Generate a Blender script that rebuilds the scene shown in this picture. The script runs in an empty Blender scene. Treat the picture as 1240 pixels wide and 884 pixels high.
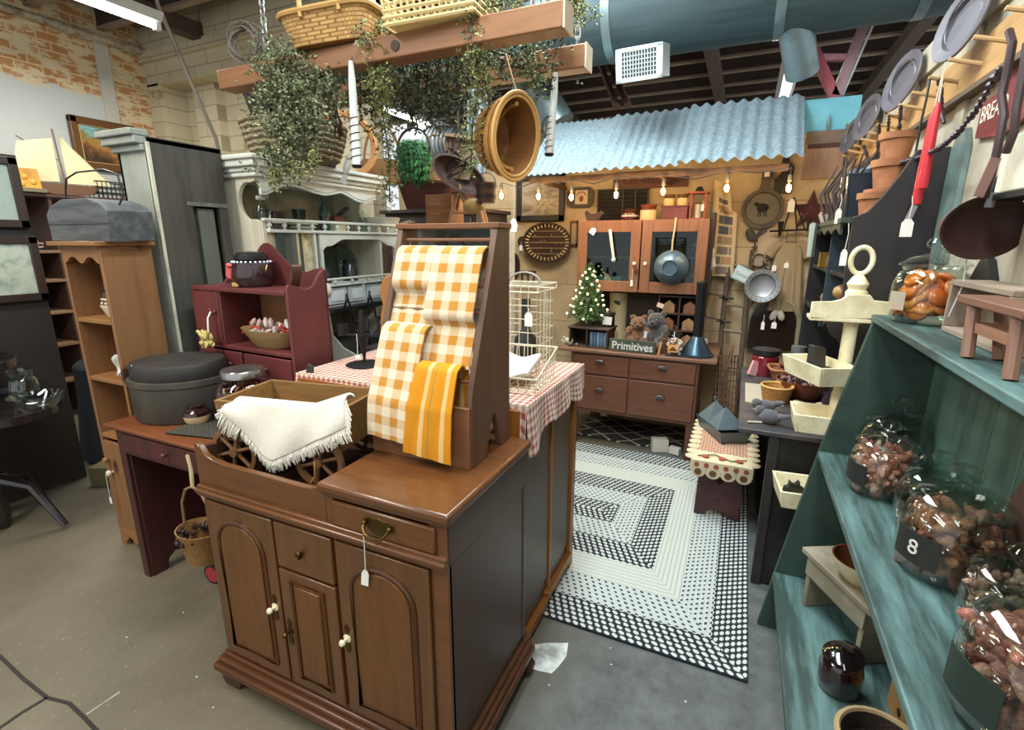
import bpy, bmesh, math, random
from mathutils import Vector, Matrix, Euler
from mathutils.geometry import tessellate_polygon
PI = math.pi
random.seed(7)
SC = bpy.context.scene
COL = SC.collection

# ------------------------------------------------------------------ camera
FPX, YAW, PIT, ROL, EYE = 600.73, math.radians(24.609), math.radians(13.9287), math.radians(0.0787), 1.6
_f = Vector((-math.sin(YAW)*math.cos(PIT), math.cos(YAW)*math.cos(PIT), -math.sin(PIT)))
_r0 = Vector((math.cos(YAW), math.sin(YAW), 0)); _u0 = _r0.cross(_f)
_r = _r0*math.cos(ROL) + _u0*math.sin(ROL); _u = -_r0*math.sin(ROL) + _u0*math.cos(ROL)
EYEV = Vector((0, 0, EYE))
cd = bpy.data.cameras.new('camera'); cam = bpy.data.objects.new('camera', cd); COL.objects.link(cam)
cam.matrix_world = Matrix(((_r.x, _u.x, -_f.x, 0), (_r.y, _u.y, -_f.y, 0), (_r.z, _u.z, -_f.z, EYE), (0, 0, 0, 1)))
cd.sensor_width = 36; cd.lens = FPX/1240*36; cd.clip_start = .02; cd.clip_end = 60
SC.camera = cam

def at(px, py, x=None, y=None, z=None):
    """the point of the real plane x=, y= or z= that is seen at a measured place of the survey photo"""
    d = _f + _r*((px-620)/FPX) - _u*((py-442)/FPX)
    t = (x/d.x) if x is not None else (y/d.y) if y is not None else ((z-EYE)/d.z)
    return EYEV + d*t

# ------------------------------------------------------------------ materials
MATS = {}
def lin(h):
    h = h.lstrip('#'); c = [int(h[i:i+2], 16)/255 for i in (0, 2, 4)]
    return tuple((v/12.92 if v <= .04045 else ((v+.055)/1.055)**2.4) for v in c) + (1,)
def new_mat(key):
    m = bpy.data.materials.new(key); m.use_nodes = True
    nt = m.node_tree; b = nt.nodes['Principled BSDF']
    MATS[key] = m
    return m, nt, b
def N(nt, t, **kw):
    n = nt.nodes.new(t)
    for k, v in kw.items(): setattr(n, k, v)
    return n
def coords(nt, scale=(1, 1, 1), kind='Object', loc=(0, 0, 0)):
    tc = N(nt, 'ShaderNodeTexCoord'); mp = N(nt, 'ShaderNodeMapping')
    mp.inputs['Scale'].default_value = scale; mp.inputs['Location'].default_value = loc
    nt.links.new(tc.outputs[kind], mp.inputs['Vector']); return mp.outputs['Vector']
def noise_tex(nt, vec, scale, detail=4, rough=.6, dist=0):
    n = N(nt, 'ShaderNodeTexNoise'); n.inputs['Scale'].default_value = scale; n.inputs['Detail'].default_value = detail
    n.inputs['Roughness'].default_value = rough; n.inputs['Distortion'].default_value = dist
    nt.links.new(vec, n.inputs['Vector']); return n.outputs['Fac']
def ramp(nt, fac, stops):
    r = N(nt, 'ShaderNodeValToRGB'); e = r.color_ramp.elements
    while len(e) < len(stops): e.new(.5)
    for q, (p, c) in zip(e, stops): q.position = p; q.color = c if len(c) == 4 else tuple(c)+(1,)
    nt.links.new(fac, r.inputs['Fac']); return r.outputs['Color']
def mix(nt, fac, a, b, mode='MIX'):
    m = N(nt, 'ShaderNodeMix', data_type='RGBA', blend_type=mode)
    for s, v in ((0, fac), (6, a), (7, b)):
        if hasattr(v, 'is_output') or isinstance(v, bpy.types.NodeSocket): nt.links.new(v, m.inputs[s])
        else: m.inputs[s].default_value = v
    return m.outputs[2]
def mth(nt, op, a, b=None):
    m = N(nt, 'ShaderNodeMath', operation=op)
    for s, v in ((0, a), (1, b)):
        if v is None: continue
        if isinstance(v, bpy.types.NodeSocket): nt.links.new(v, m.inputs[s])
        else: m.inputs[s].default_value = v
    return m.outputs[0]
def bump(nt, b, h, strength=.2, dist=.01):
    n = N(nt, 'ShaderNodeBump'); n.inputs['Strength'].default_value = strength; n.inputs['Distance'].default_value = dist
    nt.links.new(h, n.inputs['Height']); nt.links.new(n.outputs['Normal'], b.inputs['Normal'])
def wood(light, dark, axis='z', rough=.45, scale=1.0, knots=False, coat=0):
    key = 'wood_%s_%s_%s_%s_%s_%s' % (light, dark, axis, rough, scale, knots)
    if key in MATS: return MATS[key]
    m, nt, b = new_mat(key)
    s = {'x': (1.2, 14, 14), 'y': (14, 1.2, 14), 'z': (14, 14, 1.2)}[axis]
    v = coords(nt, tuple(q*scale for q in s))
    f = noise_tex(nt, v, 3.0, 5, .62, .6)
    c = ramp(nt, f, [(.28, tuple(.55*p+.45*q for p, q in zip(lin(dark), lin(light)))), (.55, lin(light)), (.78, tuple(min(1, q*1.12) for q in lin(light)[:3]))])
    v2 = coords(nt); f2 = noise_tex(nt, v2, 2.3, 2)
    c = mix(nt, mth(nt, 'MULTIPLY', f2, .5), c, lin(dark))
    if knots:
        vo = N(nt, 'ShaderNodeTexVoronoi'); vo.inputs['Scale'].default_value = 5.5
        nt.links.new(coords(nt, (1, 1, .6)), vo.inputs['Vector'])
        k = ramp(nt, vo.outputs['Distance'], [(.1, (1, 1, 1)), (.17, (0, 0, 0))])
        c = mix(nt, k, c, lin('#3b2313'))
    nt.links.new(c, b.inputs['Base Color']); b.inputs['Roughness'].default_value = rough
    if coat: b.inputs['Coat Weight'].default_value = coat; b.inputs['Coat Roughness'].default_value = .2
    bump(nt, b, f, .12, .004)
    return m
def paint(col, wear=None, amt=.35, rough=.55, scale=6, streak=None, bmp=.08, metal=0):
    key = 'paint_%s_%s_%s_%s_%s_%s_%s' % (col, wear, amt, rough, scale, streak, metal)
    if key in MATS: return MATS[key]
    m, nt, b = new_mat(key)
    s = {'x': (.12, 1, 1), 'y': (1, .12, 1), 'z': (1, 1, .12), None: (1, 1, 1)}[streak]
    v = coords(nt, s); f = noise_tex(nt, v, scale*(3 if streak else 1), 6, .65)
    if wear:
        lo = .62-amt*.5
        c = ramp(nt, f, [(max(.02, lo-.12), lin(wear)), (min(.98, lo+.06), lin(col))])
    else:
        a = lin(col); c = ramp(nt, f, [(.25, tuple(q*.82 for q in a[:3])), (.7, a)])
    nt.links.new(c, b.inputs['Base Color']); b.inputs['Roughness'].default_value = rough; b.inputs['Metallic'].default_value = metal
    if bmp: bump(nt, b, f, bmp, .004)
    return m
def plain(col, rough=.5, metal=0, spec=None, emit=0, coat=0, sheen=0):
    key = 'plain_%s_%s_%s_%s_%s_%s' % (col, rough, metal, emit, coat, sheen)
    if key in MATS: return MATS[key]
    m, nt, b = new_mat(key)
    v = coords(nt); f = noise_tex(nt, v, 30, 3)
    a = lin(col); c = ramp(nt, f, [(.3, tuple(q*.9 for q in a[:3])), (.7, a)])
    nt.links.new(c, b.inputs['Base Color']); b.inputs['Roughness'].default_value = rough; b.inputs['Metallic'].default_value = metal
    if emit: b.inputs['Emission Color'].default_value = a; b.inputs['Emission Strength'].default_value = emit
    if coat: b.inputs['Coat Weight'].default_value = coat; b.inputs['Coat Roughness'].default_value = .08
    if sheen: b.inputs['Sheen Weight'].default_value = sheen
    return m
def sweet(col):
    key = 'sweet_'+col
    if key in MATS: return MATS[key]
    m, nt, b = new_mat(key); f = noise_tex(nt, coords(nt), 70, 5, .7, 1.5); a = lin(col)
    c = ramp(nt, f, [(.35, tuple(q*.6 for q in a[:3])), (.55, a), (.72, tuple(min(1, q*1.35+.08) for q in a[:3]))])
    nt.links.new(c, b.inputs['Base Color']); b.inputs['Roughness'].default_value = .22; b.inputs['Coat Weight'].default_value = .6; bump(nt, b, f, .9, .012); return m
def glassm(tint='#f2f7f5', refl=.9, rough=.03):
    key = 'glass_%s_%s' % (tint, refl)
    if key in MATS: return MATS[key]
    m, nt, b = new_mat(key)
    nt.nodes.remove(b); out = nt.nodes['Material Output']
    tr = N(nt, 'ShaderNodeBsdfTransparent'); tr.inputs['Color'].default_value = lin(tint)
    gl = N(nt, 'ShaderNodeBsdfGlossy'); gl.inputs['Roughness'].default_value = rough; gl.inputs['Color'].default_value = (1, 1, 1, 1)
    lw = N(nt, 'ShaderNodeLayerWeight'); lw.inputs['Blend'].default_value = .5
    f = mth(nt, 'ADD', mth(nt, 'MULTIPLY', mth(nt, 'POWER', lw.outputs['Facing'], 3.0), .55*refl), .035*refl)
    mx = N(nt, 'ShaderNodeMixShader'); nt.links.new(f, mx.inputs[0]); nt.links.new(tr.outputs[0], mx.inputs[1]); nt.links.new(gl.outputs[0], mx.inputs[2])
    nt.links.new(mx.outputs[0], out.inputs['Surface']); return m
def lamp(col, strength):
    key = 'lamp_%s_%s' % (col, strength)
    if key in MATS: return MATS[key]
    m, nt, b = new_mat(key); b.inputs['Base Color'].default_value = lin(col)
    b.inputs['Emission Color'].default_value = lin(col); b.inputs['Emission Strength'].default_value = strength
    return m
def gingham(col, white, n, aspect=1.0, mid=.5):
    """woven check in cloth UVs: n checks per metre"""
    key = 'gingham_%s_%s_%s' % (col, white, n)
    if key in MATS: return MATS[key]
    m, nt, b = new_mat(key)
    tc = N(nt, 'ShaderNodeTexCoord'); sp = N(nt, 'ShaderNodeSeparateXYZ'); nt.links.new(tc.outputs['UV'], sp.inputs[0])
    def st(o): return mth(nt, 'GREATER_THAN', mth(nt, 'FRACT', mth(nt, 'MULTIPLY', o, n)), .5)
    s = mth(nt, 'MULTIPLY', mth(nt, 'ADD', st(sp.outputs[0]), st(sp.outputs[1])), .5)
    c = ramp(nt, s, [(0, lin(white)), (.5, tuple(a*(1-mid)+c2*mid for a, c2 in zip(lin(white)[:3], lin(col)[:3]))), (1, lin(col))])
    w = noise_tex(nt, coords(nt, (1, 1, 1), 'UV'), 420, 2)
    c = mix(nt, mth(nt, 'MULTIPLY', w, .1), c, lin(white))
    nt.links.new(c, b.inputs['Base Color']); b.inputs['Roughness'].default_value = .9; b.inputs['Sheen Weight'].default_value = .2
    bump(nt, b, w, .3, .002); return m
def stripes(stops, scale=1.0, coord='U', rough=.9):
    """cloth with constant-colour stripes along one UV axis; stops = [(position, hex)]"""
    key = 'stripes_%s' % (stops,)
    if key in MATS: return MATS[key]
    m, nt, b = new_mat(key)
    tc = N(nt, 'ShaderNodeTexCoord'); sp = N(nt, 'ShaderNodeSeparateXYZ'); nt.links.new(tc.outputs['UV'], sp.inputs[0])
    o = sp.outputs[0 if coord == 'U' else 1]
    if scale != 1: o = mth(nt, 'FRACT', mth(nt, 'MULTIPLY', o, scale))
    r = N(nt, 'ShaderNodeValToRGB'); r.color_ramp.interpolation = 'CONSTANT'; e = r.color_ramp.elements
    while len(e) < len(stops): e.new(.5)
    for q, (p, c) in zip(e, stops): q.position = p; q.color = lin(c)
    nt.links.new(o, r.inputs['Fac']); w = noise_tex(nt, coords(nt, (1, 1, 1), 'UV'), 400, 2)
    c = mix(nt, mth(nt, 'MULTIPLY', w, .3), r.outputs['Color'], (1, 1, 1, 1), 'SOFT_LIGHT')
    nt.links.new(c, b.inputs['Base Color']); b.inputs['Roughness'].default_value = rough
    bump(nt, b, w, .3, .002); return m
def weave(col, dark, n=40, rough=.7):
    """basket weave in UV: n strands per metre"""
    key = 'weave_%s_%s_%s' % (col, dark, n)
    if key in MATS: return MATS[key]
    m, nt, b = new_mat(key)
    ck = N(nt, 'ShaderNodeTexBrick'); ck.inputs['Scale'].default_value = n
    ck.inputs['Color1'].default_value = lin(col); ck.inputs['Color2'].default_value = tuple(q*.7 for q in lin(col)[:3])+(1,)
    ck.inputs['Mortar'].default_value = lin(dark); ck.inputs['Mortar Size'].default_value = .06; ck.inputs['Brick Width'].default_value = .8; ck.inputs['Row Height'].default_value = .4
    nt.links.new(coords(nt, (1, 1, 1), 'UV'), ck.inputs['Vector'])
    nt.links.new(ck.outputs['Color'], b.inputs['Base Color']); b.inputs['Roughness'].default_value = rough
    bump(nt, b, mth(nt, 'SUBTRACT', 1.0, ck.outputs['Fac']), .6, .006); return m

# ------------------------------------------------------------------ mesh builder
def AX(axis):
    return {'z': Matrix.Identity(3), 'x': Matrix(((0, 0, 1), (1, 0, 0), (0, 1, 0))), 'y': Matrix(((1, 0, 0), (0, 0, 1), (0, -1, 0))).transposed()}[axis]
class M:
    def __init__(s): s.bm = bmesh.new(); s.uv = s.bm.loops.layers.uv.new('UVMap'); s.mi = 0
    def face(s, vs):
        try: f = s.bm.faces.new(vs)
        except ValueError: return None
        f.material_index = s.mi; return f
    def bb(s, x0, x1, y0, y1, z0, z1, T=None):
        p = [Vector((x, y, z)) for z in (z0, z1) for y in (y0, y1) for x in (x0, x1)]
        if T is not None: p = [T @ q for q in p]
        v = [s.bm.verts.new(q) for q in p]
        for i in ((0, 2, 3, 1), (4, 5, 7, 6), (0, 1, 5, 4), (2, 6, 7, 3), (0, 4, 6, 2), (1, 3, 7, 5)): s.face([v[k] for k in i])
        return s
    def box(s, c, d, rot=(0, 0, 0)):
        T = Matrix.Translation(c) @ Euler(rot).to_matrix().to_4x4()
        return s.bb(-d[0]/2, d[0]/2, -d[1]/2, d[1]/2, -d[2]/2, d[2]/2, T)
    def prism(s, poly, d0, d1, plane='xz'):
        """polygon in the plane, extruded along the third axis from d0 to d1"""
        def P(a, b, d): return {'xz': (a, d, b), 'xy': (a, b, d), 'yz': (d, a, b)}[plane]
        q = []
        for p in poly:
            if not q or math.dist(p, q[-1]) > 1e-5: q.append(tuple(p))
        if math.dist(q[0], q[-1]) < 1e-5: q.pop()
        poly = q; n = len(poly)
        A = [s.bm.verts.new(P(a, b, d0)) for a, b in poly]; B = [s.bm.verts.new(P(a, b, d1)) for a, b in poly]
        for i in range(n): s.face([A[i], A[(i+1) % n], B[(i+1) % n], B[i]])
        if n <= 4: s.face(A); s.face(B)
        else:
            for tri in tessellate_polygon([[Vector((a, b, 0)) for a, b in poly]]):
                s.face([A[k] for k in tri]); s.face([B[k] for k in tri])
        return s
    def lathe(s, prof, c=(0, 0, 0), n=24, axis='z', rot=None, sx=1, sy=1, wob=0, cap=True):
        R = AX(axis) if rot is None else Euler(rot).to_matrix()
        c = Vector(c); rings = []
        for r, z in prof:
            if r < 1e-5: rings.append([s.bm.verts.new(c + R @ Vector((0, 0, z)))])
            else: rings.append([s.bm.verts.new(c + R @ Vector((math.cos(2*PI*i/n)*r*sx*(1+wob*math.sin(5*i)), math.sin(2*PI*i/n)*r*sy*(1+wob*math.cos(3*i)), z))) for i in range(n)])
        L = 0
        for k in range(len(rings)-1):
            a, b = rings[k], rings[k+1]
            l2 = L + math.hypot(prof[k+1][0]-prof[k][0], prof[k+1][1]-prof[k][1])
            rr = max(prof[k][0], prof[k+1][0])
            for i in range(n):
                j = (i+1) % n
                if len(a) == 1 and len(b) == 1: continue
                if len(a) == 1: f = s.face([a[0], b[i], b[j]]); u = [(i, L), (i, l2), (i+1, l2)]
                elif len(b) == 1: f = s.face([a[i], a[j], b[0]]); u = [(i, L), (i+1, L), (i, l2)]
                else: f = s.face([a[i], a[j], b[j], b[i]]); u = [(i, L), (i+1, L), (i+1, l2), (i, l2)]
                if f:
                    for lp, (q, w) in zip(f.loops, u): lp[s.uv].uv = (q/n*2*PI*rr, w)
            L = l2
        for R0 in (rings[0], rings[-1]):
            if cap and len(R0) > 1 and prof[0] != prof[-1]: s.face(R0)
        return s
    def cyl(s, p, q, r, r2=None, n=12):
        p, q = Vector(p), Vector(q); d = q-p; R = d.to_track_quat('Z', 'Y').to_euler()
        return s.lathe([(r, 0), (r if r2 is None else r2, d.length)], p, n, rot=R)
    def tube(s, pts, r, n=6, closed=False):
        pts = [Vector(p) for p in pts]; m = len(pts); rad = r if isinstance(r, (list, tuple)) else [r]*m
        rings = []; up = None
        for i, p in enumerate(pts):
            if closed: t = pts[(i+1) % m]-pts[i-1]
            else: t = pts[min(i+1, m-1)]-pts[max(i-1, 0)]
            if t.length < 1e-9: t = Vector((0, 0, 1))
            t.normalize()
            if up is None: up = Vector((0, 0, 1)) if abs(t.z) < .9 else Vector((1, 0, 0))
            a = t.cross(up)
            if a.length < 1e-4: a = t.cross(Vector((1, 0, .3)))
            a.normalize(); b = a.cross(t).normalized(); up = b
            rings.append([s.bm.verts.new(p + (a*math.cos(2*PI*k/n)+b*math.sin(2*PI*k/n))*rad[i]) for k in range(n)])
        for i in range(m if closed else m-1):
            A, B = rings[i], rings[(i+1) % m]
            for k in range(n): s.face([A[k], A[(k+1) % n], B[(k+1) % n], B[k]])
        if not closed: s.face(rings[0][::-1]); s.face(rings[-1])
        return s
    def ball(s, c, r, sc=(1, 1, 1), n=12, rot=(0, 0, 0)):
        E = Euler(rot).to_matrix(); c = Vector(c); rows = max(4, n//2); g = []
        for j in range(rows+1):
            th = PI*j/rows
            if j in (0, rows): g.append([s.bm.verts.new(c + E @ Vector((0, 0, math.cos(th)*r*sc[2])))])
            else: g.append([s.bm.verts.new(c + E @ Vector((math.sin(th)*math.cos(2*PI*i/n)*r*sc[0], math.sin(th)*math.sin(2*PI*i/n)*r*sc[1], math.cos(th)*r*sc[2]))) for i in range(n)])
        for j in range(rows):
            a, b = g[j], g[j+1]
            for i in range(n):
                k = (i+1) % n
                if len(a) == 1: s.face([a[0], b[i], b[k]])
                elif len(b) == 1: s.face([a[i], b[0], a[k]])
                else: s.face([a[i], b[i], b[k], a[k]])
        return s
    def sheet(s, fn, nu, nv, su=1.0, sv=1.0, thick=.004):
        """cloth: fn(u,v)->point, UVs in metres; closed with a second skin at thick"""
        P = [[Vector(fn(i/nu, j/nv)) for i in range(nu+1)] for j in range(nv+1)]
        Nn = []
        for j in range(nv+1):
            row = []
            for i in range(nu+1):
                du = P[j][min(i+1, nu)]-P[j][max(i-1, 0)]; dv = P[min(j+1, nv)][i]-P[max(j-1, 0)][i]
                q = du.cross(dv); row.append(q.normalized() if q.length > 1e-9 else Vector((0, 0, 1)))
            Nn.append(row)
        skins = []
        for sg in (0, -1):
            V = [[s.bm.verts.new(P[j][i]+Nn[j][i]*(sg*thick)) for i in range(nu+1)] for j in range(nv+1)]; skins.append(V)
            for j in range(nv):
                for i in range(nu):
                    q = [(i, j), (i+1, j), (i+1, j+1), (i, j+1)]
                    if sg: q = q[::-1]
                    f = s.face([V[b][a] for a, b in q])
                    if f:
                        for lp, (a, b) in zip(f.loops, q): lp[s.uv].uv = (a/nu*su, b/nv*sv)
        A, B = skins
        per = [(i, 0) for i in range(nu)] + [(nu, j) for j in range(nv)] + [(i, nv) for i in range(nu, 0, -1)] + [(0, j) for j in range(nv, 0, -1)]
        for k in range(len(per)):
            (a, b), (c, d) = per[k], per[(k+1) % len(per)]
            f = s.face([A[b][a], B[b][a], B[d][c], A[d][c]])
            if f:
                for lp, (q, w) in zip(f.loops, ((a, b), (a, b), (c, d), (c, d))): lp[s.uv].uv = (q/nu*su, w/nv*sv)
        return s

def obj(name, m, mats, parent=None, bevel=0, smooth=38, loc=None, seg=2):
    me = bpy.data.meshes.new(name)
    bmesh.ops.recalc_face_normals(m.bm, faces=m.bm.faces)
    m.bm.to_mesh(me); m.bm.free()
    for q in (mats if isinstance(mats, (list, tuple)) else [mats]): me.materials.append(q)
    if smooth:
        me.polygons.foreach_set('use_smooth', [True]*len(me.polygons)); me.set_sharp_from_angle(angle=math.radians(smooth))
    o = bpy.data.objects.new(name, me); COL.objects.link(o)
    if parent is not None: o.parent = parent
    if loc is not None: o.location = loc
    if bevel:
        b = o.modifiers.new('bevel', 'BEVEL'); b.width = bevel; b.segments = seg; b.limit_method = 'ANGLE'; b.angle_limit = math.radians(45)
    return o
def tagp(o, label, cat, group=None):
    o['label'] = label; o['category'] = cat
    if group: o['group'] = group
    return o
def thing(name, label, cat, loc=(0, 0, 0), rz=0, group=None, rot=None, sc=None):
    o = bpy.data.objects.new(name, None); COL.objects.link(o); o.empty_display_size = .05
    o.location = loc; o.rotation_euler = rot if rot is not None else (0, 0, rz)
    if sc: o.scale = (sc,)*3
    return tagp(o, label, cat, group)
def solo(name, m, mats, label, cat, group=None, loc=(0, 0, 0), rz=0, rot=None, bevel=0, smooth=38):
    o = obj(name, m, mats, None, bevel, smooth); o.location = loc; o.rotation_euler = rot if rot is not None else (0, 0, rz)
    return tagp(o, label, cat, group)
def struct(name, m, mats, bevel=0, smooth=38, parent=None):
    o = obj(name, m, mats, parent, bevel, smooth)
    if parent is None: o['kind'] = 'structure'
    return o
def dup(root, loc, rz=None, label=None, group=None, rot=None, sc=None, mats=None):
    """a copy of a thing with copies of its parts and sub-parts"""
    r = root.copy(); COL.objects.link(r); r.location = loc
    if rz is not None: r.rotation_euler = (0, 0, rz)
    if rot is not None: r.rotation_euler = rot
    if sc: r.scale = (sc,)*3 if not isinstance(sc, tuple) else sc
    if label: r['label'] = label
    if group: r['group'] = group
    for ch in list(root.children):
        c = ch.copy(); COL.objects.link(c); c.parent = r
        for g in list(ch.children):
            d = g.copy(); COL.objects.link(d); d.parent = c
    return r
def arc(cx, cy, r, a0, a1, n=12, ry=None):
    return [(cx+r*math.cos(math.radians(a0+(a1-a0)*i/n)), cy+(ry or r)*math.sin(math.radians(a0+(a1-a0)*i/n))) for i in range(n+1)]
def text_mesh(txt, size, depth=.002, bold=False, font=None):
    cu = bpy.data.curves.new('lettering', 'FONT'); cu.body = txt; cu.size = size; cu.extrude = depth; cu.align_x = 'CENTER'; cu.align_y = 'CENTER'
    if bold: cu.offset = size*.012
    o = bpy.data.objects.new('lettering', cu); COL.objects.link(o)
    dg = bpy.context.evaluated_depsgraph_get(); me = bpy.data.meshes.new_from_object(o.evaluated_get(dg))
    bpy.data.objects.remove(o); bpy.data.curves.remove(cu)
    return me
def text_obj(txt, size, mat, parent, loc, rot, depth=.002, name='lettering', bold=False, sx=1):
    me = text_mesh(txt, size, depth, bold); me.materials.clear(); me.materials.append(mat)
    o = bpy.data.objects.new(name, me); COL.objects.link(o); o.parent = parent; o.location = loc; o.rotation_euler = rot; o.scale = (sx, 1, 1)
    return o
def root_of(o):
    while o.parent is not None: o = o.parent
    return o
def objw(name, m, mats, parent, bevel=0, smooth=38):
    """a part whose mesh was laid out in room coordinates"""
    r = root_of(parent); T = r.matrix_basis.inverted()
    if r.rotation_euler != Euler((0, 0, 0)) or True:
        T = (Matrix.Translation(r.location) @ r.rotation_euler.to_matrix().to_4x4()).inverted()
    bmesh.ops.transform(m.bm, matrix=T, verts=m.bm.verts)
    return obj(name, m, mats, parent, bevel, smooth)
def price_tag(loc, label, length=.08, w=.025, h=.045, rz=0, col='#efece4', tilt=0, group='price tags'):
    """paper tag on a string; loc is where the string is tied"""
    t = thing('price_tag', label, 'price tag', loc, rz, group)
    m = M(); m.tube([(0, 0, 0), (.004, -.003, -length*.4), (0, -.002, -length)], .0016, 5); obj('string', m, plain('#d9d2c4', .8), t)
    m = M(); m.prism([(-w/2, -h), (w/2, -h), (w/2, -h*.22), (w*.22, 0), (-w*.22, 0), (-w/2, -h*.22)], -.0006, .0006, 'xz')
    bmesh.ops.transform(m.bm, matrix=Matrix.Translation((0, -.002, -length+.004)) @ Euler((0, tilt, 0)).to_matrix().to_4x4(), verts=m.bm.verts)
    obj('paper', m, plain(col, .8), t); return t
# ------------------------------------------------------------------ the setting
def concrete():
    m, nt, b = new_mat('concrete')
    v = coords(nt); f = noise_tex(nt, v, 1.1, 6, .6); f2 = noise_tex(nt, v, 9, 6, .7); f3 = noise_tex(nt, v, 70, 2)
    c = ramp(nt, f, [(.3, lin('#59523f')), (.5, lin('#6b6350')), (.7, lin('#7d745f'))])
    c = mix(nt, mth(nt, 'MULTIPLY', f2, .55), c, lin('#4f4b3f'))
    c = mix(nt, ramp(nt, f3, [(.66, (0, 0, 0)), (.72, (.5, .5, .5))]), c, lin('#a9a08e'))
    # the floor colour turns greyer and cooler right of the wooden cabinets
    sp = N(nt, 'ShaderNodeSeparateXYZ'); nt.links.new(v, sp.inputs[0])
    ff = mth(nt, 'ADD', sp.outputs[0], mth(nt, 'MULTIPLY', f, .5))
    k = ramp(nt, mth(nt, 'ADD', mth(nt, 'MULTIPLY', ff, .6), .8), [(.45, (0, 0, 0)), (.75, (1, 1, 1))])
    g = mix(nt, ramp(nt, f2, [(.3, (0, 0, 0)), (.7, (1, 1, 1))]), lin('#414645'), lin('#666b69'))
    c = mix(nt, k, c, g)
    nt.links.new(c, b.inputs['Base Color']); b.inputs['Roughness'].default_value = .62
    bump(nt, b, f2, .1, .004); return m
MCON = concrete()
m = M(); m.bb(-6.2, 2.5, -3, 10, -.12, 0)
m.mi = 1
def strip(pts, w, z0=.0, z1=.0015):
    for (a, b) in zip(pts, pts[1:]):
        a, b = Vector(a), Vector(b); d = (b-a); L = d.length; d.normalize(); n = Vector((-d.y, d.x, 0))*w/2
        m.prism([((a-n).x, (a-n).y), ((b-n).x, (b-n).y), ((b+n).x, (b+n).y), ((a+n).x, (a+n).y)], z0, z1, 'xy')
strip([at(-60, 760, z=0), at(0, 795, z=0), at(28, 822, z=0), at(57, 845, z=0), at(84, 852, z=0), at(103, 870, z=0), at(150, 920, z=0)], .012)
strip([at(-20, 895, z=0), at(27, 863, z=0), at(57, 845, z=0)], .014)
m.mi = 2
m.prism([tuple(at(*p, z=0)[:2]) for p in ((634, 795), (645, 781), (662, 779), (688, 779), (686, 795), (676, 808), (668, 816), (650, 812), (635, 806))], 0, .002, 'xy')
strip([at(105, 865, z=0), at(145, 838, z=0)], .004)
for (px, py) in ((153, 772), (222, 742), (238, 820), (258, 857), (356, 852), (386, 866), (665, 830), (739, 785), (740, 805), (830, 850)):
    q = at(px, py, z=0); m.prism([(q.x-.004, q.y-.001), (q.x+.003, q.y-.002), (q.x+.004, q.y+.002), (q.x-.002, q.y+.003)], 0, .002, 'xy')
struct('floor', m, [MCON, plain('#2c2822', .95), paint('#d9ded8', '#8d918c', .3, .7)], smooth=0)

def brick_peel():
    m, nt, b = new_mat('painted_wall_with_bare_brick')
    tc = N(nt, 'ShaderNodeTexCoord'); sp = N(nt, 'ShaderNodeSeparateXYZ'); nt.links.new(tc.outputs['Object'], sp.inputs[0])
    cb = N(nt, 'ShaderNodeCombineXYZ'); nt.links.new(sp.outputs[1], cb.inputs[0]); nt.links.new(sp.outputs[2], cb.inputs[1])
    br = N(nt, 'ShaderNodeTexBrick'); br.inputs['Scale'].default_value = 1; br.inputs['Brick Width'].default_value = .2; br.inputs['Row Height'].default_value = .075
    br.inputs['Mortar Size'].default_value = .006; br.inputs['Color1'].default_value = lin('#c08a54'); br.inputs['Color2'].default_value = lin('#b37a48'); br.inputs['Mortar'].default_value = lin('#d8c39b')
    nt.links.new(cb.outputs[0], br.inputs['Vector'])
    f = noise_tex(nt, coords(nt, (1, 1, 2.2)), 5, 6, .7); f2 = noise_tex(nt, coords(nt), 2.0, 3)
    bare = ramp(nt, f, [(.46, (0, 0, 0)), (.54, (1, 1, 1))])
    bc = mix(nt, bare, br.outputs['Color'], lin('#d9c7a2'))
    # below about 3.0 m the wall is painted pale grey-blue
    h = mth(nt, 'ADD', sp.outputs[2], mth(nt, 'MULTIPLY', f, .22))
    k = ramp(nt, mth(nt, 'MULTIPLY', mth(nt, 'SUBTRACT', h, 2.0), .5), [(.545, (1, 1, 1)), (.56, (0, 0, 0))])
    k2 = ramp(nt, mth(nt, 'MULTIPLY', sp.outputs[1], .2), [(.668, (1, 1, 1)), (.672, (0, 0, 0))])   # the pier strip ends at y = 3.35
    k = mth(nt, 'MULTIPLY', k, k2)
    c = mix(nt, k, bc, lin('#c4c8c3'))
    nt.links.new(c, b.inputs['Base Color']); b.inputs['Roughness'].default_value = .85; bump(nt, b, br.outputs['Fac'], .3, .01); return m
m = M(); m.bb(-6.2, -6, -3, 4.0, 0, 3.9)
struct('wall_left', m, brick_peel(), smooth=0)
m = M(); m.bb(-6, -5.975, 3.25, 3.37, 2.66, 3.56)
struct('trim_1', m, plain('#c9c6b8', .7))
m = M(); m.tube([(-5.93, -1, 3.56), (-5.93, 3.7, 3.52)], .035, 8); m.tube([(-5.93, 3.0, 3.52), (-5.93, 3.2, 3.52)], .05, 8); m.tube([(-5.93, 3.45, 3.52), (-5.93, 3.6, 3.52)], .05, 8)
solo('ceiling_pipe', m, paint('#b9ad95', '#6d5f4c', .3), 'long pale pipe along the top of the brick wall under the ceiling', 'pipe')

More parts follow.
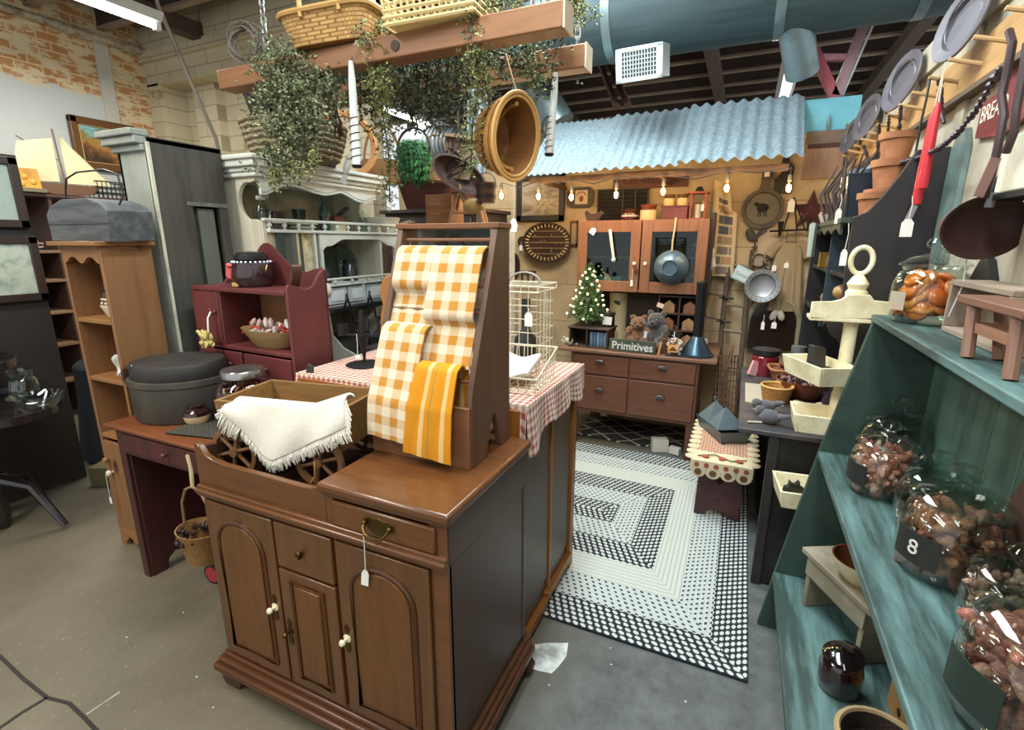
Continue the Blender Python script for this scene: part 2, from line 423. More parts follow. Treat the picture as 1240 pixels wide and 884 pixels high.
def block_mat():
    m, nt, b = new_mat('painted_block_wall')
    tc = N(nt, 'ShaderNodeTexCoord'); sp = N(nt, 'ShaderNodeSeparateXYZ'); nt.links.new(tc.outputs['Object'], sp.inputs[0])
    cb = N(nt, 'ShaderNodeCombineXYZ'); nt.links.new(sp.outputs[0], cb.inputs[0]); nt.links.new(sp.outputs[2], cb.inputs[1])
    br = N(nt, 'ShaderNodeTexBrick'); br.inputs['Scale'].default_value = 1; br.inputs['Brick Width'].default_value = .4; br.inputs['Row Height'].default_value = .15
    br.inputs['Mortar Size'].default_value = .005; br.inputs['Color1'].default_value = lin('#cfc3a4'); br.inputs['Color2'].default_value = lin('#c6ba9b'); br.inputs['Mortar'].default_value = lin('#9f937a')
    nt.links.new(cb.outputs[0], br.inputs['Vector'])
    f = noise_tex(nt, coords(nt), 4, 6, .7)
    c = mix(nt, ramp(nt, f, [(.60, (0, 0, 0)), (.66, (1, 1, 1))]), br.outputs['Color'], lin('#a98b62'))
    nt.links.new(c, b.inputs['Base Color']); b.inputs['Roughness'].default_value = .85; bump(nt, b, br.outputs['Fac'], .25, .008); return m
MBLK = block_mat()
m = M(); m.bb(-6, -3.3, 4.0, 4.2, 0, 3.9); m.bb(-6, -5.81, 3.707, 4.0, 0, 3.22)
m.bb(-6, -3.3, 3.707, 4.0, 3.2, 3.42); m.bb(-6, -3.3, 3.66, 4.0, 3.42, 3.52); m.bb(-6, -3.3, 3.69, 4.0, 3.52, 3.9); m.bb(-5.55, -5.2, 3.9, 4.0, 0, 3.2)
struct('wall_back', m, MBLK, smooth=0)
m = M(); m.bb(-6.2, 2.5, 9.8, 10, 0, 3.9)
struct('wall_far', m, MBLK, smooth=0)
# booth back wall: tan boards
def boards(col, line, w=.3, axis=2, rough=.75, wear=None):
    key = 'boards_%s_%s_%s' % (col, w, axis)
    if key in MATS: return MATS[key]
    m, nt, b = new_mat(key); v = coords(nt)
    sp = N(nt, 'ShaderNodeSeparateXYZ'); nt.links.new(v, sp.inputs[0])
    fr = mth(nt, 'FRACT', mth(nt, 'DIVIDE', mth(nt, 'ADD', sp.outputs[axis], 10), w))
    ln = mth(nt, 'LESS_THAN', fr, .02)
    s = [3, 3, 3]; f = noise_tex(nt, coords(nt, (2, 2, 2)), 2.2, 5, .65)
    a = lin(col)
    c = ramp(nt, f, [(.3, tuple(q*.72 for q in a[:3])), (.55, a), (.75, tuple(min(1, q*1.15) for q in a[:3]))])
    if wear: c = mix(nt, ramp(nt, noise_tex(nt, coords(nt, (1, 1, .3)), 14, 6, .7), [(.56, (0, 0, 0)), (.66, (.8, .8, .8))]), c, lin(wear))
    c = mix(nt, ln, c, lin(line)); nt.links.new(c, b.inputs['Base Color']); b.inputs['Roughness'].default_value = rough
    bump(nt, b, f, .1, .004); return m
m = M(); m.bb(-3.3, .72, 4.4, 4.5, 0, 2.4)
struct('wall_booth', m, boards('#c2aa84', '#94784f', .34), smooth=0)
m = M(); m.bb(.2, .62, 4.39, 4.5, 2.4, 2.58); m.bb(.2, .55, 4.385, 4.45, 2.36, 2.42)
struct('trim_2', m, paint('#6fb9cb', '#86c6d4', .3, .8), smooth=0)
m = M(); m.bb(.64, .74, -1.2, 4.5, 0, 2.42)
for y in (.2, .9, 1.62, 2.32, 3.0, 3.62, 4.2): m.bb(.628, .64, y, y+.09, 0, 2.42)
m.bb(.626, .64, -1.2, 4.4, 2.3, 2.42)
struct('wall_right', m, paint('#bdb5a0', '#a59d88', .15, .7, 2, 'z'), smooth=0)
# ceiling
m = M(); m.bb(-6.2, 2.5, -3, 10, 3.86, 3.98)
struct('ceiling', m, wood('#4a403c', '#211d1c', 'x', .9), smooth=0)
k = 3
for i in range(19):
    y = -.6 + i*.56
    m = M(); m.bb(-6, 2.4, y, y+.05, 3.64, 3.86); m.mi = 1; m.bb(-6, 2.4, y-.012, y+.055, 3.615, 3.64)  # pale strip under each joist: the lit lower edge put into the colour
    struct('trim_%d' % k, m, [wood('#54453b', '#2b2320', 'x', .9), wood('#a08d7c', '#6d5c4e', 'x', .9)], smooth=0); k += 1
for (x, y0, y1) in ((-5.1, -2, 3.7), (-2.9, -2, 9.8), (-.6, 4.5, 9.8), (1.2, 3, 9.8)):
    m = M(); m.bb(x, x+.12, y0, y1, 3.5, 3.64); struct('trim_%d' % k, m, wood('#5d4c40', '#2a2422', 'y', .9), smooth=0); k += 1
# diagonal roof braces seen behind the duct
m = M(); q0, q1 = Vector((-1.15, 4.7, 2.75)), Vector((-1.75, 6.2, 3.62)); m.cyl(q0, q1, .03, n=8); m.cyl(q0+Vector((.1, 0, 0)), q1+Vector((.1, 0, 0)), .03, n=8)
solo('roof_brace', m, wood('#7a5a44', '#3b2a22', 'y', .9), 'pair of slanting timber braces under the roof beyond the corrugated awning', 'brace')
# fluorescent lamps: housings and glowing tubes
LAMPW = lamp('#f4fbff', 16)
def fluoro(x, y0, y1, z, label):
    t = thing('fluorescent_lamp', label, 'ceiling light', (x, (y0+y1)/2, z), 0)
    h = (y1-y0)/2
    m = M(); m.prism([(-.09, .06), (.09, .06), (.05, .0), (-.05, .0)], -h, h, 'xz')
    obj('housing', m, plain('#d9dcdc', .4), t)
    m = M(); m.cyl((0, -h+.03, -.025), (0, h-.03, -.025), .024, n=10); obj('tube', m, LAMPW, t)
    for s in (-1, 1):
        m = M(); m.bb(-.025, .025, -.02, .02, -.055, .0); o = obj('tube_holder', m, plain('#e6e6e2', .4), t); o.location = (0, s*(h-.015), 0)
    for s in (-1, 1):
        m = M(); m.cyl((0, 0, .05), (0, 0, 3.62-z), .006, n=6); o = obj('hanger', m, plain('#8a8a88', .4, .8), t); o.location = (0, s*h*.7, 0)
    return t
fluoro(-4.47, 1.75, 2.93, 3.3, 'bright fluorescent tube lamp on the ceiling near the brick wall')
fluoro(-4.2, 5.1, 7.6, 3.2, 'long bright fluorescent tube lamp seen through the hanging greenery')
fluoro(.22, 5.5, 7.3, 3.2, 'bright fluorescent tube lamp just above the right end of the corrugated awning')
def area(name, loc, rot, sx, sy, power, col=(1, 1, 1)):
    l = bpy.data.lights.new(name, 'AREA'); l.shape = 'RECTANGLE'; l.size = sx; l.size_y = sy; l.energy = power; l.color = col
    o = bpy.data.objects.new(name, l); COL.objects.link(o); o.location = loc; o.rotation_euler = rot; return o
# area lights of the visible lamps; unseen rows and fill added without fixtures
area('tube_and_fill_light', (-4.47, 2.3, 3.2), (0, 0, 0), .3, 1.3, 48, (1, .97, .92))
area('tube_and_fill_light', (-4.2, 6.3, 3.1), (0, 0, 0), .3, 2.4, 24, (.95, 1, 1))
area('tube_and_fill_light', (.22, 6.4, 3.1), (0, 0, 0), .3, 1.8, 60, (.9, .98, 1))
area('tube_and_fill_light', (-2.6, -.6, 3.45), (0, 0, 0), .4, 2.6, 120, (1, .95, .86))  # this row and the next are unseen, behind the camera, without housings
area('tube_and_fill_light', (.1, -.2, 3.45), (0, 0, 0), .4, 2.4, 70, (.93, .98, 1))
area('tube_and_fill_light', (-.75, 2.0, 3.45), (0, 0, 0), .4, 2.4, 105, (.88, .97, 1))  # unseen aisle row added for the awning and cream hutch, no lamp body
area('tube_and_fill_light', (-1.45, 3.15, 3.4), (0, 0, 0), .3, 1.2, 32, (.9, .98, 1))  # fill added to brighten the dark inside of the cream hutch
w = bpy.data.worlds.new('shop'); SC.world = w; w.use_nodes = True
bgd = w.node_tree.nodes['Background']; bgd.inputs['Color'].default_value = (.93, .97, 1, 1); bgd.inputs['Strength'].default_value = .85
SC.view_settings.view_transform = 'Standard'; SC.view_settings.look = 'None'; SC.view_settings.gamma = 1; SC.view_settings.use_curve_mapping = False
SC.view_settings.exposure = 0.2
SC.cycles.use_denoising = True; SC.cycles.max_bounces = 10; SC.cycles.transparent_max_bounces = 24; SC.cycles.sample_clamp_indirect = 6
SC.cycles.caustics_reflective = False; SC.cycles.caustics_refractive = False
# ------------------------------------------------------------------ brown dry sink cabinet in front
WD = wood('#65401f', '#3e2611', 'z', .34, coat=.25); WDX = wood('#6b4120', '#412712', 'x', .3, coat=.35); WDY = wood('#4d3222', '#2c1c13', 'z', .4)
BRASS = plain('#5c4a28', .36, .85); BRASSD = plain('#5a4420', .4, .9); IVORY = plain('#f1e6c4', .25, 0, coat=.5)
t = thing('dry_sink_cabinet', 'brown wooden dry sink cabinet with arched panel doors and a sunken tray top', 'cabinet', (-1.1, 1.2, 0))
sink = t
m = M()
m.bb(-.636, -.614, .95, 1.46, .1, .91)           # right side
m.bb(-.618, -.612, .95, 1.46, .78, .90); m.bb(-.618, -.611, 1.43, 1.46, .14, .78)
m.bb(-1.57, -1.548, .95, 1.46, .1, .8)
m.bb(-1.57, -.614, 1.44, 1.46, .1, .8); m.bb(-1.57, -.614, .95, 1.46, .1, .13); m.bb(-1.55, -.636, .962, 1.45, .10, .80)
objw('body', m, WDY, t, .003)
m = M()   # face frame
for x0, x1 in ((-1.57, -1.56), (-1.247, -1.238), (-1.005, -.99)): m.bb(x0, x1, .945, .965, .14, .80)
m.bb(-1.57, -.636, .945, .965, .765, .80); m.bb(-1.57, -.636, .945, .965, .14, .165); m.bb(-.668, -.614, .945, .965, .14, .91); m.bb(-1.02, -.99, .945, .965, .8, .91)
m.bb(-1.02, -.64, .945, .955, .895, .915)
objw('face_frame', m, WDX, t, .003)
m = M()   # moulding under the drawer band, wraps the front
for (z, d) in ((.785, .016), (.797, .022), (.808, .012)): m.bb(-1.585, -.612, .945-d, .95, z-.007, z+.007)
objw('moulding', m, WDX, t, .004)
m = M()   # base moulding, three steps, mitred round the right side
for (z0, z1, d) in ((.075, .105, .05), (.105, .128, .036), (.128, .148, .02)): m.bb(-1.57-d*.9, -.614+d*.75, .95-d*.9, 1.48, z0, z1)
objw('base_moulding', m, wood('#5d361c', '#2f1a0d', 'x', .36), t, .006)
for (x, y) in ((-1.6, .93), (-.66, .93), (-1.6, 1.42), (-.66, 1.42)):
    m = M(); m.prism([(x-.0, 0), (x+.075, 0), (x+.09, .035), (x+.06, .075), (x-.015, .075), (x-.015, .02)], y, y+.05, 'xz'); objw('foot', m, WDY, t, .004)
# slab top over the right-hand drawer
m = M(); m.bb(-1.03, -.596, .925, 1.47, .915, .945); objw('counter_slab', m, WDX, t, .009)
m = M(); m.bb(-1.02, -.606, .935, 1.46, .903, .915); objw('slab_moulding', m, WDX, t, .004)
# sunken tray: floor, shaped front rail, end board, back board
m = M(); m.bb(-1.56, -1.02, .96, 1.45, .80, .822); objw('tray_floor', m, wood('#4a2f1c', '#2c1a0f', 'x', .5), t)
m = M(); m.prism([(-1.585, .80), (-1.585, .955), (-1.57, .958), (-1.555, .95), (-1.535, .925), (-1.5, .912), (-1.45, .907), (-1.10, .906), (-1.075, .908), (-1.05, .918), (-1.03, .93), (-1.02, .93), (-1.02, .80)], .945, .965, 'xz')
objw('tray_front_rail', m, WDX, t, .003)
m = M(); m.prism([(.965, .82), (.965, .945), (1.02, .935), (1.2, .93), (1.46, .98), (1.46, .82)], -1.585, -1.565, 'yz'); m.bb(-1.585, -1.02, 1.44, 1.46, .80, .99); m.bb(-1.035, -1.02, .96, 1.46, .8, .92)
objw('tray_rim', m, WDY, t, .003)
def arch_poly(x0, x1, z0, z1, zs, n=14):
    cx, r = (x0+x1)/2, (x1-x0)/2
    return [(x0, z0), (x1, z0)] + [(cx+r*math.cos(PI*k/n), zs+(z1-zs)*math.sin(PI*k/n)) for k in range(n+1)]
def panel_door(name, x0, x1, z0, z1, arch, parent, knob=None, knob_side=1):
    m = M(); m.bb(x0, x1, .934, .95, z0, z1); d = objw(name, m, WD, parent, .003)
    i = .05; m = M()
    if arch:
        P = arch_poly(x0+i, x1-i, z0+.045, z1-.05, z1-.05-(x1-x0-2*i)*.42)
        P2 = arch_poly(x0+i+.014, x1-i-.014, z0+.06, z1-.064, z1-.05-(x1-x0-2*i)*.42)
    else:
        P = [(x0+i, z0+.04), (x1-i, z0+.04), (x1-i, z1-.03), (x0+i, z1-.03)]; P2 = [(x0+i+.014, z0+.055), (x1-i-.014, z0+.055), (x1-i-.014, z1-.045), (x0+i+.014, z1-.045)]
    m.tube([(a, .934, b) for a, b in P], .0075, 6, True); objw('panel_bead', m, wood('#553317', '#2f1b0c', 'z', .32), d)
    m = M(); m.prism(P2, .929, .936, 'xz'); objw('raised_panel', m, wood('#6b431f', '#432912', 'z', .36), d, .003)
    if knob:
        m = M(); m.lathe([(0, .03), (.007, .029), (.0105, .024), (.0105, .02), (.005, .014), (.005, .004), (.014, .003), (.014, 0), (0, 0)], (knob[0], .934, knob[1]), 14, rot=(PI/2, 0, 0)); o = objw('knob', m, IVORY if knob[2] else BRASSD, d)
        m = M(); m.prism([(knob[0]-.006, knob[1]-.05), (knob[0]+.006, knob[1]-.05), (knob[0]+.011, knob[1]-.03), (knob[0]+.005, knob[1]-.015), (knob[0]+.012, knob[1]), (knob[0]+.005, knob[1]+.015), (knob[0]+.011, knob[1]+.035), (knob[0], knob[1]+.05), (knob[0]-.011, knob[1]+.035), (knob[0]-.005, knob[1]+.015), (knob[0]-.012, knob[1]), (knob[0]-.005, knob[1]-.015), (knob[0]-.011, knob[1]-.03)], .932, .9345, 'xz'); objw('escutcheon', m, BRASSD, d)
    return d
panel_door('door', -1.56, -1.247, .165, .765, True, t, (-1.275, .445, 1))
panel_door('door', -.99, -.668, .165, .765, True, t, (-.972, .44, 1))
panel_door('door', -1.238, -1.005, .165, .6, False, t, (-1.218, .372, 0))
m = M(); m.bb(-1.238, -1.005, .934, .95, .61, .765); dr = objw('drawer', m, WD, t, .004)
m = M(); m.lathe([(0, .022), (.008, .02), (.01, .015), (.004, .008), (.004, 0), (0, 0)], (-1.125, .934, .69), 12, rot=(PI/2, 0, 0)); m.bb(-1.127, -1.123, .918, .932, .672, .69); objw('knob', m, BRASSD, dr)
m = M(); m.bb(-.99, -.645, .936, .95, .815, .893); dr = objw('drawer', m, WDX, t, .006)
m = M(); hx, hz = -.822, .857
m.prism([(hx-.05, hz+.012), (hx-.035, hz+.02), (hx-.015, hz+.018), (hx, hz+.024), (hx+.015, hz+.018), (hx+.035, hz+.02), (hx+.05, hz+.012), (hx+.05, hz-.008), (hx+.03, hz-.018), (hx+.012, hz-.03), (hx-.012, hz-.03), (hx-.03, hz-.018), (hx-.05, hz-.008)], .933, .937, 'xz')
h = objw('handle', m, BRASS, dr, .001)
m = M(); m.tube([(hx-.042, .93, hz+.004), (hx-.04, .915, hz-.004), (hx-.028, .908, hz-.018), (hx, .905, hz-.023), (hx+.028, .908, hz-.018), (hx+.04, .915, hz-.004), (hx+.042, .93, hz+.004)], .0045, 8)
for s in (-1, 1): m.ball((hx+s*.042, .926, hz+.004), .008)
objw('bail', m, BRASS, h)
price_tag((-.868, .922, .862), 'white tag hanging from the brass drawer handle of the dry sink cabinet', .15, .022, .05, .2, tilt=.12)

# ------------------------------------------------------------------ towel stand on the cabinet
t = thing('towel_stand', 'tall brown wooden drying stand with sloping sides standing on the dry sink cabinet', 'rack', (-.85, 1.3, .945))
WS = wood('#6d4e3a', '#442f22', 'z', .5)
WSF = wood('#855636', '#553620', 'x', .5)
prof = [(1.185, .945), (1.275, .945), (1.29, 1.0), (1.318, 1.065), (1.33, 1.075), (1.342, 1.06), (1.365, .99), (1.378, .945), (1.443, .945), (1.443, 1.64), (1.36, 1.64), (1.185, 1.16)]
for x in (-1.03, -.69):
    m = M(); m.prism(prof, x, x+.02, 'yz'); objw('side_panel', m, WS, t, .002)
m = M(); m.bb(-1.035, -.665, 1.355, 1.448, 1.64, 1.656); objw('top_board', m, WSF, t, .002)
m = M(); m.bb(-1.03, -.672, 1.172, 1.186, .945, 1.135); objw('front_board', m, WSF, t, .002)
m = M(); m.bb(-1.01, -.69, 1.19, 1.43, 1.0, 1.01); objw('bottom_board', m, WS, t)
def slope_y(z): return 1.185+(z-1.16)*.175/.48
for z in (1.607, 1.58, 1.47, 1.395, 1.345, 1.3, 1.24, 1.20):
    m = M(); y = slope_y(z)+.022; m.cyl((-1.012, y, z), (-.688, y, z), .0055, n=8); objw('dowel', m, WSF, t)
def towel(xl0, xr0, xl1, xr1, ztop, zbot, mat, label, off=.004, cat='towel', vert=1.13, wav=.004, back=.18, dip=None):
    """folded towel hung over a dowel: short fall behind, long fall over the sloping front, plumb below the front board's edge"""
    t = thing('towel', label, cat, ((xl0+xr0)/2, slope_y(ztop), ztop), 0, 'towels on the drying stand')
    L = 1.0
    # arc-length path (y,z): front
    path = [(slope_y(ztop)+.03-off, ztop-.012), (slope_y(ztop)+.024-off, ztop-.002), (slope_y(ztop)+.012-off, ztop)]
    n = 26
    for k in range(1, n+1):
        z = ztop+(zbot-ztop)*k/n
        y = slope_y(z)-.004-off if z > vert else slope_y(vert)-.004-off-(vert-z)*.06
        if dip and z < dip: y += .034*min(1, (dip-z)/.03)
        path.append((y, z))
    ln = [0]
    for a, b in zip(path, path[1:]): ln.append(ln[-1]+math.dist(a, b))
    def fn(u, v):
        s = v*ln[-1]; i = 0
        while i < len(ln)-2 and ln[i+1] < s: i += 1
        q = (s-ln[i])/max(1e-9, ln[i+1]-ln[i]); y = path[i][0]*(1-q)+path[i+1][0]*q; z = path[i][1]*(1-q)+path[i+1][1]*q
        x = (xl0*(1-v)+xl1*v)*(1-u)+(xr0*(1-v)+xr1*v)*u
        return (x, y-wav*abs(math.sin(u*7+v*2))*min(1, v*3)-.002*math.sin(v*9), z-(.012*u*v if zbot < 1.1 else 0))
    m = M(); m.sheet(fn, 24, 40, (xr0-xl0), ln[-1], .005); objw('cloth', m, mat, t)
    m = M(); m.sheet(lambda u, v: ((xl0+.004)*(1-u)+(xr0-.004)*u, slope_y(ztop)+.034+.004*math.sin(u*6), ztop-.008-v*back), 10, 8, xr0-xl0, back, .004); objw('back_fall', m, mat, t)
    return t
GING = gingham('#b57800', '#d8cbae', 17.5, mid=.45)
X = lambda px, py, y: at(px, py, y=y).x
towel(-1.005, -.866, -1.012, -.88, 1.585, 1.30, GING, 'yellow and white gingham towel on the upper left of the drying stand', .004, dip=1.47)
towel(-.864, -.695, -.872, -.70, 1.584, 1.235, GING, 'yellow and white gingham towel on the upper right of the drying stand', .010, dip=1.385)
towel(-1.005, -.845, -1.02, -.862, 1.352, 1.015, GING, 'yellow and white gingham towel on the lower left of the drying stand', .016)
YEL = stripes([(0, '#c47e04'), (.30, '#d2ab6c'), (.40, '#c47e04'), (.50, '#8a7a30'), (.525, '#c47e04'), (.76, '#d2ab6c'), (.86, '#c47e04')], rough=.9)
def yl(): pass
t2 = towel(-.846, -.71, -.878, -.712, 1.25, .985, YEL, 'yellow towel with pale stripes on the lower right of the drying stand', .026)
for ch in t2.children:
    uvl = ch.data.uv_layers[0].data; w_ = max(d.uv[0] for d in uvl)
    for d in uvl: d.uv[0] /= w_
price_tag((-1.0, 1.38, 1.606), 'white tag on the upper left corner of the drying stand', .02, .02, .04)

# ------------------------------------------------------------------ doll wagon in the tray with a fringed throw
t = thing('doll_wagon', 'wooden box wagon with spoked wheels standing in the sunken tray', 'wagon', (-1.36, 1.2, .822), math.radians(10))
WB = wood('#8a6638', '#54391c', 'x', .55); WBD = wood('#5c4430', '#362619', 'x', .6)
def trap(m, x0, x1, X0, X1, y0, y1, Y0, Y1, z0, z1, T=None):
    p = [(x0, y0, z0), (x1, y0, z0), (x0, y1, z0), (x1, y1, z0), (X0, Y0, z1), (X1, Y0, z1), (X0, Y1, z1), (X1, Y1, z1)]
    v = [m.bm.verts.new(q) for q in p]
    for i in ((0, 2, 3, 1), (4, 5, 7, 6), (0, 1, 5, 4), (2, 6, 7, 3), (0, 4, 6, 2), (1, 3, 7, 5)): m.face([v[k] for k in i])
    return m
def open_box(m, w, d, z0, z1, fl=0.0, th=.012):
    """open-topped box, flaring by fl"""
    for s in (-1, 1):
        trap(m, *sorted((s*w/2, s*(w/2-th))), *sorted((s*(w/2+fl), s*(w/2+fl-th))), -d/2, d/2, -d/2-fl, d/2+fl, z0, z1)
        trap(m, -w/2+th, w/2-th, -w/2-fl+th, w/2+fl-th, *sorted((s*d/2, s*(d/2-th))), *sorted((s*(d/2+fl), s*(d/2+fl-th))), z0, z1)
    m.bb(-w/2+th*.5, w/2-th*.5, -d/2+th*.5, d/2-th*.5, z0, z0+th); return m
m = open_box(M(), .45, .25, .115, .262, .012, .014); obj('box', m, WB, t, .002)
m = M(); m.bb(-.2, -.17, -.115, .115, .09, .115); m.bb(.15, .18, -.115, .115, .09, .115); m.bb(-.2, .2, -.02, .02, .1, .116); obj('undercarriage', m, WBD, t)
for x in (-.165, .16):
    for s in (-1, 1):
        m = M(); R = .088; y = s*.148
        P = [(x+R*.92*math.cos(2*PI*k/28), y, .09+R*.92*math.sin(2*PI*k/28)) for k in range(28)]
        pr = [(R*.82, -.008), (R, -.008), (R, .008), (R*.82, .008), (R*.82, -.008)]
        m.lathe(pr, (x, y, .09), 32, rot=(PI/2, 0, 0))
        for k in range(6):
            a = 2*PI*k/6+.3; m.cyl((x, y, .09), (x+R*.86*math.cos(a), y, .09+R*.86*math.sin(a)), .0065, n=6)
        m.lathe([(0, -.014), (.016, -.014), (.016, .014), (0, .014)], (x, y, .09), 12, rot=(PI/2, 0, 0))
        obj('wheel', m, wood('#7d5836', '#4c331d', 'x', .6), t)
m = M(); m.tube([(.13, -.16, .02), (.155, -.17, .05), (.16, -.172, .1)], .003, 5); obj('peg', m, plain('#c9a05a', .6), t)
# throw
t = thing('fringed_throw', 'cream knitted throw with fringe draped over the front of the box wagon', 'throw', (-1.36, 1.2, .822), math.radians(10))
def drop(u): 
    pts = [(0, .03), (.12, .085), (.28, .165), (.38, .18), (.52, .15), (.7, .11), (.85, .1), (1, .085)]
    for (a, b), (c, d) in zip(pts, pts[1:]):
        if u <= c: return b+(d-b)*(u-a)/(c-a)
    return pts[-1][1]
def thr(u, v):
    x = -.135+.41*u; D = drop(u)
    lift = .045*max(0, u-.7)/.3+.012
    if v < .2: q = v/.2; return (x, -.10-.04*q, .262+lift+.006*math.sin(q*PI)-.015*(1-q))
    q = (v-.2)/.8
    return (x-.01*q+.03*q*(u-.4), -.142-.03*math.sin(q*1.5)-.008*math.sin(u*14+q*2)*q, .262+lift-D*q)
m = M(); m.sheet(thr, 44, 22, .55, .3, .007)
KN = None
def knit(col):
    key = 'knit_'+col
    if key in MATS: return MATS[key]
    mm, nt, b = new_mat(key); v = coords(nt); f = noise_tex(nt, coords(nt, (1, 1, 1)), 160, 2)
    wv = N(nt, 'ShaderNodeTexWave'); wv.inputs['Scale'].default_value = 60; wv.inputs['Distortion'].default_value = 4; nt.links.new(v, wv.inputs['Vector'])
    a = lin(col); c = mix(nt, mth(nt, 'MULTIPLY', f, .4), a, tuple(q*.75 for q in a[:3])+(1,))
    nt.links.new(c, b.inputs['Base Color']); b.inputs['Roughness'].default_value = .95; b.inputs['Sheen Weight'].default_value = .3
    bump(nt, b, mth(nt, 'ADD', f, wv.outputs['Fac']), .5, .004); return mm
obj('cloth', m, knit('#e6e1d0'), t)
m = M(); rng = random.Random(3)
for k in range(230):
    u = k/229; p = Vector(thr(u, 1.0)); L = .032+.018*rng.random() + (.01 if u < .1 else 0)
    dx = (-.03 if u < .12 else 0)+rng.uniform(-.008, .008) + (.012 if u > .9 else 0)
    m.tube([p+Vector((0, .003, .004)), p+Vector((dx*.4, -.004-rng.random()*.006, -L*.5)), p+Vector((dx, -.002+rng.uniform(-.004, .004), -L))], [.0028, .0026, .0016], 4)
for k in range(40):
    v = .3+.7*k/39; p = Vector(thr(0, v)); m.tube([p, p+Vector((-.025-rng.random()*.015, -.004, -.012-rng.random()*.02))], [.003, .0016], 4)
    p = Vector(thr(1, v)); m.tube([p, p+Vector((.012+rng.random()*.01, -.004, -.03-rng.random()*.02))], [.003, .0016], 4)
obj('fringe', m, knit('#ebe7d8'), t)

# ------------------------------------------------------------------ dark red desk
RED = paint('#4f2022', '#3a2018', .2, .5, 5, 'z'); DTOP = wood('#7a4526', '#4f2a18', 'x', .4)
t = thing('red_desk', 'dark red wooden desk with a brown top and one small drawer', 'desk', (-2.1, 1.5, 0))
m = M(); m.bb(-2.60, -1.66, 1.165, 1.86, .77, .79); objw('desktop', m, DTOP, t, .007)
sp = [(1.195, 0), (1.26, 0), (1.275, .05), (1.31, .075), (1.36, .06), (1.4, .085), (1.46, .1), (1.52, .085), (1.57, .1), (1.63, .075), (1.7, .05), (1.72, 0), (1.82, 0), (1.82, .77), (1.195, .77)]
for x in (-2.51, -1.74):
    m = M(); m.prism(sp, x, x+.028, 'yz'); objw('side_panel', m, RED, t, .002)
m = M(); m.bb(-2.535, -2.49, 1.18, 1.2, 0, .77); objw('leg_board', m, RED, t, .002)
m = M(); m.bb(-2.482, -1.74, 1.8, 1.82, .25, .77); objw('back_board', m, RED, t)
m = M(); m.bb(-2.535, -1.712, 1.182, 1.2, .655, .77); objw('apron', m, RED, t, .002)
m = M(); m.bb(-2.48, -1.76, 1.174, 1.186, .672, .757); dr = objw('drawer', m, RED, t, .003)
m = M(); m.lathe([(0, .028), (.01, .026), (.013, .018), (.006, .01), (.006, 0)], (-2.16, 1.174, .715), 12, rot=(PI/2, 0, 0)); objw('knob', m, RED, dr)

# oval pantry box
t = thing('pantry_box', 'large round dark grey lidded box on the red desk', 'box', (-2.39, 1.42, .792), .4)
GB = paint('#3a3730', '#4a4538', .25, .6, 5); GBD = paint('#262523', '#312e2b', .2, .55, 5)
m = M(); m.lathe([(0, 0), (.205, 0), (.212, .01), (.216, .165), (.222, .17), (.222, .195), (.2, .197)], n=44, sx=1, sy=.85); obj('body', m, GB, t)
m = M(); m.lathe([(.204, .197), (.206, .20), (.204, .255), (.198, .268), (.17, .272), (0, .268)], n=44, sx=1, sy=.85); obj('lid', m, GBD, t)
price_tag(tuple(at(159, 442, y=1.25)), 'white tag on a looped string hanging down the front of the round grey box', .22, .03, .06, 0, group=None)
t = thing('small_crock', 'small round crock with dark brown shoulder and cream base by the round grey box', 'crock', tuple(at(240, 512, z=.79)))
m = M(); m.lathe([(0, 0), (.04, 0), (.052, .02), (.056, .042)], n=20); obj('base', m, plain('#d8b98a', .3, coat=.4), t)
m = M(); m.lathe([(.056, .042), (.054, .06), (.04, .074), (.034, .076), (.038, .088), (.03, .094), (0, .096)], n=20); obj('glazed_top', m, plain('#2a1410', .15, coat=.8), t)
m = M(); m.sheet(lambda u, v: (-.20+.36*u, -.09+.2*v, .003+.004*math.sin(u*9)*math.sin(v*5)+.004), 20, 12, .36, .2, .004)
solo('woven_mat', m, weave('#4a473a', '#1d1c18', 34, .9), 'dark woven mat under the potpourri jar on the red desk', 'mat', None, (-2.02, 1.33, .792), .2)
def potpourri(m, r, h, n, seed, rmin=.008, rmax=.016, slots=4, rtop=None):
    rng = random.Random(seed)
    for k in range(n):
        a = rng.random()*2*PI; z = rng.random()*h; R = (r if rtop is None else r+(rtop-r)*z/h); q = R*math.sqrt(rng.uniform(.45, 1)) if z < h*.85 else R*math.sqrt(rng.random())
        m.mi = rng.randrange(slots); s = rng.uniform(rmin, rmax)
        m.ball((q*math.cos(a), q*math.sin(a), z), s, (1, rng.uniform(.4, .9), rng.uniform(.3, .8)), 6, (rng.random()*3, rng.random()*3, rng.random()*3))
    m.mi = 0
GL = glassm()
t = thing('potpourri_jar', 'glass jar of dried flowers with a metal lid beside the box wagon', 'jar', (-1.99, 1.45, .80))
m = M(); m.lathe([(0, 0), (.095, 0), (.12, .02), (.128, .08), (.125, .15), (.105, .19), (.082, .205), (.082, .22)], n=28); obj('glass', m, GL, t)
m = M(); potpourri(m, .104, .165, 330, 5, .010, .02); bmesh.ops.translate(m.bm, vec=(0, 0, .016), verts=m.bm.verts); o = obj('dried_flowers', m, [plain('#5e2a2a', .8), plain('#8a5a3a', .8), plain('#c99a6a', .8), plain('#3d2226', .8)], t); o['kind'] = 'stuff'
m = M(); m.lathe([(.086, .215), (.09, .218), (.09, .243), (.085, .25), (0, .252)], n=28); obj('lid', m, plain('#a9a9a6', .25, .9), t)
m = M(); m.prism([(-.012, 0), (.014, 0), (.01, .09), (.016, .2), (.02, .29), (-.005, .3), (-.012, .2)], -.008, .008, 'xz')
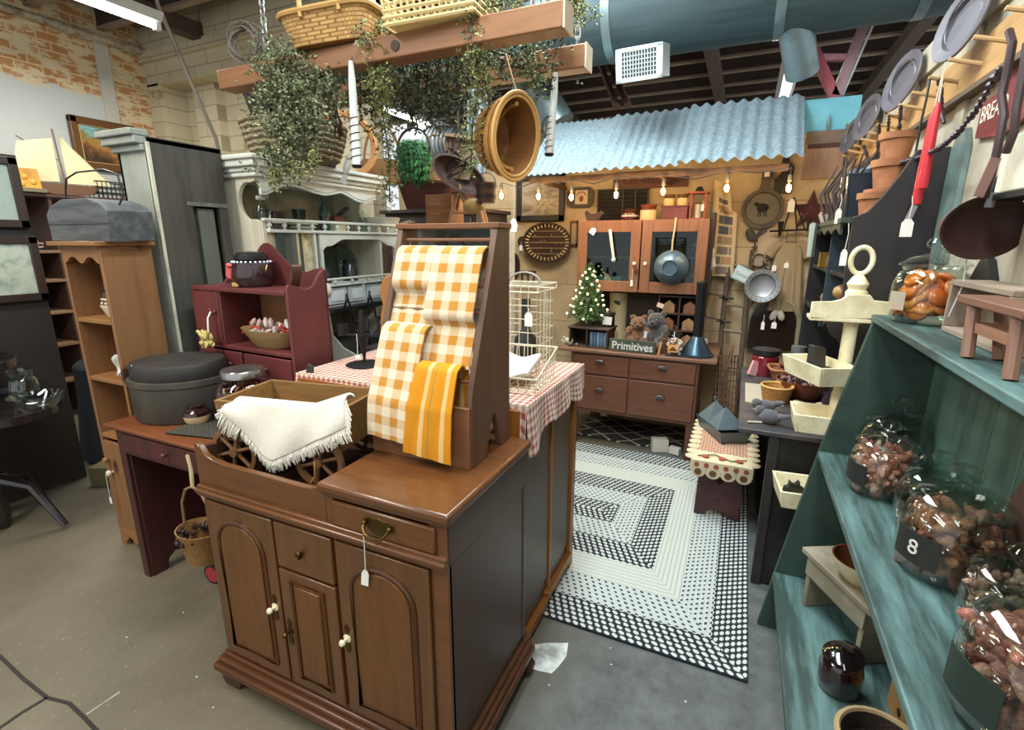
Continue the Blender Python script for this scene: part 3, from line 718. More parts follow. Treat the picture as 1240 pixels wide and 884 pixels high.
solo('wooden_paddle', m, wood('#3c3630', '#1f1b18', 'z', .6), 'narrow dark wooden paddle standing behind the potpourri jar', 'paddle', None, (-1.70, 1.52, .79), 0, (0, .12, .2))
# basket hanging under the desk, toy wheel
BK = weave('#b5874a', '#4a2f18', 60)
t = thing('market_basket', 'small tan basket hanging between the red desk and the dry sink', 'basket', (-1.945, 1.13, .30))
m = M(); m.lathe([(0, 0), (.07, 0), (.1, .14), (.103, .145), (.097, .145), (.068, .006), (0, .006)], n=24, sy=.8); obj('body', m, BK, t)
m = M(); m.tube([(.097, 0, .14), (.09, 0, .24), (.05, 0, .31), (0, 0, .335), (-.05, 0, .31), (-.09, 0, .24), (-.097, 0, .14)], .006, 6); obj('handle', m, plain('#8a6a44', .7), t)
m = M(); m.tube([(0, 0, .33), (.01, 0, .40), (0, 0, .47), (-.01, .01, .41), (0, 0, .335)], .007, 6); obj('raffia', m, plain('#c9b28c', .8), t)
m = M(); potpourri(m, .08, .04, 40, 8, .012, .02, 2); bmesh.ops.translate(m.bm, vec=(0, 0, .1), verts=m.bm.verts); o = obj('filling', m, [plain('#241512', .5), plain('#3d211a', .5)], t); o['kind'] = 'stuff'
t = thing('toy_cart', 'toy cart with red wheels on the floor behind the dry sink', 'toy', (-1.985, 1.37, 0), .1)
for x in (-.19, .0):
    for y in (-.06, .06):
        m = M(); m.lathe([(0, -.012), (.05, -.012), (.05, .012), (0, .012)], (x+.0, y, .05), 20, rot=(PI/2, 0, 0)); w_ = obj('wheel', m, plain('#1e1c1c', .6), t)
        m = M(); m.lathe([(0, -.014), (.038, -.014), (.04, 0), (.038, .014), (0, .014)], (x, y, .05), 20, rot=(PI/2, 0, 0)); obj('hub', m, plain('#a3323c', .4), w_)
m = M(); m.bb(-.2, .02, -.045, .045, .06, .1); obj('deck', m, plain('#4a2f1c', .6), t, .003)

# ------------------------------------------------------------------ pine bookcase
PN = wood('#8c6440', '#674527', 'z', .5, .8, True); PNX = wood('#966a40', '#704c2b', 'x', .5)
t = thing('pine_bookcase', 'narrow orange pine bookcase with open shelves and a scalloped top rail', 'bookcase', (-2.79, 1.41, 0))
x0, x1, y0, y1 = -2.95, -2.625, 1.30, 1.52
m = M(); m.bb(x1-.02, x1, y0, y1, 0, 1.58); objw('side_panel', m, PN, t, .002)
m = M(); m.bb(x0, x0+.02, y0, y1, 0, 1.58); objw('side_panel', m, PN, t, .002)
m = M(); m.bb(x0+.02, x1-.02, y1-.012, y1, .05, 1.58); objw('back_panel', m, PN, t)
m = M(); m.bb(x0-.045, x1+.02, y0-.03, y1+.01, 1.58, 1.60); objw('top_board', m, PNX, t, .003)
for z in (1.22, .925, .62): 
    m = M(); m.bb(x0+.02, x1-.02, y0+.003, y1-.012, z, z+.02); objw('shelf', m, PNX, t, .002)
val = [(x0+.02, 1.58), (x0+.02, 1.50)] + [(x0+.02+(x1-x0-.04)*k/32, 1.53-.03*abs(math.cos(k/32*2*PI))**2.5) for k in range(1, 32)] + [(x1-.02, 1.50), (x1-.02, 1.58)]
m = M(); m.prism(val, y0, y0+.018, 'xz'); objw('scalloped_rail', m, PNX, t, .001)
m = M(); m.bb(x0+.02, x1-.02, y0-.002, y0+.016, .1, .60); dd = objw('door', m, PN, t, .002)
m = M(); m.lathe([(0, .03), (.014, .026), (.016, .016), (.007, .006), (.007, 0)], (x0+.05, y0-.002, .5), 12, rot=(PI/2, 0, 0)); objw('knob', m, PNX, dd)
m = M(); m.lathe([(0, .03), (.014, .026), (.016, .016), (.007, .006), (.007, 0)], (x0+.06, y0-.002, .43), 12, rot=(PI/2, 0, 0)); objw('knob', m, plain('#ded5c2', .4), dd)
sk = [(x0+.02, 0), (x0+.06, 0)] + [(x0+.06+.18*k/12, .04+.018*math.cos(k/12*4*PI+PI)) for k in range(13)] + [(x1-.06, 0), (x1-.02, 0), (x1-.02, .1), (x0+.02, .1)]
m = M(); m.prism(sk, y0-.006, y0+.014, 'xz'); objw('scalloped_skirt', m, PNX, t, .001)
price_tag((x0+.06, y0-.035, .43), 'white tag hanging from the lower knob of the pine bookcase', .13, .018, .04)
t = thing('cream_bowl', 'cream bowl on the top shelf of the pine bookcase', 'bowl', (-2.74, 1.40, 1.242))
m = M(); m.lathe([(0, 0), (.05, 0), (.055, .005), (.078, .06), (.075, .062), (.05, .012), (0, .01)], n=24); obj('body', m, plain('#e3d7ba', .35), t)
m = M(); m.lathe([(0, .012), (.04, .012), (.062, .05), (.066, .1), (.06, .125), (.063, .13), (.056, .13), (.053, .12), (.05, .03), (0, .025)], n=24)
t = thing('brown_crock', 'dark brown spotted crock sitting in the cream bowl', 'crock', (-2.74, 1.40, 1.242))
obj('body', m, plain('#3d1f16', .15, coat=.8), t)
m = M(); m.tube([(.066*math.cos(a/10*PI*2), .066*math.sin(a/10*PI*2), .09) for a in range(10)], .006, 6, True); 
for a in range(9): m.ball((.064*math.cos(a*.7), .064*math.sin(a*.7), .07), .009, n=8)
obj('spots', m, plain('#d9c4ac', .3), t)
m = M(); m.sheet(lambda u, v: (-.03+.08*u, -.03+.01*math.sin(v*5), .02+.09*v+.02*math.sin(u*4)), 8, 8, .08, .08, .008); m.ball((.0, 0, .02), .025, (1.6, .8, .8))
solo('cloth_goose', m, knit('#e0dccf'), 'small white cloth bundle on the middle shelf of the pine bookcase', 'cloth', None, (-2.69, 1.35, .947), .3)
t = thing('grey_box', 'weathered grey wooden box with a rounded top on the pine bookcase', 'box', (-2.79, 1.41, 1.602))
GW = paint('#404446', '#585c5d', .2, .75, 7, 'x')
m = M(); m.prism([(-.245, 0), (.235, 0), (.245, .13), (.20, .16), (.10, .185), (-.10, .185), (-.21, .155), (-.25, .12)], -.095, .095, 'xz'); obj('body', m, GW, t, .003)
m = M(); m.tube([(-.2, -.09, .15), (-.21, -.02, .2), (-.245, 0, .24), (-.22, 0, .29), (-.12, 0, .315), (.1, 0, .315), (.2, 0, .29), (.22, 0, .2), (.2, -.02, .15)], .004, 6); obj('wire_handle', m, plain('#3a3a3a', .4, .8), t)
m = M(); m.bb(-.245, .24, -.098, -.094, .075, .078); obj('seam', m, plain('#4a4c4a', .8), t)
# ------------------------------------------------------------------ tall grey cabinet
GRY = paint('#9ba096', '#8b9087', .1, .6, 3); DGR = paint('#4a4740', '#39352f', .25, .7, 4, 'z')
t = thing('tall_cabinet', 'tall pale grey cabinet with a dark unpainted side behind the pine bookcase', 'cabinet', (-2.86, 1.82, 0))
x0, x1, y0, y1 = -2.87, -2.635, 1.58, 1.96
m = M(); m.bb(x0, x1-.02, y0, y0+.03, 0, 2.08); m.bb(x0, x0+.02, y0, y1, 0, 2.08); objw('front', m, GRY, t, .002)
m = M()
wy0, wy1, wz0, wz1 = 1.765, 1.91, 1.36, 1.78
m.bb(x1-.02, x1, y0+.012, y1, 0, wz0); m.bb(x1-.02, x1, y0+.012, y1, wz1, 2.08); m.bb(x1-.02, x1, y0+.012, wy0, wz0, wz1); m.bb(x1-.02, x1, wy1, y1, wz0, wz1); m.bb(x0, x1-.02, y1-.02, y1, 0, 2.08); m.bb(x0, x1, y0+.012, y1, 2.06, 2.085)
objw('side_panel', m, DGR, t)
m = M(); m.bb(x1-.004, x1+.006, wy0-.03, wy1+.05, wz0-.02, wz0); m.bb(x1-.004, x1+.006, wy0-.03, wy1+.05, wz1, wz1+.02); m.bb(x1-.1, x1-.02, wy0+.035, wy1-.02, wz0, wz1-.01)
objw('inset_window', m, [paint('#5e6258', '#7f8474', .3, .7, 6, 'z')], t)
m = M()
for (z0, z1, d) in ((2.02, 2.05, .02), (2.05, 2.085, .045), (2.085, 2.115, .06)): m.bb(x0-d, x1-.012, y0-d, y0+.03, z0, z1)
objw('cornice', m, GRY, t, .006)
m = M(); m.bb(x1-.004, x1+.008, y0-.002, y0+.012, 0, 2.06); objw('edge_strip', m, paint('#c9c8b4', '#8f8d7d', .3), t)

# ------------------------------------------------------------------ cream kitchen hutch
CR = paint('#dcd8c4', '#c4bfaa', .12, .5, 5, 'z'); CRW = paint('#dcdfd7', '#d0d4cb', .1, .45, 3); IVP = paint('#d8cfae', '#a59a78', .15, .6, 9)
t = thing('cream_hutch', 'big cream and white kitchen hutch with a scalloped valance and a spindle gallery', 'hutch', (-2.7, 2.6, 0))
XF = -2.47
m = M()   # near side panel with a round bite in its front edge
cz, cy_ = 1.82, -2.545
bite = [(XF-.075+(-.0)+.085*math.cos(math.radians(a)), cz+.1*math.sin(math.radians(a))) for a in range(75, 286, 14)]
P = [(-2.9, .02), (XF+.01, .02), (XF+.01, 1.70)] + [(XF-.0, 1.71)] + bite[::-1] + [(XF-.015, 1.925), (XF-.005, 1.95), (-2.9, 1.95)]
m.prism(P, 2.03, 2.055, 'xz'); objw('side_panel', m, CR, t, .002)
m = M(); m.prism([(-2.9, .02), (XF+.01, .02), (XF+.01, 1.70), (XF, 1.71)] + [(q[0], q[1]) for q in bite[::-1]] + [(XF-.015, 1.925), (XF-.005, 1.95), (-2.9, 1.95)], 3.02, 3.045, 'xz'); objw('side_panel', m, CR, t, .002)
m = M(); m.bb(-2.9, -2.88, 2.03, 3.45, .02, 1.95); objw('back_panel', m, paint('#a7a38f', '#8b8775', .2), t)
m = M()
for (z0, z1, d) in ((1.945, 1.97, .02), (1.97, 1.995, .03), (1.995, 2.03, .05), (2.03, 2.055, .065)): m.bb(-2.92, XF+d, 2.03-d, 3.045+d, z0, z1)
objw('cornice', m, CRW, t, .007)
ys = [2.055+ (3.02-2.055)*k/40 for k in range(41)]
def vz(y):
    q = (y-2.055)/.965
    pts = [(0, 1.855), (.03, 1.852), (.08, 1.875), (.14, 1.905), (.2, 1.918), (.28, 1.915), (.4, 1.893), (.5, 1.885), (.58, 1.90), (.64, 1.915), (.7, 1.90), (.8, 1.87), (.88, 1.862), (.94, 1.88), (.97, 1.893), (1, 1.893)]
    for (a, b), (c, d) in zip(pts, pts[1:]):
        if q <= c: return b+(d-b)*(q-a)/(c-a)
    return 1.893
m = M(); m.prism([(2.055, 1.95)] + [(y, vz(y)) for y in ys] + [(3.02, 1.95)], XF-.018, XF, 'yz'); v_ = objw('valance', m, CRW, t)
m = M(); m.tube([(XF+.001, y, vz(y)+.016) for y in ys], .002, 5); objw('bead', m, paint('#9aa49c', None), v_)
m = M(); m.bb(-2.9, XF+.03, 2.055, 3.45, 1.65, 1.668); objw('gallery_shelf', m, CRW, t, .003)
m = M(); m.bb(XF, XF+.028, 2.03, 3.45, 1.712, 1.728); g = objw('gallery_rail', m, CRW, t, .003)
for k in range(14):
    y = 2.07+k*.1045
    m = M(); m.lathe([(.006, 0), (.009, .004), (.006, .010), (.014, .02), (.014, .026), (.006, .036), (.009, .041), (.006, .045)], (XF+.014, y, 1.668), 10); objw('spindle', m, CRW, t)
# lower front: plain panel, stile, arched cubby, small drawers
m = M(); m.bb(XF-.02, XF, 2.055, 2.39, .9, 1.65); objw('front_panel', m, IVP, t, .003)
for a in (2.385, 3.2):
    m = M(); m.bb(XF-.01, XF+.02, a, a+.02, .9, 1.65); objw('stile', m, CRW, t, .002)
yy = [2.46+.72*k/30 for k in range(31)]
def az(y):
    q = abs((y-2.82)/.37)
    return 1.57+.045*(1 if q < .45 else math.cos((q-.45)/.4*PI)*.5+.5 if q < .85 else 0)-.02*(q > .93)
m = M(); m.prism([(2.43, 1.645), (2.43, 1.32), (2.455, 1.32), (2.455, 1.55)] + [(y, az(y)) for y in yy] + [(3.18, 1.55), (3.18, 1.32), (3.2, 1.32), (3.2, 1.645)], XF-.0, XF+.02, 'yz'); objw('arched_frame', m, CRW, t, .002)
m = M(); m.bb(-2.9, XF+.05, 2.43, 3.2, 1.315, 1.33); objw('cubby_shelf', m, CRW, t, .002)
m = M(); m.tube([(XF+.05, 2.44, 1.362), (XF+.06, 2.8, 1.365), (XF+.05, 3.18, 1.362)], .008, 6)
for y in (2.5, 2.66, 2.82, 2.98, 3.14): m.lathe([(.007, 0), (.012, .008), (.012, .016), (.006, .03)], (XF+.05, y, 1.33), 8)
objw('cubby_rail', m, CRW, t)
LAV = paint('#cdd6d8', '#b4bfc4', .12, .5)
for k in range(4):
    a = 2.45+k*.19
    m = M(); m.bb(XF, XF+.03, a, a+.175, 1.195, 1.305); d_ = objw('drawer', m, LAV, t, .004)
    m = M(); m.bb(XF+.03, XF+.034, a+.03, a+.145, 1.215, 1.285); objw('drawer_panel', m, paint('#dde4e4', None), d_, .002)
m = M(); m.bb(-2.9, XF+.02, 2.43, 3.25, 1.175, 1.195); objw('bottom_board', m, LAV, t, .003)
m = M(); m.bb(-2.88, XF-.02, 2.4, 3.4, .02, .9); objw('base', m, paint('#4a4842', '#35332f', .3), t)
# striped cloth on the front panel
m = M(); m.sheet(lambda u, v: (XF+.012+.006*math.sin(u*11), 2.105+.205*u, 1.662-.36*v), 14, 10, 1, .36, .006)
solo('striped_runner', m, stripes([(0, '#39433d'), (.3, '#4f5450'), (.55, '#5f625c'), (.68, '#c9b88a'), (.76, '#3f4a42'), (.92, '#c2b48c')]), 'dark green and grey striped cloth hanging below the spindle gallery of the cream hutch', 'cloth', None)
# things on the gallery shelf
def H(px, py, x=-2.62): return at(px, py, x=x)
def bottle(loc, prof, mat, label, name='glass_bottle', cap=None, group='glassware on the cream hutch', cat='bottle'):
    t = thing(name, label, cat, loc, 0, group); m = M(); m.lathe(prof, n=18); obj('glass', m, mat, t)
    if cap: mm = M(); mm.lathe(cap[0], n=16); obj('cap', mm, cap[1], t)
    return t
ZG = 1.669
GLC = glassm('#dfe9e6', 1.1); GLB = glassm('#a9d3d8', 1.2)
bottle((-2.56, 2.12, ZG), [(0, 0), (.042, 0), (.048, .01), (.048, .1), (.03, .14), (.022, .15), (.022, .17)], GLC, 'clear glass bottle with a wide neck at the near end of the gallery shelf', cap=([(.024, .165), (.026, .168), (.026, .185), (0, .187)], plain('#b8bdb8', .3)))
t = thing('glass_tumbler', 'ribbed clear glass tumbler on a stack of plates behind the gallery rail', 'glass', (-2.66, 2.48, ZG+.05), 0, 'glassware on the cream hutch')
m = M(); m.lathe([(0, .002), (.035, .002), (.046, .085), (.043, .085), (.033, .01), (0, .01)], n=20, wob=.02); obj('glass', m, glassm('#b9c6c2', 1.3), t)
t = thing('labelled_crock', 'dark glossy crock with a white band behind the gallery rail of the cream hutch', 'crock', (-2.64, 2.27, ZG))
m = M(); m.lathe([(0, 0), (.06, 0), (.068, .02), (.068, .075), (.05, .1), (.05, .118), (0, .12)], n=20); obj('body', m, plain('#3a1a1c', .15, coat=.8), t)
m = M(); m.lathe([(.0685, .04), (.0695, .05), (.0685, .062), (.066, .062), (.066, .04), (.0685, .04)], n=20); obj('band', m, plain('#d8cfc6', .4), t)
t = thing('plate_stack', 'two pale plates stacked on the gallery shelf', 'plate', (-2.66, 2.48, ZG)); m = M()
m.lathe([(0, .0), (.06, .0), (.1, .02), (.1, .026), (.06, .008), (0, .008)], n=24); obj('lower_plate', m, plain('#c9c5b0', .3), t)
m = M(); m.lathe([(0, .02), (.06, .02), (.11, .042), (.11, .048), (.06, .03), (0, .03)], n=24); obj('upper_plate', m, plain('#d5d2c0', .3), t)
bottle((-2.56, 2.60, ZG), [(0, 0), (.033, 0), (.036, .01), (.036, .11), (.03, .14), (.014, .17), (.012, .2), (.016, .205), (.016, .215), (0, .216)], GLB, 'tall pale blue glass bottle standing on the gallery shelf')
m = M(); m.box((0, 0, .05), (.15, .12, .1)); 
t = thing('tin_box', 'small dark red box with a cream side on the gallery shelf', 'box', (-2.66, 2.78, ZG), .1); m = M(); m.box((0, -.0, .05), (.12, .12, .1)); obj('body', m, plain('#d2c6a4', .6), t, .003); m = M(); m.box((0, 0, .085), (.126, .126, .035)); obj('lid', m, plain('#5e2626', .5), t, .003)
m = M(); m.prism([(0, 0), (.09, .02), (.085, .035), (-.005, .02)], -.03, .03, 'xz'); solo('dark_scoop', m, plain('#2a2422', .5), 'small dark scoop tilted on the red box of the gallery shelf', 'scoop', None, (-2.66, 2.84, ZG+.103), .5, (0, -.5, .5))
bottle((-2.55, 2.96, ZG), [(0, 0), (.035, 0), (.037, .01), (.035, .08), (.015, .11), (.012, .14), (.015, .145), (0, .146)], GLC, 'small clear glass bottle beside the white bowl on the gallery shelf')
t = thing('white_bowl', 'white enamel bowl at the far end of the gallery shelf', 'bowl', (-2.58, 3.19, ZG)); m = M(); m.lathe([(0, 0), (.1, 0), (.115, .01), (.15, .105), (.155, .108), (.148, .11), (.11, .015), (0, .012)], n=28); obj('body', m, plain('#dedbd0', .3), t)
m = M(); rng = random.Random(4)
for k in range(14): m.tube([(0, rng.uniform(-.05, .05), 0), (rng.uniform(-.05, .05), rng.uniform(-.1, .1), .05), (rng.uniform(-.1, .1), rng.uniform(-.12, .12), rng.uniform(.02, .1))], .004, 5)
solo('twig_bundle', m, plain('#a58a66', .8), 'small bundle of dry twigs beside the white bowl on the gallery shelf', 'twigs', None, (-2.55, 3.4, ZG+.005))
price_tag((XF+.03, 3.3, 1.725), 'white tag tied to the far end of the spindle gallery', .01, .03, .05)
price_tag((XF+.04, 2.78, 1.36), 'white tag hanging from the cubby rail of the cream hutch', .04, .03, .05)
# in the cubby
for (y, r, h, lab) in ((2.55, .05, .13, 'nearer one of two dark metal jars in the arched cubby of the cream hutch'), (2.8, .055, .15, 'taller of two dark metal jars, in the middle of the arched cubby')):
    t = thing('dark_jar', lab, 'jar', (-2.56, y, 1.33), 0, 'dark jars in the cubby'); m = M(); m.lathe([(0, 0), (r, 0), (r, h*.65), (r*.75, h*.78), (r*.75, h*.8)], n=18); obj('body', m, plain('#34373c', .25, .3, coat=.5), t); m = M(); m.lathe([(r*.8, h*.8), (r*.84, h*.82), (r*.84, h), (0, h)], n=18); obj('lid', m, plain('#4a4d50', .3, .8), t)
t = thing('glass_cloche', 'clear glass dome jar behind the dark jars in the arched cubby', 'jar', (-2.72, 2.88, 1.33)); m = M(); m.lathe([(0, 0), (.12, 0), (.13, .03), (.13, .13), (.09, .2), (.045, .225), (.045, .24)], n=24); obj('glass', m, GLC, t); m = M(); m.lathe([(.05, .235), (.06, .238), (.06, .252), (0, .255)], n=20); obj('lid', m, plain('#4e3a2c', .6), t)
m = M(); m.bb(-.005, .005, -.06, .06, 0, .14); solo('blue_card', m, plain('#b6cfe0', .6), 'pale blue card standing at the near side of the arched cubby', 'card', None, (-2.6, 2.46, 1.331), -.2)

# ------------------------------------------------------------------ burgundy wall shelf standing on the desk
BG = paint('#69302f', '#5a2928', .1, .5, 3); BGI = wood('#9a6a3c', '#6e4726', 'x', .55)
t = thing('burgundy_shelf', 'burgundy painted shelf unit with a scrolled back standing on the red desk', 'shelf unit', (-2.17, 1.72, .79), math.radians(-3))
W2, D0, D1 = .36, -.115, .11    # local: x -.36..+.36
scr = lambda f: [(D0, 0), (D1, 0), (D1, .70), (D1-.02, .69), (D1-.07, .64), (D1-.12, .60), (D1-.16, .60), (D1-.19, .615), (D0, .605)]
for x in (-W2, W2-.018):
    P = [(D0, 0), (D1, 0), (D1, .68), (D1-.015, .685), (D1-.04, .665), (D1-.08, .61), (D1-.13, .595), (D1-.17, .615), (D0+.01, .625), (D0, .61)] if x > 0 else [(D0, 0), (D1, 0), (D1, .66), (D1-.05, .60), (D0+.1, .585), (D0, .58)]
    m = M(); m.prism(P, x, x+.018, 'yz'); obj('side_panel', m, BG, t, .002)
crest = [(-W2, 0), (W2, 0), (W2, .67), (W2-.02, .69)] + [(W2-.02-(2*W2-.04)*k/28, .69+.115*math.exp(-((k-15.5)/4.6)**2)-.025*math.exp(-((k-5)/3)**2)-.035*math.exp(-((k-24)/4)**2)) for k in range(29)] + [(-W2, .67)]
m = M(); m.prism(crest, D1-.012, D1, 'xz'); obj('scrolled_back', m, BG, t)
m = M(); m.bb(-W2+.018, W2-.018, D0-.006, D1-.012, .575, .595); obj('top_shelf', m, BG, t, .003)
m = M(); m.bb(-W2+.018, W2-.018, D0, D1-.012, .29, .31); obj('middle_shelf', m, BG, t, .003)
m = M(); m.bb(-.145, -.13, D0, D1-.012, .30, .58); obj('divider', m, BG, t, .002)
m = M(); m.bb(-.12, W2-.02, D1-.016, D1-.012, .31, .575); obj('inner_back', m, BGI, t)
m = M(); m.bb(-W2+.02, -.148, D0-.003, D0+.012, .312, .572); d_ = obj('door', m, BG, t, .002)
m = M(); m.lathe([(0, .024), (.011, .02), (.013, .013), (.006, .006), (.006, 0)], (-.20, D0-.003, .48), 12, rot=(PI/2, 0, 0)); m.lathe([(0, .02), (.009, .016), (.011, .01), (.005, .004), (.005, 0)], (-.17, D0-.003, .475), 12, rot=(PI/2, 0, 0)); obj('knobs', m, BG, d_)
for (a, b) in ((-.34, -.18), (-.17, -.02), (.0, .335)):
    m = M(); m.bb(a, b, D0-.004, D0+.012, .16, .28); d_ = obj('drawer', m, BG, t, .003)
    m = M(); m.lathe([(0, .024), (.01, .02), (.013, .013), (.006, .006), (.006, 0)], ((a+b)/2, D0-.004, .22), 12, rot=(PI/2, 0, 0)); obj('knob', m, BG, d_)
m = M(); m.bb(-W2+.018, W2-.018, D0+.01, D1-.012, .0, .16); obj('base', m, BG, t)
SH = lambda x, y, z: Vector((-2.17, 1.72, .79)) + Matrix.Rotation(math.radians(-3), 3, 'Z') @ Vector((x, y, z))
t = thing('lidded_crock', 'black cherry coloured glossy crock with pearl trim on top of the burgundy shelf', 'crock', SH(-.02, .0, .595))
m = M(); m.lathe([(0, 0), (.075, 0), (.092, .02), (.095, .07), (.085, .115), (.066, .13)], n=28); obj('body', m, plain('#2b171b', .12, coat=1), t)
m = M(); m.lathe([(.07, .128), (.075, .132), (.075, .15), (.06, .165), (0, .17)], n=28); obj('lid', m, plain('#1d1a1c', .35), t)
m = M()
for k in range(26): m.ball((.086*math.cos(2*PI*k/26), .086*math.sin(2*PI*k/26), .12), .006, n=6)
obj('pearl_trim', m, plain('#c9d6e2', .2, coat=.6), t)
m = M(); m.box((-.06, -.085, .07), (.045, .006, .05), (0, .3, -.2)); m.ball((-.045, -.09, .105), .014, (1.5, .6, .8)); obj('gift_tag', m, plain('#cf5f5f', .7), t)
m = M(); m.box((-.02, -.088, .015), (.04, .006, .018)); obj('label', m, plain('#b99a5e', .6), t)
m = M(); m.prism([(0, 0), (.02, -.005), (.075, .1), (.07, .135), (.06, .14), (.03, .08)], -.02, .02, 'xz'); solo('wooden_wedge', m, wood('#5d4232', '#33231a', 'z', .6), 'dark curved wooden piece leaning on the right end of the burgundy shelf', 'wooden piece', None, SH(.22, .03, .597), 0, (0, .35, -.5))
t = thing('candy_bowl', 'wooden dough bowl of wrapped candy canes in the burgundy shelf', 'bowl', SH(.125, -.035, .31))
m = M(); m.lathe([(0, 0), (.085, 0), (.1, .01), (.155, .085), (.158, .092), (.15, .09), (.095, .02), (0, .016)], n=28, sx=1.2, sy=.6); obj('body', m, wood('#a08458', '#74582f', 'x', .6), t)
m = M(); rng = random.Random(11)
for k in range(44):
    m.mi = k % 3; p = Vector((rng.uniform(-.13, .13), rng.uniform(-.055, .055), .065+rng.random()*.055)); a = rng.random()*PI
    if m.mi == 2: m.tube([p, p+Vector((math.cos(a)*.035, math.sin(a)*.02, .01)), p+Vector((math.cos(a)*.07, math.sin(a)*.03, .0))], .005, 6)
    else: m.ball(p, .019, (1.5, .7, .6), 7, (a, a, 0))
o = obj('candy', m, [plain('#cdb3aa', .3, coat=.5), plain('#d9d0cb', .25, coat=.5), plain('#b8352e', .35)], t); o['kind'] = 'stuff'
m = M(); rng = random.Random(2)
for k in range(70):
    a = rng.random()*2*PI; r0 = rng.random()*.03; p = Vector((r0*math.cos(a), -.01-rng.random()*.03, -.13+rng.uniform(-.035, .035)))
    m.ball(p, .014, (1.3, .4, .8), 6, (a, a*2, 0))
t = thing('dried_flower_bunch', 'pale yellow dried flower ornament hanging from the knob of the burgundy shelf', 'ornament', SH(-.185, -.155, .475)); obj('blooms', m, plain('#cdbd78', .8), t)
m = M(); m.tube([(0, .02, .0), (0, .0, -.03), (.004, -.01, -.1)], .004, 5); obj('ribbon', m, plain('#e8dccb', .7), t)

# ------------------------------------------------------------------ paneled cabinet behind the dry sink, with its cloth
t = thing('panelled_cabinet', 'brown panelled cabinet behind the dry sink, under the red checked cloth', 'cabinet', (-1.17, 1.82, 0)); cab2 = t
W3 = wood('#5d4331', '#3a281c', 'z', .42); W3O = wood('#9a6026', '#5f3a18', 'z', .4)
m = M(); m.bb(-1.70, -.66, 1.51, 2.14, .04, 1.03); objw('body', m, W3, t)
m = M(); m.bb(-1.705, -.655, 1.492, 1.512, 0, 1.03); objw('front_frame', m, W3O, t, .002)
for (a, b) in ((1.525, 1.80), (1.83, 2.07)):
    m = M(); m.bb(-.662, -.652, a, b, .16, .97); objw('side_panel', m, wood('#54402f', '#36281d', 'z', .42), t, .003)
m = M(); m.bb(-.66, -.642, 2.09, 2.14, .015, 1.03); objw('corner_post', m, W3O, t, .002)
m = M(); m.bb(-.66, -.645, 1.805, 1.825, .05, 1.03); objw('muntin', m, W3O, t, .002)
for (a, b, z) in ((1.5, 1.78, .0), (1.78, 2.12, .02)):
    m = M(); m.bb(-.665, -.637, a, b, .03+z, .075+z); objw('base_moulding', m, W3O, t, .004)
CHK = gingham('#971f1a', '#e2d2bd', 36, mid=.55)
def cloth_fn(u, v):
    x = -1.72+1.085*u; y = 1.515+.67*v; z = 1.048+.002*math.sin(u*40)*math.sin(v*20); return (x, y, z)
t = thing('checked_tablecloth', 'red and white checked cloth draped over the panelled cabinet', 'tablecloth', (-1.17, 1.82, 1.04))
m = M(); m.sheet(cloth_fn, 40, 24, 1.085, .67, .006); objw('top', m, CHK, t)
def rdrop(u, v):
    y = 1.505+.69*u; d = .13+.06*max(0, 1-u*3.2)+.025*math.sin(u*17)*.6+.03*max(0, .2-abs(u-.45))
    return (-.636+.012*v+.01*math.sin(u*24)*v, y, 1.048-d*v)
m = M(); m.sheet(rdrop, 50, 12, .69, .16, .005); objw('right_fall', m, CHK, t)
def fdrop(u, v):
    x = -1.72+1.085*u; d = .065+.012*math.sin(u*20)+.12*max(0, (u-.93)/.07)
    return (x, 1.507-.01*v-.004*math.sin(u*50)*v, 1.048-d*v)
m = M(); m.sheet(fdrop, 60, 8, 1.085, .1, .005); objw('front_fall', m, CHK, t)
# iron candelabra
IRON = plain('#1d1d1e', .55, .4)
t = thing('iron_candle_stand', 'black iron candle stand with two cups on the red checked cloth', 'candle holder', (-1.545, 1.74, 1.052), math.radians(12))
m = M(); m.lathe([(0, .012), (.03, .01), (.075, .004), (.085, 0), (0, 0)], n=24); obj('base', m, IRON, t)
m = M(); m.lathe([(.008, .008), (.006, .03), (.012, .07), (.025, .125), (.028, .128), (.028, .14), (.018, .142), (.016, .2), (.008, .25), (0, .252)], n=16); obj('cone_stem', m, IRON, t)
m = M(); m.bb(-.105, .105, -.012, .012, .132, .14); obj('arm', m, IRON, t)
for s in (-1, 1):
    m = M(); m.lathe([(0, .13), (.022, .13), (.024, .132), (.024, .185), (.02, .185), (.02, .137), (0, .137)], (s*.1, 0, 0), 16); obj('cup', m, IRON, t)
price_tag((-1.545, 1.70, 1.20), 'white tag lying at the foot of the black iron candle stand', .10, .03, .02)
# bread board
bp = [(-.03, 0), (.07, 0), (.085, .1), (.075, .2), (.085, .28), (.078, .34), (.06, .39), (.03, .415), (0, .42), (-.03, .41), (-.05, .38), (-.056, .34), (-.045, .3), (-.055, .26), (-.06, .16), (-.05, .06)]
m = M(); m.prism(bp, -.009, .009, 'xz'); solo('bread_board', m, wood('#a4692c', '#764618', 'z', .5), 'orange brown wooden bread board leaning behind the towel stand', 'cutting board', None, (-1.235, 1.57, 1.06), 0, (-.06, 0, .25), .004)
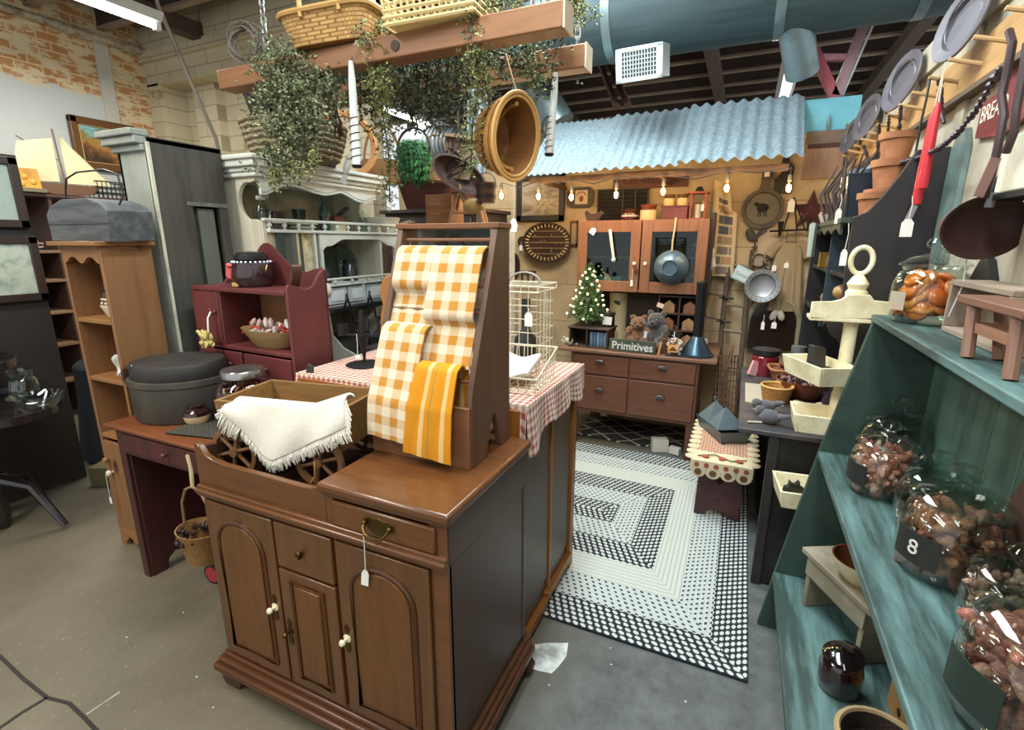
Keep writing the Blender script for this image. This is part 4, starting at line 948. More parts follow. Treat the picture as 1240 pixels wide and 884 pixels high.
# wire cage and white wire basket
WW = plain('#ddd6bb', .5)
t = thing('wire_cage', 'cream wire cage with a hooped handle on the checked cloth', 'cage', (-.87, 2.03, 1.052), math.radians(2))
def wire_box(m, w, d, h, n, k, z0=0):
    r = .0022
    for z in [z0+h*i/k for i in range(k+1)]: m.tube([(-w/2, -d/2, z), (w/2, -d/2, z), (w/2, d/2, z), (-w/2, d/2, z)], r, 5, True)
    for i in range(n+1):
        for s in (-1, 1):
            m.cyl((-w/2+w*i/n, s*d/2, z0), (-w/2+w*i/n, s*d/2, z0+h), r, n=5); m.cyl((s*w/2, -d/2+d*i/n, z0), (s*w/2, -d/2+d*i/n, z0+h), r, n=5)
    return m
m = wire_box(M(), .2, .22, .345, 5, 6); obj('wire_body', m, WW, t)
m = M(); m.tube([(-.11, -.12, .345), (.11, -.12, .345), (.11, .12, .345), (-.11, .12, .345)], .004, 6, True); m.tube([(-.11, -.12, .37), (.11, -.12, .37), (.11, .12, .37), (-.11, .12, .37)], .003, 6, True)
for k in range(9): m.cyl((-.11+.0275*k, -.12, .37), (-.11+.0275*k, .12, .37), .002, n=5)
for (a, b) in ((-.11, -.12), (.11, -.12), (.11, .12), (-.11, .12)): m.cyl((a, b, .345), (a, b, .37), .003, n=5)
obj('lid', m, WW, t)
m = M(); m.tube([(.075*math.cos(PI*k/12), 0, .37+.05*math.sin(PI*k/12)) for k in range(13)], .005, 6); obj('handle', m, plain('#9a938a', .5), t)
m = M(); m.lathe([(0, .01), (.05, .01), (.055, .05), (.05, .12), (.02, .16), (.02, .3)], n=12); solo('dark_lantern', m, plain('#24241f', .5), 'dark lantern standing inside the cream wire cage', 'lantern', None, (-.87, 2.05, 1.055))
price_tag((-.80, 1.915, 1.33), 'white tag hanging on the front of the cream wire cage', .02, .035, .06)
t = thing('wire_tray', 'low cream wire basket on the checked cloth in front of the cage', 'basket', (-.79, 1.74, 1.052), math.radians(4))
m = M(); r = .0022
for k in range(9):
    x = -.13+.26*k/8; m.tube([(x, -.13, .06), (x, -.12, .0), (x, .12, .0), (x, .13, .13)], r, 5)
for k in range(7):
    y = -.12+.24*k/6; m.tube([(-.14, y, .06+.07*k/6), (-.13, y, 0), (.13, y, 0), (.14, y, .06+.07*k/6)], r, 5)
m.tube([(-.14, -.135, .06), (.14, -.135, .06), (.14, .135, .13), (-.14, .135, .13)], .004, 6, True)
obj('wire_body', m, WW, t)
t2 = M(); t2.sheet(lambda u, v: (-.12+.2*u, -.09+.18*v, .05+.04*v+.01*math.sin(u*8)), 12, 8, .2, .18, .012)
solo('folded_cloth', t2, knit('#d9d2c0'), 'cream folded cloth lying in the low wire basket', 'cloth', None, (-.79, 1.76, 1.056), .07)

# hook rail and iron things below the cream hutch
t = thing('iron_hook_rail', 'row of black iron hooks and twisted iron pieces below the drawers of the cream hutch', 'hook rail', (-2.36, 2.8, 1.15))
m = M(); m.bb(-.05, .0, -.4, .35, .0, .03); obj('rail', m, IRON, t, .003)
for k in range(4):
    y = -.34+.22*k
    m = M(); m.tube([(0, y, .02), (.04, y, .03), (.06, y, .08), (.05, y+.02, .12), (.03, y+.04, .10), (.04, y+.07, .0), (.03, y+.09, -.06), (.05, y+.12, -.08)], .008, 6); obj('hook', m, IRON, t)
m = M(); rng = random.Random(9)
for k in range(14):
    p = Vector((rng.uniform(.0, .06), rng.uniform(-.36, .3), rng.uniform(-.25, -.06))); m.tube([p, p+Vector((.02, rng.uniform(-.05, .05), -.07)), p+Vector((0, rng.uniform(-.1, .1), -.14))], .01, 6)
obj('iron_pieces', m, IRON, t)
m = M(); m.prism([(-.0, 0), (.34, 0), (.34, .07), (.26, .16), (.16, .21), (.1, .25), (.05, .32), (.04, .45), (.0, .47)], -.01, .01, 'xz')
solo('grey_cradle_end', m, paint('#8b8a7c', '#6d6c60', .3, .6, 5), 'grey green curved wooden headboard leaning between the burgundy shelf and the iron candle stand', 'headboard', None, (-1.98, 1.93, .80), 0, (0, 0, .6), .003)
m = M(); m.bb(-2.3, -1.72, 1.88, 2.1, .0, .79); solo('low_chest', m, paint('#3f3a34', '#2c2925', .3), 'low dark chest under the grey curved headboard', 'chest', None)
m = M(); m.bb(-2.25, -1.9, 2.5, 3.02, 0, .92); solo('dark_cupboard', m, paint('#2d2c2b', '#403d39', .3), 'dark cupboard standing in front of the cream hutch below the iron hooks', 'cupboard', None)
m = M(); m.ball((0, 0, 0), .04, (1, .7, 1.1)); solo('checked_pincushion', m, plain('#bdb8a6', .9), 'small checked cushion tucked behind the right side of the burgundy shelf', 'cushion', None, tuple(at(394, 352, y=2.0)))
# ------------------------------------------------------------------ ducts and ceiling pieces
GALV = paint('#46585b', '#3a4b4f', .3, .6, 4, 'x', .05, .3); GALVL = paint('#84979a', '#6c7d80', .3, .35, 5, None, .05, .5)
t = thing('main_duct', 'big round galvanised air duct crossing under the ceiling above the awning', 'duct', (-.3, 4.1, 3.215))
m = M(); m.cyl((-3.6, 0, 0), (1.45, 0, 0), .30, n=32); obj('pipe', m, GALV, t)
for x in (-2.2, -.75, .35, 1.1):
    m = M(); m.cyl((x-.03, 0, 0), (x+.03, 0, 0), .305, n=32); obj('seam_band', m, GALVL, t)
m = M(); m.cyl((-2.0, 0, .3), (-2.0, 0, .4), .006, n=5); obj('hanger', m, plain('#77777a', .4, .8), t); m = M(); m.cyl((.3, 0, .3), (.3, 0, .4), .006, n=5); obj('hanger', m, plain('#77777a', .4, .8), t)
t = thing('air_vent', 'pale grey square air vent with a grid on the side of the big duct', 'vent', (-.76, 3.66, 2.74), math.radians(-6), None, (math.radians(14), 0, math.radians(-4)))
m = M(); m.bb(-.15, .15, -.0, .22, -.09, .1); obj('box', m, plain('#a9b4b4', .5), t, .004)
m = M(); 
for (a, b, c, d) in ((-.155, .155, -.1, -.075), (-.155, .155, .075, .1), (-.155, -.115, -.1, .1), (.115, .155, -.1, .1)): m.bb(a, b, -.012, .004, c, d)
obj('frame', m, plain('#c3cccb', .45), t, .003)
m = M()
for k in range(13): m.bb(-.115+.23*k/12-.003, -.115+.23*k/12+.003, -.01, -.002, -.075, .075)
for k in range(7): m.bb(-.115, .115, -.006, .0, -.075+.15*k/6-.003, -.075+.15*k/6+.003)
obj('grille', m, plain('#aeb8b8', .5), t)
m = M(); m.bb(-.116, .116, -.004, -.002, -.076, .076); obj('dark_inside', m, plain('#23282b', .8), t)
m = M(); m.cyl((.13, 4.08, 3.02), (.235, 4.3, 2.73), .105, n=24); solo('branch_duct', m, GALVL, 'short round branch duct slanting down from the big duct above the awning', 'duct', None)
m = M(); m.cyl((-1.95, 4.5, 3.0), (-1.72, 4.5, 2.78), .14, n=24); m.cyl((-1.72, 4.5, 2.78), (-1.60, 4.5, 2.60), .14, n=24)
for q in (.2, .5, .8): p = Vector((-1.95, 4.5, 3.0)).lerp(Vector((-1.6, 4.5, 2.6)), q); m.cyl(p, p+Vector((.012, 0, -.012)), .148, n=24)
solo('elbow_duct', m, GALVL, 'silver jointed duct elbow seen behind the hanging market basket', 'duct', None)
m = M(); pts = [(-4.25, 6.2, 2.95), (-3.6, 6.1, 2.86), (-3.0, 6.0, 2.75), (-2.55, 5.9, 2.6)]; 
P = []
for k in range(60):
    q = k/59*3; i = min(2, int(q)); P.append(Vector(pts[i]).lerp(Vector(pts[i+1]), q-i))
m.tube(P, [.2+.012*(k % 2) for k in range(60)], 18); solo('flexible_duct', m, paint('#94999a', '#747a7c', .2, .5, 4), 'fat white flexible duct sloping down behind the hanging greenery', 'duct', None)
# pinkish A-shaped timber piece resting on the booth wall
PK = paint('#b85a68', '#9a6e74', .35, .6, 6)
t = thing('timber_letter', 'faded red upside down A shape of timber standing on the blue wall board', 'ornament', (.47, 4.46, 2.582))
def bar(m, a, b, w, d):
    a, b = Vector(a), Vector(b); v = (b-a).normalized(); n = Vector((-v.z, 0, v.x))*w/2
    p = [a-n, b-n, b+n, a+n]; m.prism([(q.x, q.z) for q in p], -d/2, d/2, 'xz'); return m
m = bar(M(), (.0, 0, .0), (-.17, 0, .33), .065, .06); obj('left_bar', m, PK, t, .003)
m = bar(M(), (.0, 0, .02), (.125, 0, .52), .065, .06); obj('right_bar', m, paint('#a5848a', '#8f5f68', .4, .6, 6), t, .003)
m = bar(M(), (-.25, 0, .3), (.09, 0, .25), .04, .05); obj('cross_bar', m, paint('#c58a94', '#a5666f', .35, .6, 6), t, .003)
m = bar(M(), (.04, 0, .02), (.18, 0, .52), .014, .015); obj('side_strip', m, plain('#d3dede', .5), t)
m = M(); m.tube([(-4.6, 3.0, 3.7), (-4.62, 3.05, 3.5), (-4.75, 3.3, 3.1), (-4.88, 3.6, 2.6), (-4.9, 3.68, 2.2), (-4.9, 3.69, 1.8)], .018, 8)
solo('conduit', m, plain('#8f8a80', .4, .6), 'thin grey conduit slanting from the ceiling down to the cream block wall', 'pipe', None)

# ------------------------------------------------------------------ hanging timbers
TB = wood('#946640', '#644026', 'x', .55, .7)
t = thing('timber_beam', 'front hanging timber beam carrying baskets over the towel stand', 'beam', (-1.66, 2.04, 2.38), 0, None)
m = M(); m.bb(-.96, .955, -.05, .05, 0, .095); obj('timber', m, TB, t, .006)
m = M(); m.lathe([(0, 0), (.022, 0), (.022, .004), (0, .005)], (.19, -.051, .045), 14, rot=(PI/2, 0, 0)); obj('bolt_cap', m, plain('#3a2c24', .6), t)
m = M(); m.bb(.955, .963, -.052, .052, -.002, .097); obj('end_plate', m, plain('#c9b79c', .5), t)
t = thing('timber_beam', 'rear hanging timber beam behind the greenery', 'beam', (-1.66, 2.62, 2.42), 0, None)
m = M(); m.bb(-.85, .865, -.05, .05, 0, .105); obj('timber', m, TB, t, .006)
m = M(); m.bb(.865, .873, -.052, .052, -.002, .107); obj('end_plate', m, plain('#d4c6aa', .5), t)
def chain(a, b, label, n):
    a, b = Vector(a), Vector(b); m = M()
    for k in range(n):
        c = a.lerp(b, (k+.5)/n); L = (b-a).length/n*.68
        m.tube([c+Vector((math.cos(q)*L*.45*(k % 2), math.cos(q)*L*.45*(1-k % 2), math.sin(q)*L)) for q in [2*PI*i/10 for i in range(10)]], .004, 5, True)
    return solo('chain', m, plain('#b5b5b2', .35, .8), label, 'chain', None)
chain((-2.3, 2.04, 2.47), (-2.3, 2.04, 3.62), 'steel chain holding up the left end of the front timber beam', 26)
chain((-.85, 2.62, 2.52), (-.85, 2.62, 3.62), 'steel chain holding up the right end of the rear timber beam', 24)
chain((-.85, 2.04, 2.47), (-.85, 2.04, 3.62), 'steel chain holding up the right end of the front timber beam', 26)
# baskets on the beams
TAN = weave('#c9a062', '#8a6030', 26); TANP = plain('#c39a5c', .6)
t = thing('splint_basket', 'long honey coloured splint basket on top of the front timber beam', 'basket', (-1.84, 2.05, 2.478), math.radians(4))
def rbox(m, w, d, W, D, h, n=36, pw=.35, th=.006):
    """basket with rounded-rectangle plan, flaring from w x d to W x D"""
    def ring(a, b, z):
        out = []
        for k in range(n):
            q = 2*PI*k/n; c, s_ = math.cos(q), math.sin(q); out.append(Vector((a/2*math.copysign(abs(c)**pw, c), b/2*math.copysign(abs(s_)**pw, s_), z)))
        return out
    prof = [(w, d, 0), (w+(W-w)*.5, d+(D-d)*.5, h*.5), (W, D, h), (W-th*2, D-th*2, h), (w+(W-w)*.5-th*2, d+(D-d)*.5-th*2, h*.5), (w-th*2, d-th*2, th)]
    R = [[m.bm.verts.new(p) for p in ring(*q)] for q in prof]; Ls = [0, h/2, h, h+.01, h*1.5, h*2]
    for j in range(len(R)-1):
        for i in range(n):
            k = (i+1) % n; f = m.face([R[j][i], R[j][k], R[j+1][k], R[j+1][i]])
            per = (W+D)*2
            if f:
                for lp, (u, v) in zip(f.loops, ((i, Ls[j]), (i+1, Ls[j]), (i+1, Ls[j+1]), (i, Ls[j+1]))): lp[m.uv].uv = (u/n*per, v)
    m.face(R[0]); m.face(R[-1]); return m
def rim(m, W, D, z, r=.008, n=36, pw=.35):
    pts = []
    for k in range(n):
        q = 2*PI*k/n; c, s_ = math.cos(q), math.sin(q); pts.append((W/2*math.copysign(abs(c)**pw, c), D/2*math.copysign(abs(s_)**pw, s_), z))
    m.tube(pts, r, 6, True); return m
m = rbox(M(), .40, .2, .50, .27, .13); obj('body', m, TAN, t)
m = rim(M(), .505, .275, .128, .012); obj('rim', m, TANP, t)
for x in (-.09, .12):
    m = M(); m.tube([(x, -.135, .1), (x, -.14, .2), (x, -.10, .3), (x, 0, .34), (x, .1, .3), (x, .14, .2), (x, .135, .1)], .011, 6); obj('handle', m, TANP, t)
t = thing('willow_tray', 'pale willow stick tray on top of the front timber beam', 'basket', (-1.27, 2.06, 2.478), math.radians(3))
m = M(); rng = random.Random(6)
for k in range(15): m.tube([(-.2+.4*k/14, -.12, 0), (-.21+.42*k/14, -.14, .1)], .006, 5); m.tube([(-.2+.4*k/14, .12, 0), (-.21+.42*k/14, .14, .1)], .006, 5)
for z in (0, .025, .05, .075, .1): m.tube([(-.21, -.13, z), (.21, -.13, z), (.21, .13, z), (-.21, .13, z)], .008, 5, True)
for k in range(12): m.tube([(-.2, -.12+.02*k, .004), (.2, -.12+.02*k+rng.uniform(-.02, .02), .008)], .007, 5)
obj('sticks', m, plain('#cdb57e', .7), t)
t = thing('big_wicker_basket', 'big grey wicker basket with a hoop handle on top of the cream hutch', 'basket', (-2.56, 2.42, 2.058))
m = M(); m.lathe([(0, 0), (.22, 0), (.25, .05), (.28, .13), (.3, .22), (.285, .225), (.265, .13), (.235, .05), (.2, .015), (0, .015)], n=40, wob=.01); obj('body', m, weave('#8f8266', '#3b3325', 34), t)
m = M()
for z, r in ((.03, .245), (.06, .258), (.09, .27), (.12, .281), (.15, .288), (.18, .295), (.21, .302)): m.tube([(r*math.cos(2*PI*k/40), r*math.sin(2*PI*k/40), z+.006*(k % 2)) for k in range(40)], .008, 5, True)
obj('canes', m, plain('#a39675', .8), t)
m = M(); m.tube([(.3*math.cos(PI*k/16), 0, .2+.36*math.sin(PI*k/16)) for k in range(17)], .015, 7); obj('handle', m, plain('#4a3b30', .8), t)
# dark drift bundle under the left beam end and wire coil above it
m = M(); rng = random.Random(8)
for k in range(18):
    a = rng.uniform(-.12, .12); m.tube([(a, rng.uniform(-.05, .05), .36), (a*.7+.03, rng.uniform(-.06, .06), .2), (a*.8+.08, rng.uniform(-.08, .08), .02)], [.012, .018, .008], 5)
solo('dark_bark_bundle', m, plain('#3a2f2b', .9), 'dark bark bundle standing in the grey wicker basket under the left beam end', 'bark', None, (-2.62, 2.28, 2.08), .3)
m = M(); rng = random.Random(12)
for k in range(14):
    r = .07+.03*rng.random(); ph = rng.random()*6; ti = rng.uniform(-.5, .5)
    m.tube([(r*math.cos(q), .03*math.sin(q*2+ph), .1+r*math.sin(q)+ti*.05*math.cos(q)) for q in [2*PI*i/16 for i in range(16)]], .0035, 4, True)
solo('vine_coil', m, plain('#6f665c', .8), 'coil of bare grey vine on the left end of the front timber beam', 'vine', None, (-2.42, 2.02, 2.478), .2)

# market basket, hung on its side
t = thing('market_basket', 'big oval splint basket lettered MARKET hanging with its mouth turned to the aisle', 'basket', tuple(at(626, 166, y=2.25)), 0, None, sc=.86)
MB_ = wood('#b5813f', '#855826', 'z', .55, .6); MBI = wood('#9c6a38', '#6b4423', 'z', .6, .6)
# local: +z is the mouth direction, x up along the long side
m = M(); m.lathe([(0, -.25), (.13, -.25), (.155, -.235), (.178, -.1), (.195, 0)], n=40, sx=1.08, sy=.78, cap=False); obj('outer_staves', m, MB_, t)
m = M(); m.lathe([(.195, 0), (.186, -.0), (.17, -.1), (.148, -.225), (.12, -.238), (0, -.238)], n=40, sx=1.08, sy=.78, cap=False); obj('inner_staves', m, MBI, t)
m = M(); m.tube([(.2*1.08*math.cos(2*PI*k/40), .2*.78*math.sin(2*PI*k/40), -.005) for k in range(40)], .011, 6, True); m.tube([(.182*1.08*math.cos(2*PI*k/40), .182*.78*math.sin(2*PI*k/40), -.004) for k in range(40)], .008, 6, True); obj('rim', m, plain('#c99a58', .5), t)
m = M()
pr = [(.188, -.06), (.19, -.062), (.186, -.1), (.184, -.098), (.188, -.06)]; m.lathe(pr, n=40, sx=1.09, sy=.795)
obj('band', m, plain('#a87a3e', .55), t)
m = M(); m.tube([(.165*math.cos(a)*.98, .165*.74*math.sin(a)*0, -.02-.19*math.sin(a)) for a in [PI*k/14 for k in range(15)]], .012, 6); obj('handle', m, plain('#b98a4c', .5), t)
# orientation: mouth towards the aisle and a little down, long axis upright
mz = Vector((.88, -.46, -.12)).normalized(); mx = Vector((0, 0, 1)); mx = (mx - mz*mx.dot(mz)).normalized(); my = mz.cross(mx)
t.rotation_euler = Matrix((mx, my, mz)).transposed().to_euler()
# lettering wrapped on the left side
def wrap_text(txt, parent, a_mid, zc, size, mat):
    me = text_mesh(txt, size, .001)
    me.materials.clear(); me.materials.append(mat)
    for v in me.vertices:
        zz = zc+v.co.y; r = .196+zz*.17; a = a_mid+v.co.x/.18
        v.co = Vector(((r+.004)*1.08*math.cos(a), (r+.005)*.78*math.sin(a), zz))
    o = bpy.data.objects.new('lettering', me); COL.objects.link(o); o.parent = parent; return o
wrap_text('FARM MARKET', t, math.radians(98), -.135, .062, plain('#3d2616', .8))
m = M(); m.cyl((.2, 0, -.02), (.4, .02, -.12), .004, n=5); obj('cord', m, plain('#a48a66', .8), t)
price_tag(tuple(at(622, 222, y=2.2)), 'white tag hanging from the bottom of the market basket', .16, .03, .06, .5)

# taper candles in spiral wire holders
def spiral_candle(px, py0, py1, y, label, hook, k=1):
    p0, p1 = at(px[0], py0, y=y), at(px[1], py1, y=y); h = p0.z-p1.z
    t = thing('spiral_candle', label, 'candle', (p1.x, y, p1.z), 0, None)
    m = M(); m.lathe([(0, 0), (.021, 0), (.022, .01), (.017, h*.8), (.011, h), (0, h)], n=14); obj('taper', m, plain('#d7dcd6', .4), t); t.children[0].rotation_euler = (0, (p0.x-p1.x)/h, 0)
    m = M(); m.tube([((.024)*math.cos(k/8*2*PI), .024*math.sin(k/8*2*PI), .01+h*.45*k/48) for k in range(49)], .0022, 4); m.tube([(0, 0, -.01), (.024, 0, .0)], .003, 4); m.lathe([(0, -.015), (.02, -.012), (.026, .0), (.022, .0), (.0, -.008)], n=14); obj('wire_spiral', m, plain('#2a2a2a', .5, .6), t)
    m = M(); m.tube([(p0.x-p1.x, 0, h), (p0.x-p1.x, .01, h+.02), (p0.x-p1.x, .0, hook-p1.z)], .0025, 4); obj('hanger_wire', m, plain('#33302c', .5, .5), t)
    return t
spiral_candle((425, 432), 74, 200, 1.98, 'white taper candle in a spiral wire holder hanging from the front beam', 2.39)
spiral_candle((673, 665), 88, 186, 2.56, 'white taper candle in a spiral wire holder hanging near the market basket', 2.43)
m = M(); m.ball((0, 0, 0), .028, (.7, .6, 1.6)); m.ball((.0, 0, .05), .016); m.prism([(-.01, -.03), (.01, -.03), (.02, -.09), (-.02, -.09)], -.004, .004, 'xz')
solo('white_bird', m, plain('#d6d8cf', .5), 'small white bird ornament hanging below the left spiral candle', 'ornament', None, tuple(at(420, 202, y=2.2)), 0, (0, .4, 0))

# hanging and standing baskets behind the cream hutch
def hang(loc, top, label):
    m = M(); m.cyl(loc, (loc[0], loc[1], top), .0025, n=4); bpy.context.view_layer.update(); return objw('cord', m, plain('#5c5247', .8), t)
RB = weave('#5d2a26', '#2c1412', 30)
DK = paint('#3a2f2a', '#2a2320', .3)
t = thing('back_cupboard', 'tall dark cupboard behind the cream hutch carrying the red wicker basket', 'cupboard', (-2.48, 4.0, 0))
m = M(); m.bb(-2.95, -2.02, 3.72, 4.3, 0, 1.84); objw('body', m, DK, t, .004)
m = M(); m.bb(-2.98, -1.99, 3.68, 4.32, 1.84, 1.87); objw('top', m, DK, t, .004)
for a in (-2.92, -2.49):
    m = M(); m.bb(a, a+.42, 3.70, 3.722, .1, 1.8); objw('door', m, DK, t, .004)
c = at(500, 252, y=3.85)
t = thing('red_wicker_basket', 'wide dark red wicker basket on top of the dark cupboard', 'basket', (-2.48, 3.93, 1.872), math.radians(10))
m = rbox(M(), .62, .36, .76, .46, .23, pw=.6); obj('body', m, RB, t)
m = rim(M(), .77, .47, .228, .014, pw=.6); obj('rim', m, plain('#4a201d', .7), t)
t = thing('round_tan_basket', 'tan wicker basket hanging above the left end of the red wicker basket', 'basket', tuple(at(464, 222, y=3.62)))
m = M(); m.lathe([(0, 0), (.15, 0), (.18, .08), (.19, .17), (.18, .17), (.165, .08), (.14, .01), (0, .01)], n=28); obj('body', m, weave('#a97a48', '#5c3a1e', 40), t)
m = M(); m.tube([(.19*math.cos(PI*k/14), 0, .16+.3*math.sin(PI*k/14)) for k in range(15)], .01, 6); obj('handle', m, plain('#8a6440', .7), t)
hang((at(464, 222, y=3.62).x, 3.62, at(464, 222, y=3.62).z+.45), 3.62, 'cord over the tan wicker basket behind the cream hutch')
t = thing('small_tan_basket', 'smaller tan wicker basket hanging right of the green fern', 'basket', tuple(at(527, 220, y=3.6)))
m = M(); m.lathe([(0, 0), (.1, 0), (.12, .06), (.125, .14), (.117, .14), (.11, .06), (.09, .01), (0, .01)], n=24); obj('body', m, weave('#a98052', '#5c3f24', 44), t)
m = M(); m.tube([(.12*math.cos(PI*k/14), 0, .13+.22*math.sin(PI*k/14)) for k in range(15)], .006, 6); obj('handle', m, plain('#7a5a3c', .7), t)
hang((at(527, 220, y=3.6).x, 3.6, at(527, 220, y=3.6).z+.35), 3.62, 'cord over the smaller tan wicker basket')
m = M(); m.tube([(.2*math.cos(2*PI*k/20), 0, .2*math.sin(2*PI*k/20)) for k in range(20)], .025, 8, True)
solo('tan_hoop', m, plain('#b9824a', .6), 'tan wooden hoop leaning on the grey wicker basket above the cream hutch', 'hoop', None, (-2.62, 2.92, 2.26), .9)
# dough bowls, bucket, gourd
t = thing('dough_bowl', 'dark wooden dough bowl hanging tilted beside the fern', 'bowl', tuple(at(556, 212, y=2.9)), 0, None, (math.radians(75), math.radians(28), math.radians(35)))
m = M(); m.lathe([(0, -.07), (.08, -.065), (.15, -.02), (.165, .012), (.15, .012), (.135, -.015), (.07, -.05), (0, -.055)], n=28, sx=1.15, sy=.62); obj('body', m, wood('#4a3024', '#2a1a14', 'x', .5), t)
t = thing('pale_dough_bowl', 'pale wooden scoop bowl wrapped in thorny twigs above the dark dough bowl', 'bowl', tuple(at(556, 192, y=2.96)), 0, None, (math.radians(80), math.radians(5), math.radians(20)))
m = M(); m.prism([(-.08, -.13), (.08, -.13), (.10, .12), (-.10, .13)], -.01, .01, 'xy'); m.prism([(-.1, .12), (.1, .11), (.1, .13), (-.1, .14)], -.01, .04, 'xy'); obj('body', m, wood('#a58a70', '#7a604a', 'y', .6), t)
m = M(); rng = random.Random(21)
for k in range(16): m.tube([(rng.uniform(-.1, .1), rng.uniform(-.14, .14), .03), (rng.uniform(-.1, .1), rng.uniform(-.14, .14), .06), (rng.uniform(-.12, .12), rng.uniform(-.16, .1), .03)], .003, 4)
obj('twigs', m, plain('#2e231e', .8), t)
c = at(556, 180, y=2.96); hang((c.x, 2.96, c.z), 3.62, 'cord over the two hanging dough bowls')
t = thing('wood_bucket', 'small brown stave bucket with two dark bands hanging below the market basket', 'bucket', tuple(at(589, 246, y=2.9)))
m = M(); m.lathe([(0, 0), (.055, 0), (.068, .12), (.062, .12), (.05, .008), (0, .008)], n=20); obj('staves', m, wood('#5c3626', '#3a2017', 'z', .5), t)
m = M(); m.lathe([(.0595, .03), (.0625, .03), (.0645, .05), (.061, .05), (.0595, .03)], n=20); m.lathe([(.066, .09), (.068, .09), (.07, .108), (.067, .108), (.066, .09)], n=20); obj('bands', m, plain('#2f1b14', .5), t)
m = M(); m.tube([(.065*math.cos(PI*k/10), 0, .11+.07*math.sin(PI*k/10)) for k in range(11)], .003, 5); obj('bail', m, plain('#4a4a48', .4, .6), t)
c = at(589, 246, y=2.9); hang((c.x, 2.9, c.z+.18), 3.62, 'cord over the small stave bucket')
m = M(); m.ball((0, 0, 0), .07, (1, .8, .75)); m.tube([(-.05, 0, .02), (-.09, 0, .08), (-.1, 0, .14)], [.02, .014, .008], 8); t = solo('tan_gourd', m, paint('#a5834a', '#7a5c30', .3, .5), 'tan dried gourd hanging below the dark dough bowl', 'gourd', None, tuple(at(573, 250, y=2.92)))
c = at(573, 250, y=2.92); hang((c.x-.1, 2.92, c.z+.14), 3.62, 'cord over the tan gourd')
# white open shelf behind the towel stand with wooden crates on it
t = thing('white_shelf', 'white open shelf unit seen through the top of the towel stand', 'shelf unit', (-1.86, 3.2, 0))
WP = paint('#d3d4cc', '#b3b4ac', .15)
for x in (-2.18, -1.56):
    m = M(); m.bb(x, x+.025, 3.05, 3.4, 0, 1.70); objw('side_panel', m, WP, t, .002)
m = M(); m.bb(-2.2, -1.52, 3.03, 3.42, 1.70, 1.725); objw('top', m, WP, t, .003)
for z in (.3, .75, 1.2, 1.42): 
    m = M(); m.bb(-2.16, -1.555, 3.05, 3.4, z, z+.02); objw('shelf', m, WP, t)
m = M(); m.bb(-2.16, -1.555, 3.39, 3.4, 0, 1.7); objw('back_panel', m, paint('#8e9591', '#7a807c', .2), t)
def crate(loc, w, d, h, col, label, rz=0, mat=None):
    t = thing('wooden_crate', label, 'crate', loc, rz, None)
    for s in (-1, 1):
        m = M()
        for k in range(3): m.bb(-w/2, w/2, s*d/2-.005, s*d/2+.005, h*k/3+.003, h*(k+1)/3-.003)
        obj('slatted_side', m, mat or wood(col, '#5a3a20', 'x', .6), t, .001)
    m = M()
    for s in (-1, 1): m.bb(s*(w/2)-.006, s*(w/2)+.006, -d/2+.005, d/2-.005, 0, h)
    m.bb(-w/2, w/2, -d/2, d/2, 0, .006); obj('ends', m, mat or wood(col, '#5a3a20', 'y', .6), t)
    return t
crate((-2.0, 3.2, 1.726), .2, .18, .2, '#9a6238', 'orange brown slatted crate behind the small wooden stool')
t = thing('small_stool', 'small wooden stool with splayed legs on the white shelf behind the towel stand', 'stool', (-1.79, 3.17, 1.726), .3)
m = M(); m.bb(-.11, .11, -.07, .07, .2, .225); obj('seat', m, wood('#8a5a34', '#5f3a20', 'x', .5), t, .004)
for sx in (-1, 1):
    for sy in (-1, 1):
        m = M(); m.cyl((sx*.07, sy*.04, .2), (sx*.12, sy*.07, 0), .014, n=8); obj('leg', m, wood('#a06c40', '#704626', 'z', .5), t)
m = M(); m.cyl((-.1, -.058, .07), (.1, -.058, .07), .01, n=8); obj('stretcher', m, wood('#a06c40', '#704626', 'z', .5), t)
t = thing('frayed_basket', 'tiny straw nest on top of the small wooden stool', 'nest', (-1.79, 3.17, 1.953)); m = M(); rng = random.Random(31)
for k in range(40): a = rng.random()*6.28; m.tube([(.05*math.cos(a), .05*math.sin(a), .01), (.06*math.cos(a+.8), .06*math.sin(a+.8), .02+rng.random()*.04), (.05*math.cos(a+1.6), .05*math.sin(a+1.6), .03)], .003, 4)
obj('straw', m, plain('#a88a60', .8), t)
t = thing('wire_egg_basket', 'brown basket with looped handles on the white shelf behind the towel stand', 'basket', (-1.9, 3.16, 1.441)); m = M(); m.lathe([(0, 0), (.08, 0), (.1, .09), (.095, .09), (.075, .008), (0, .008)], n=20); obj('body', m, weave('#7a5238', '#3d2618', 44), t)
m = M(); m.tube([(.09*math.cos(PI*k/10), 0, .08+.12*math.sin(PI*k/10)) for k in range(11)], .007, 5); obj('handle', m, plain('#5f3f2a', .7), t)

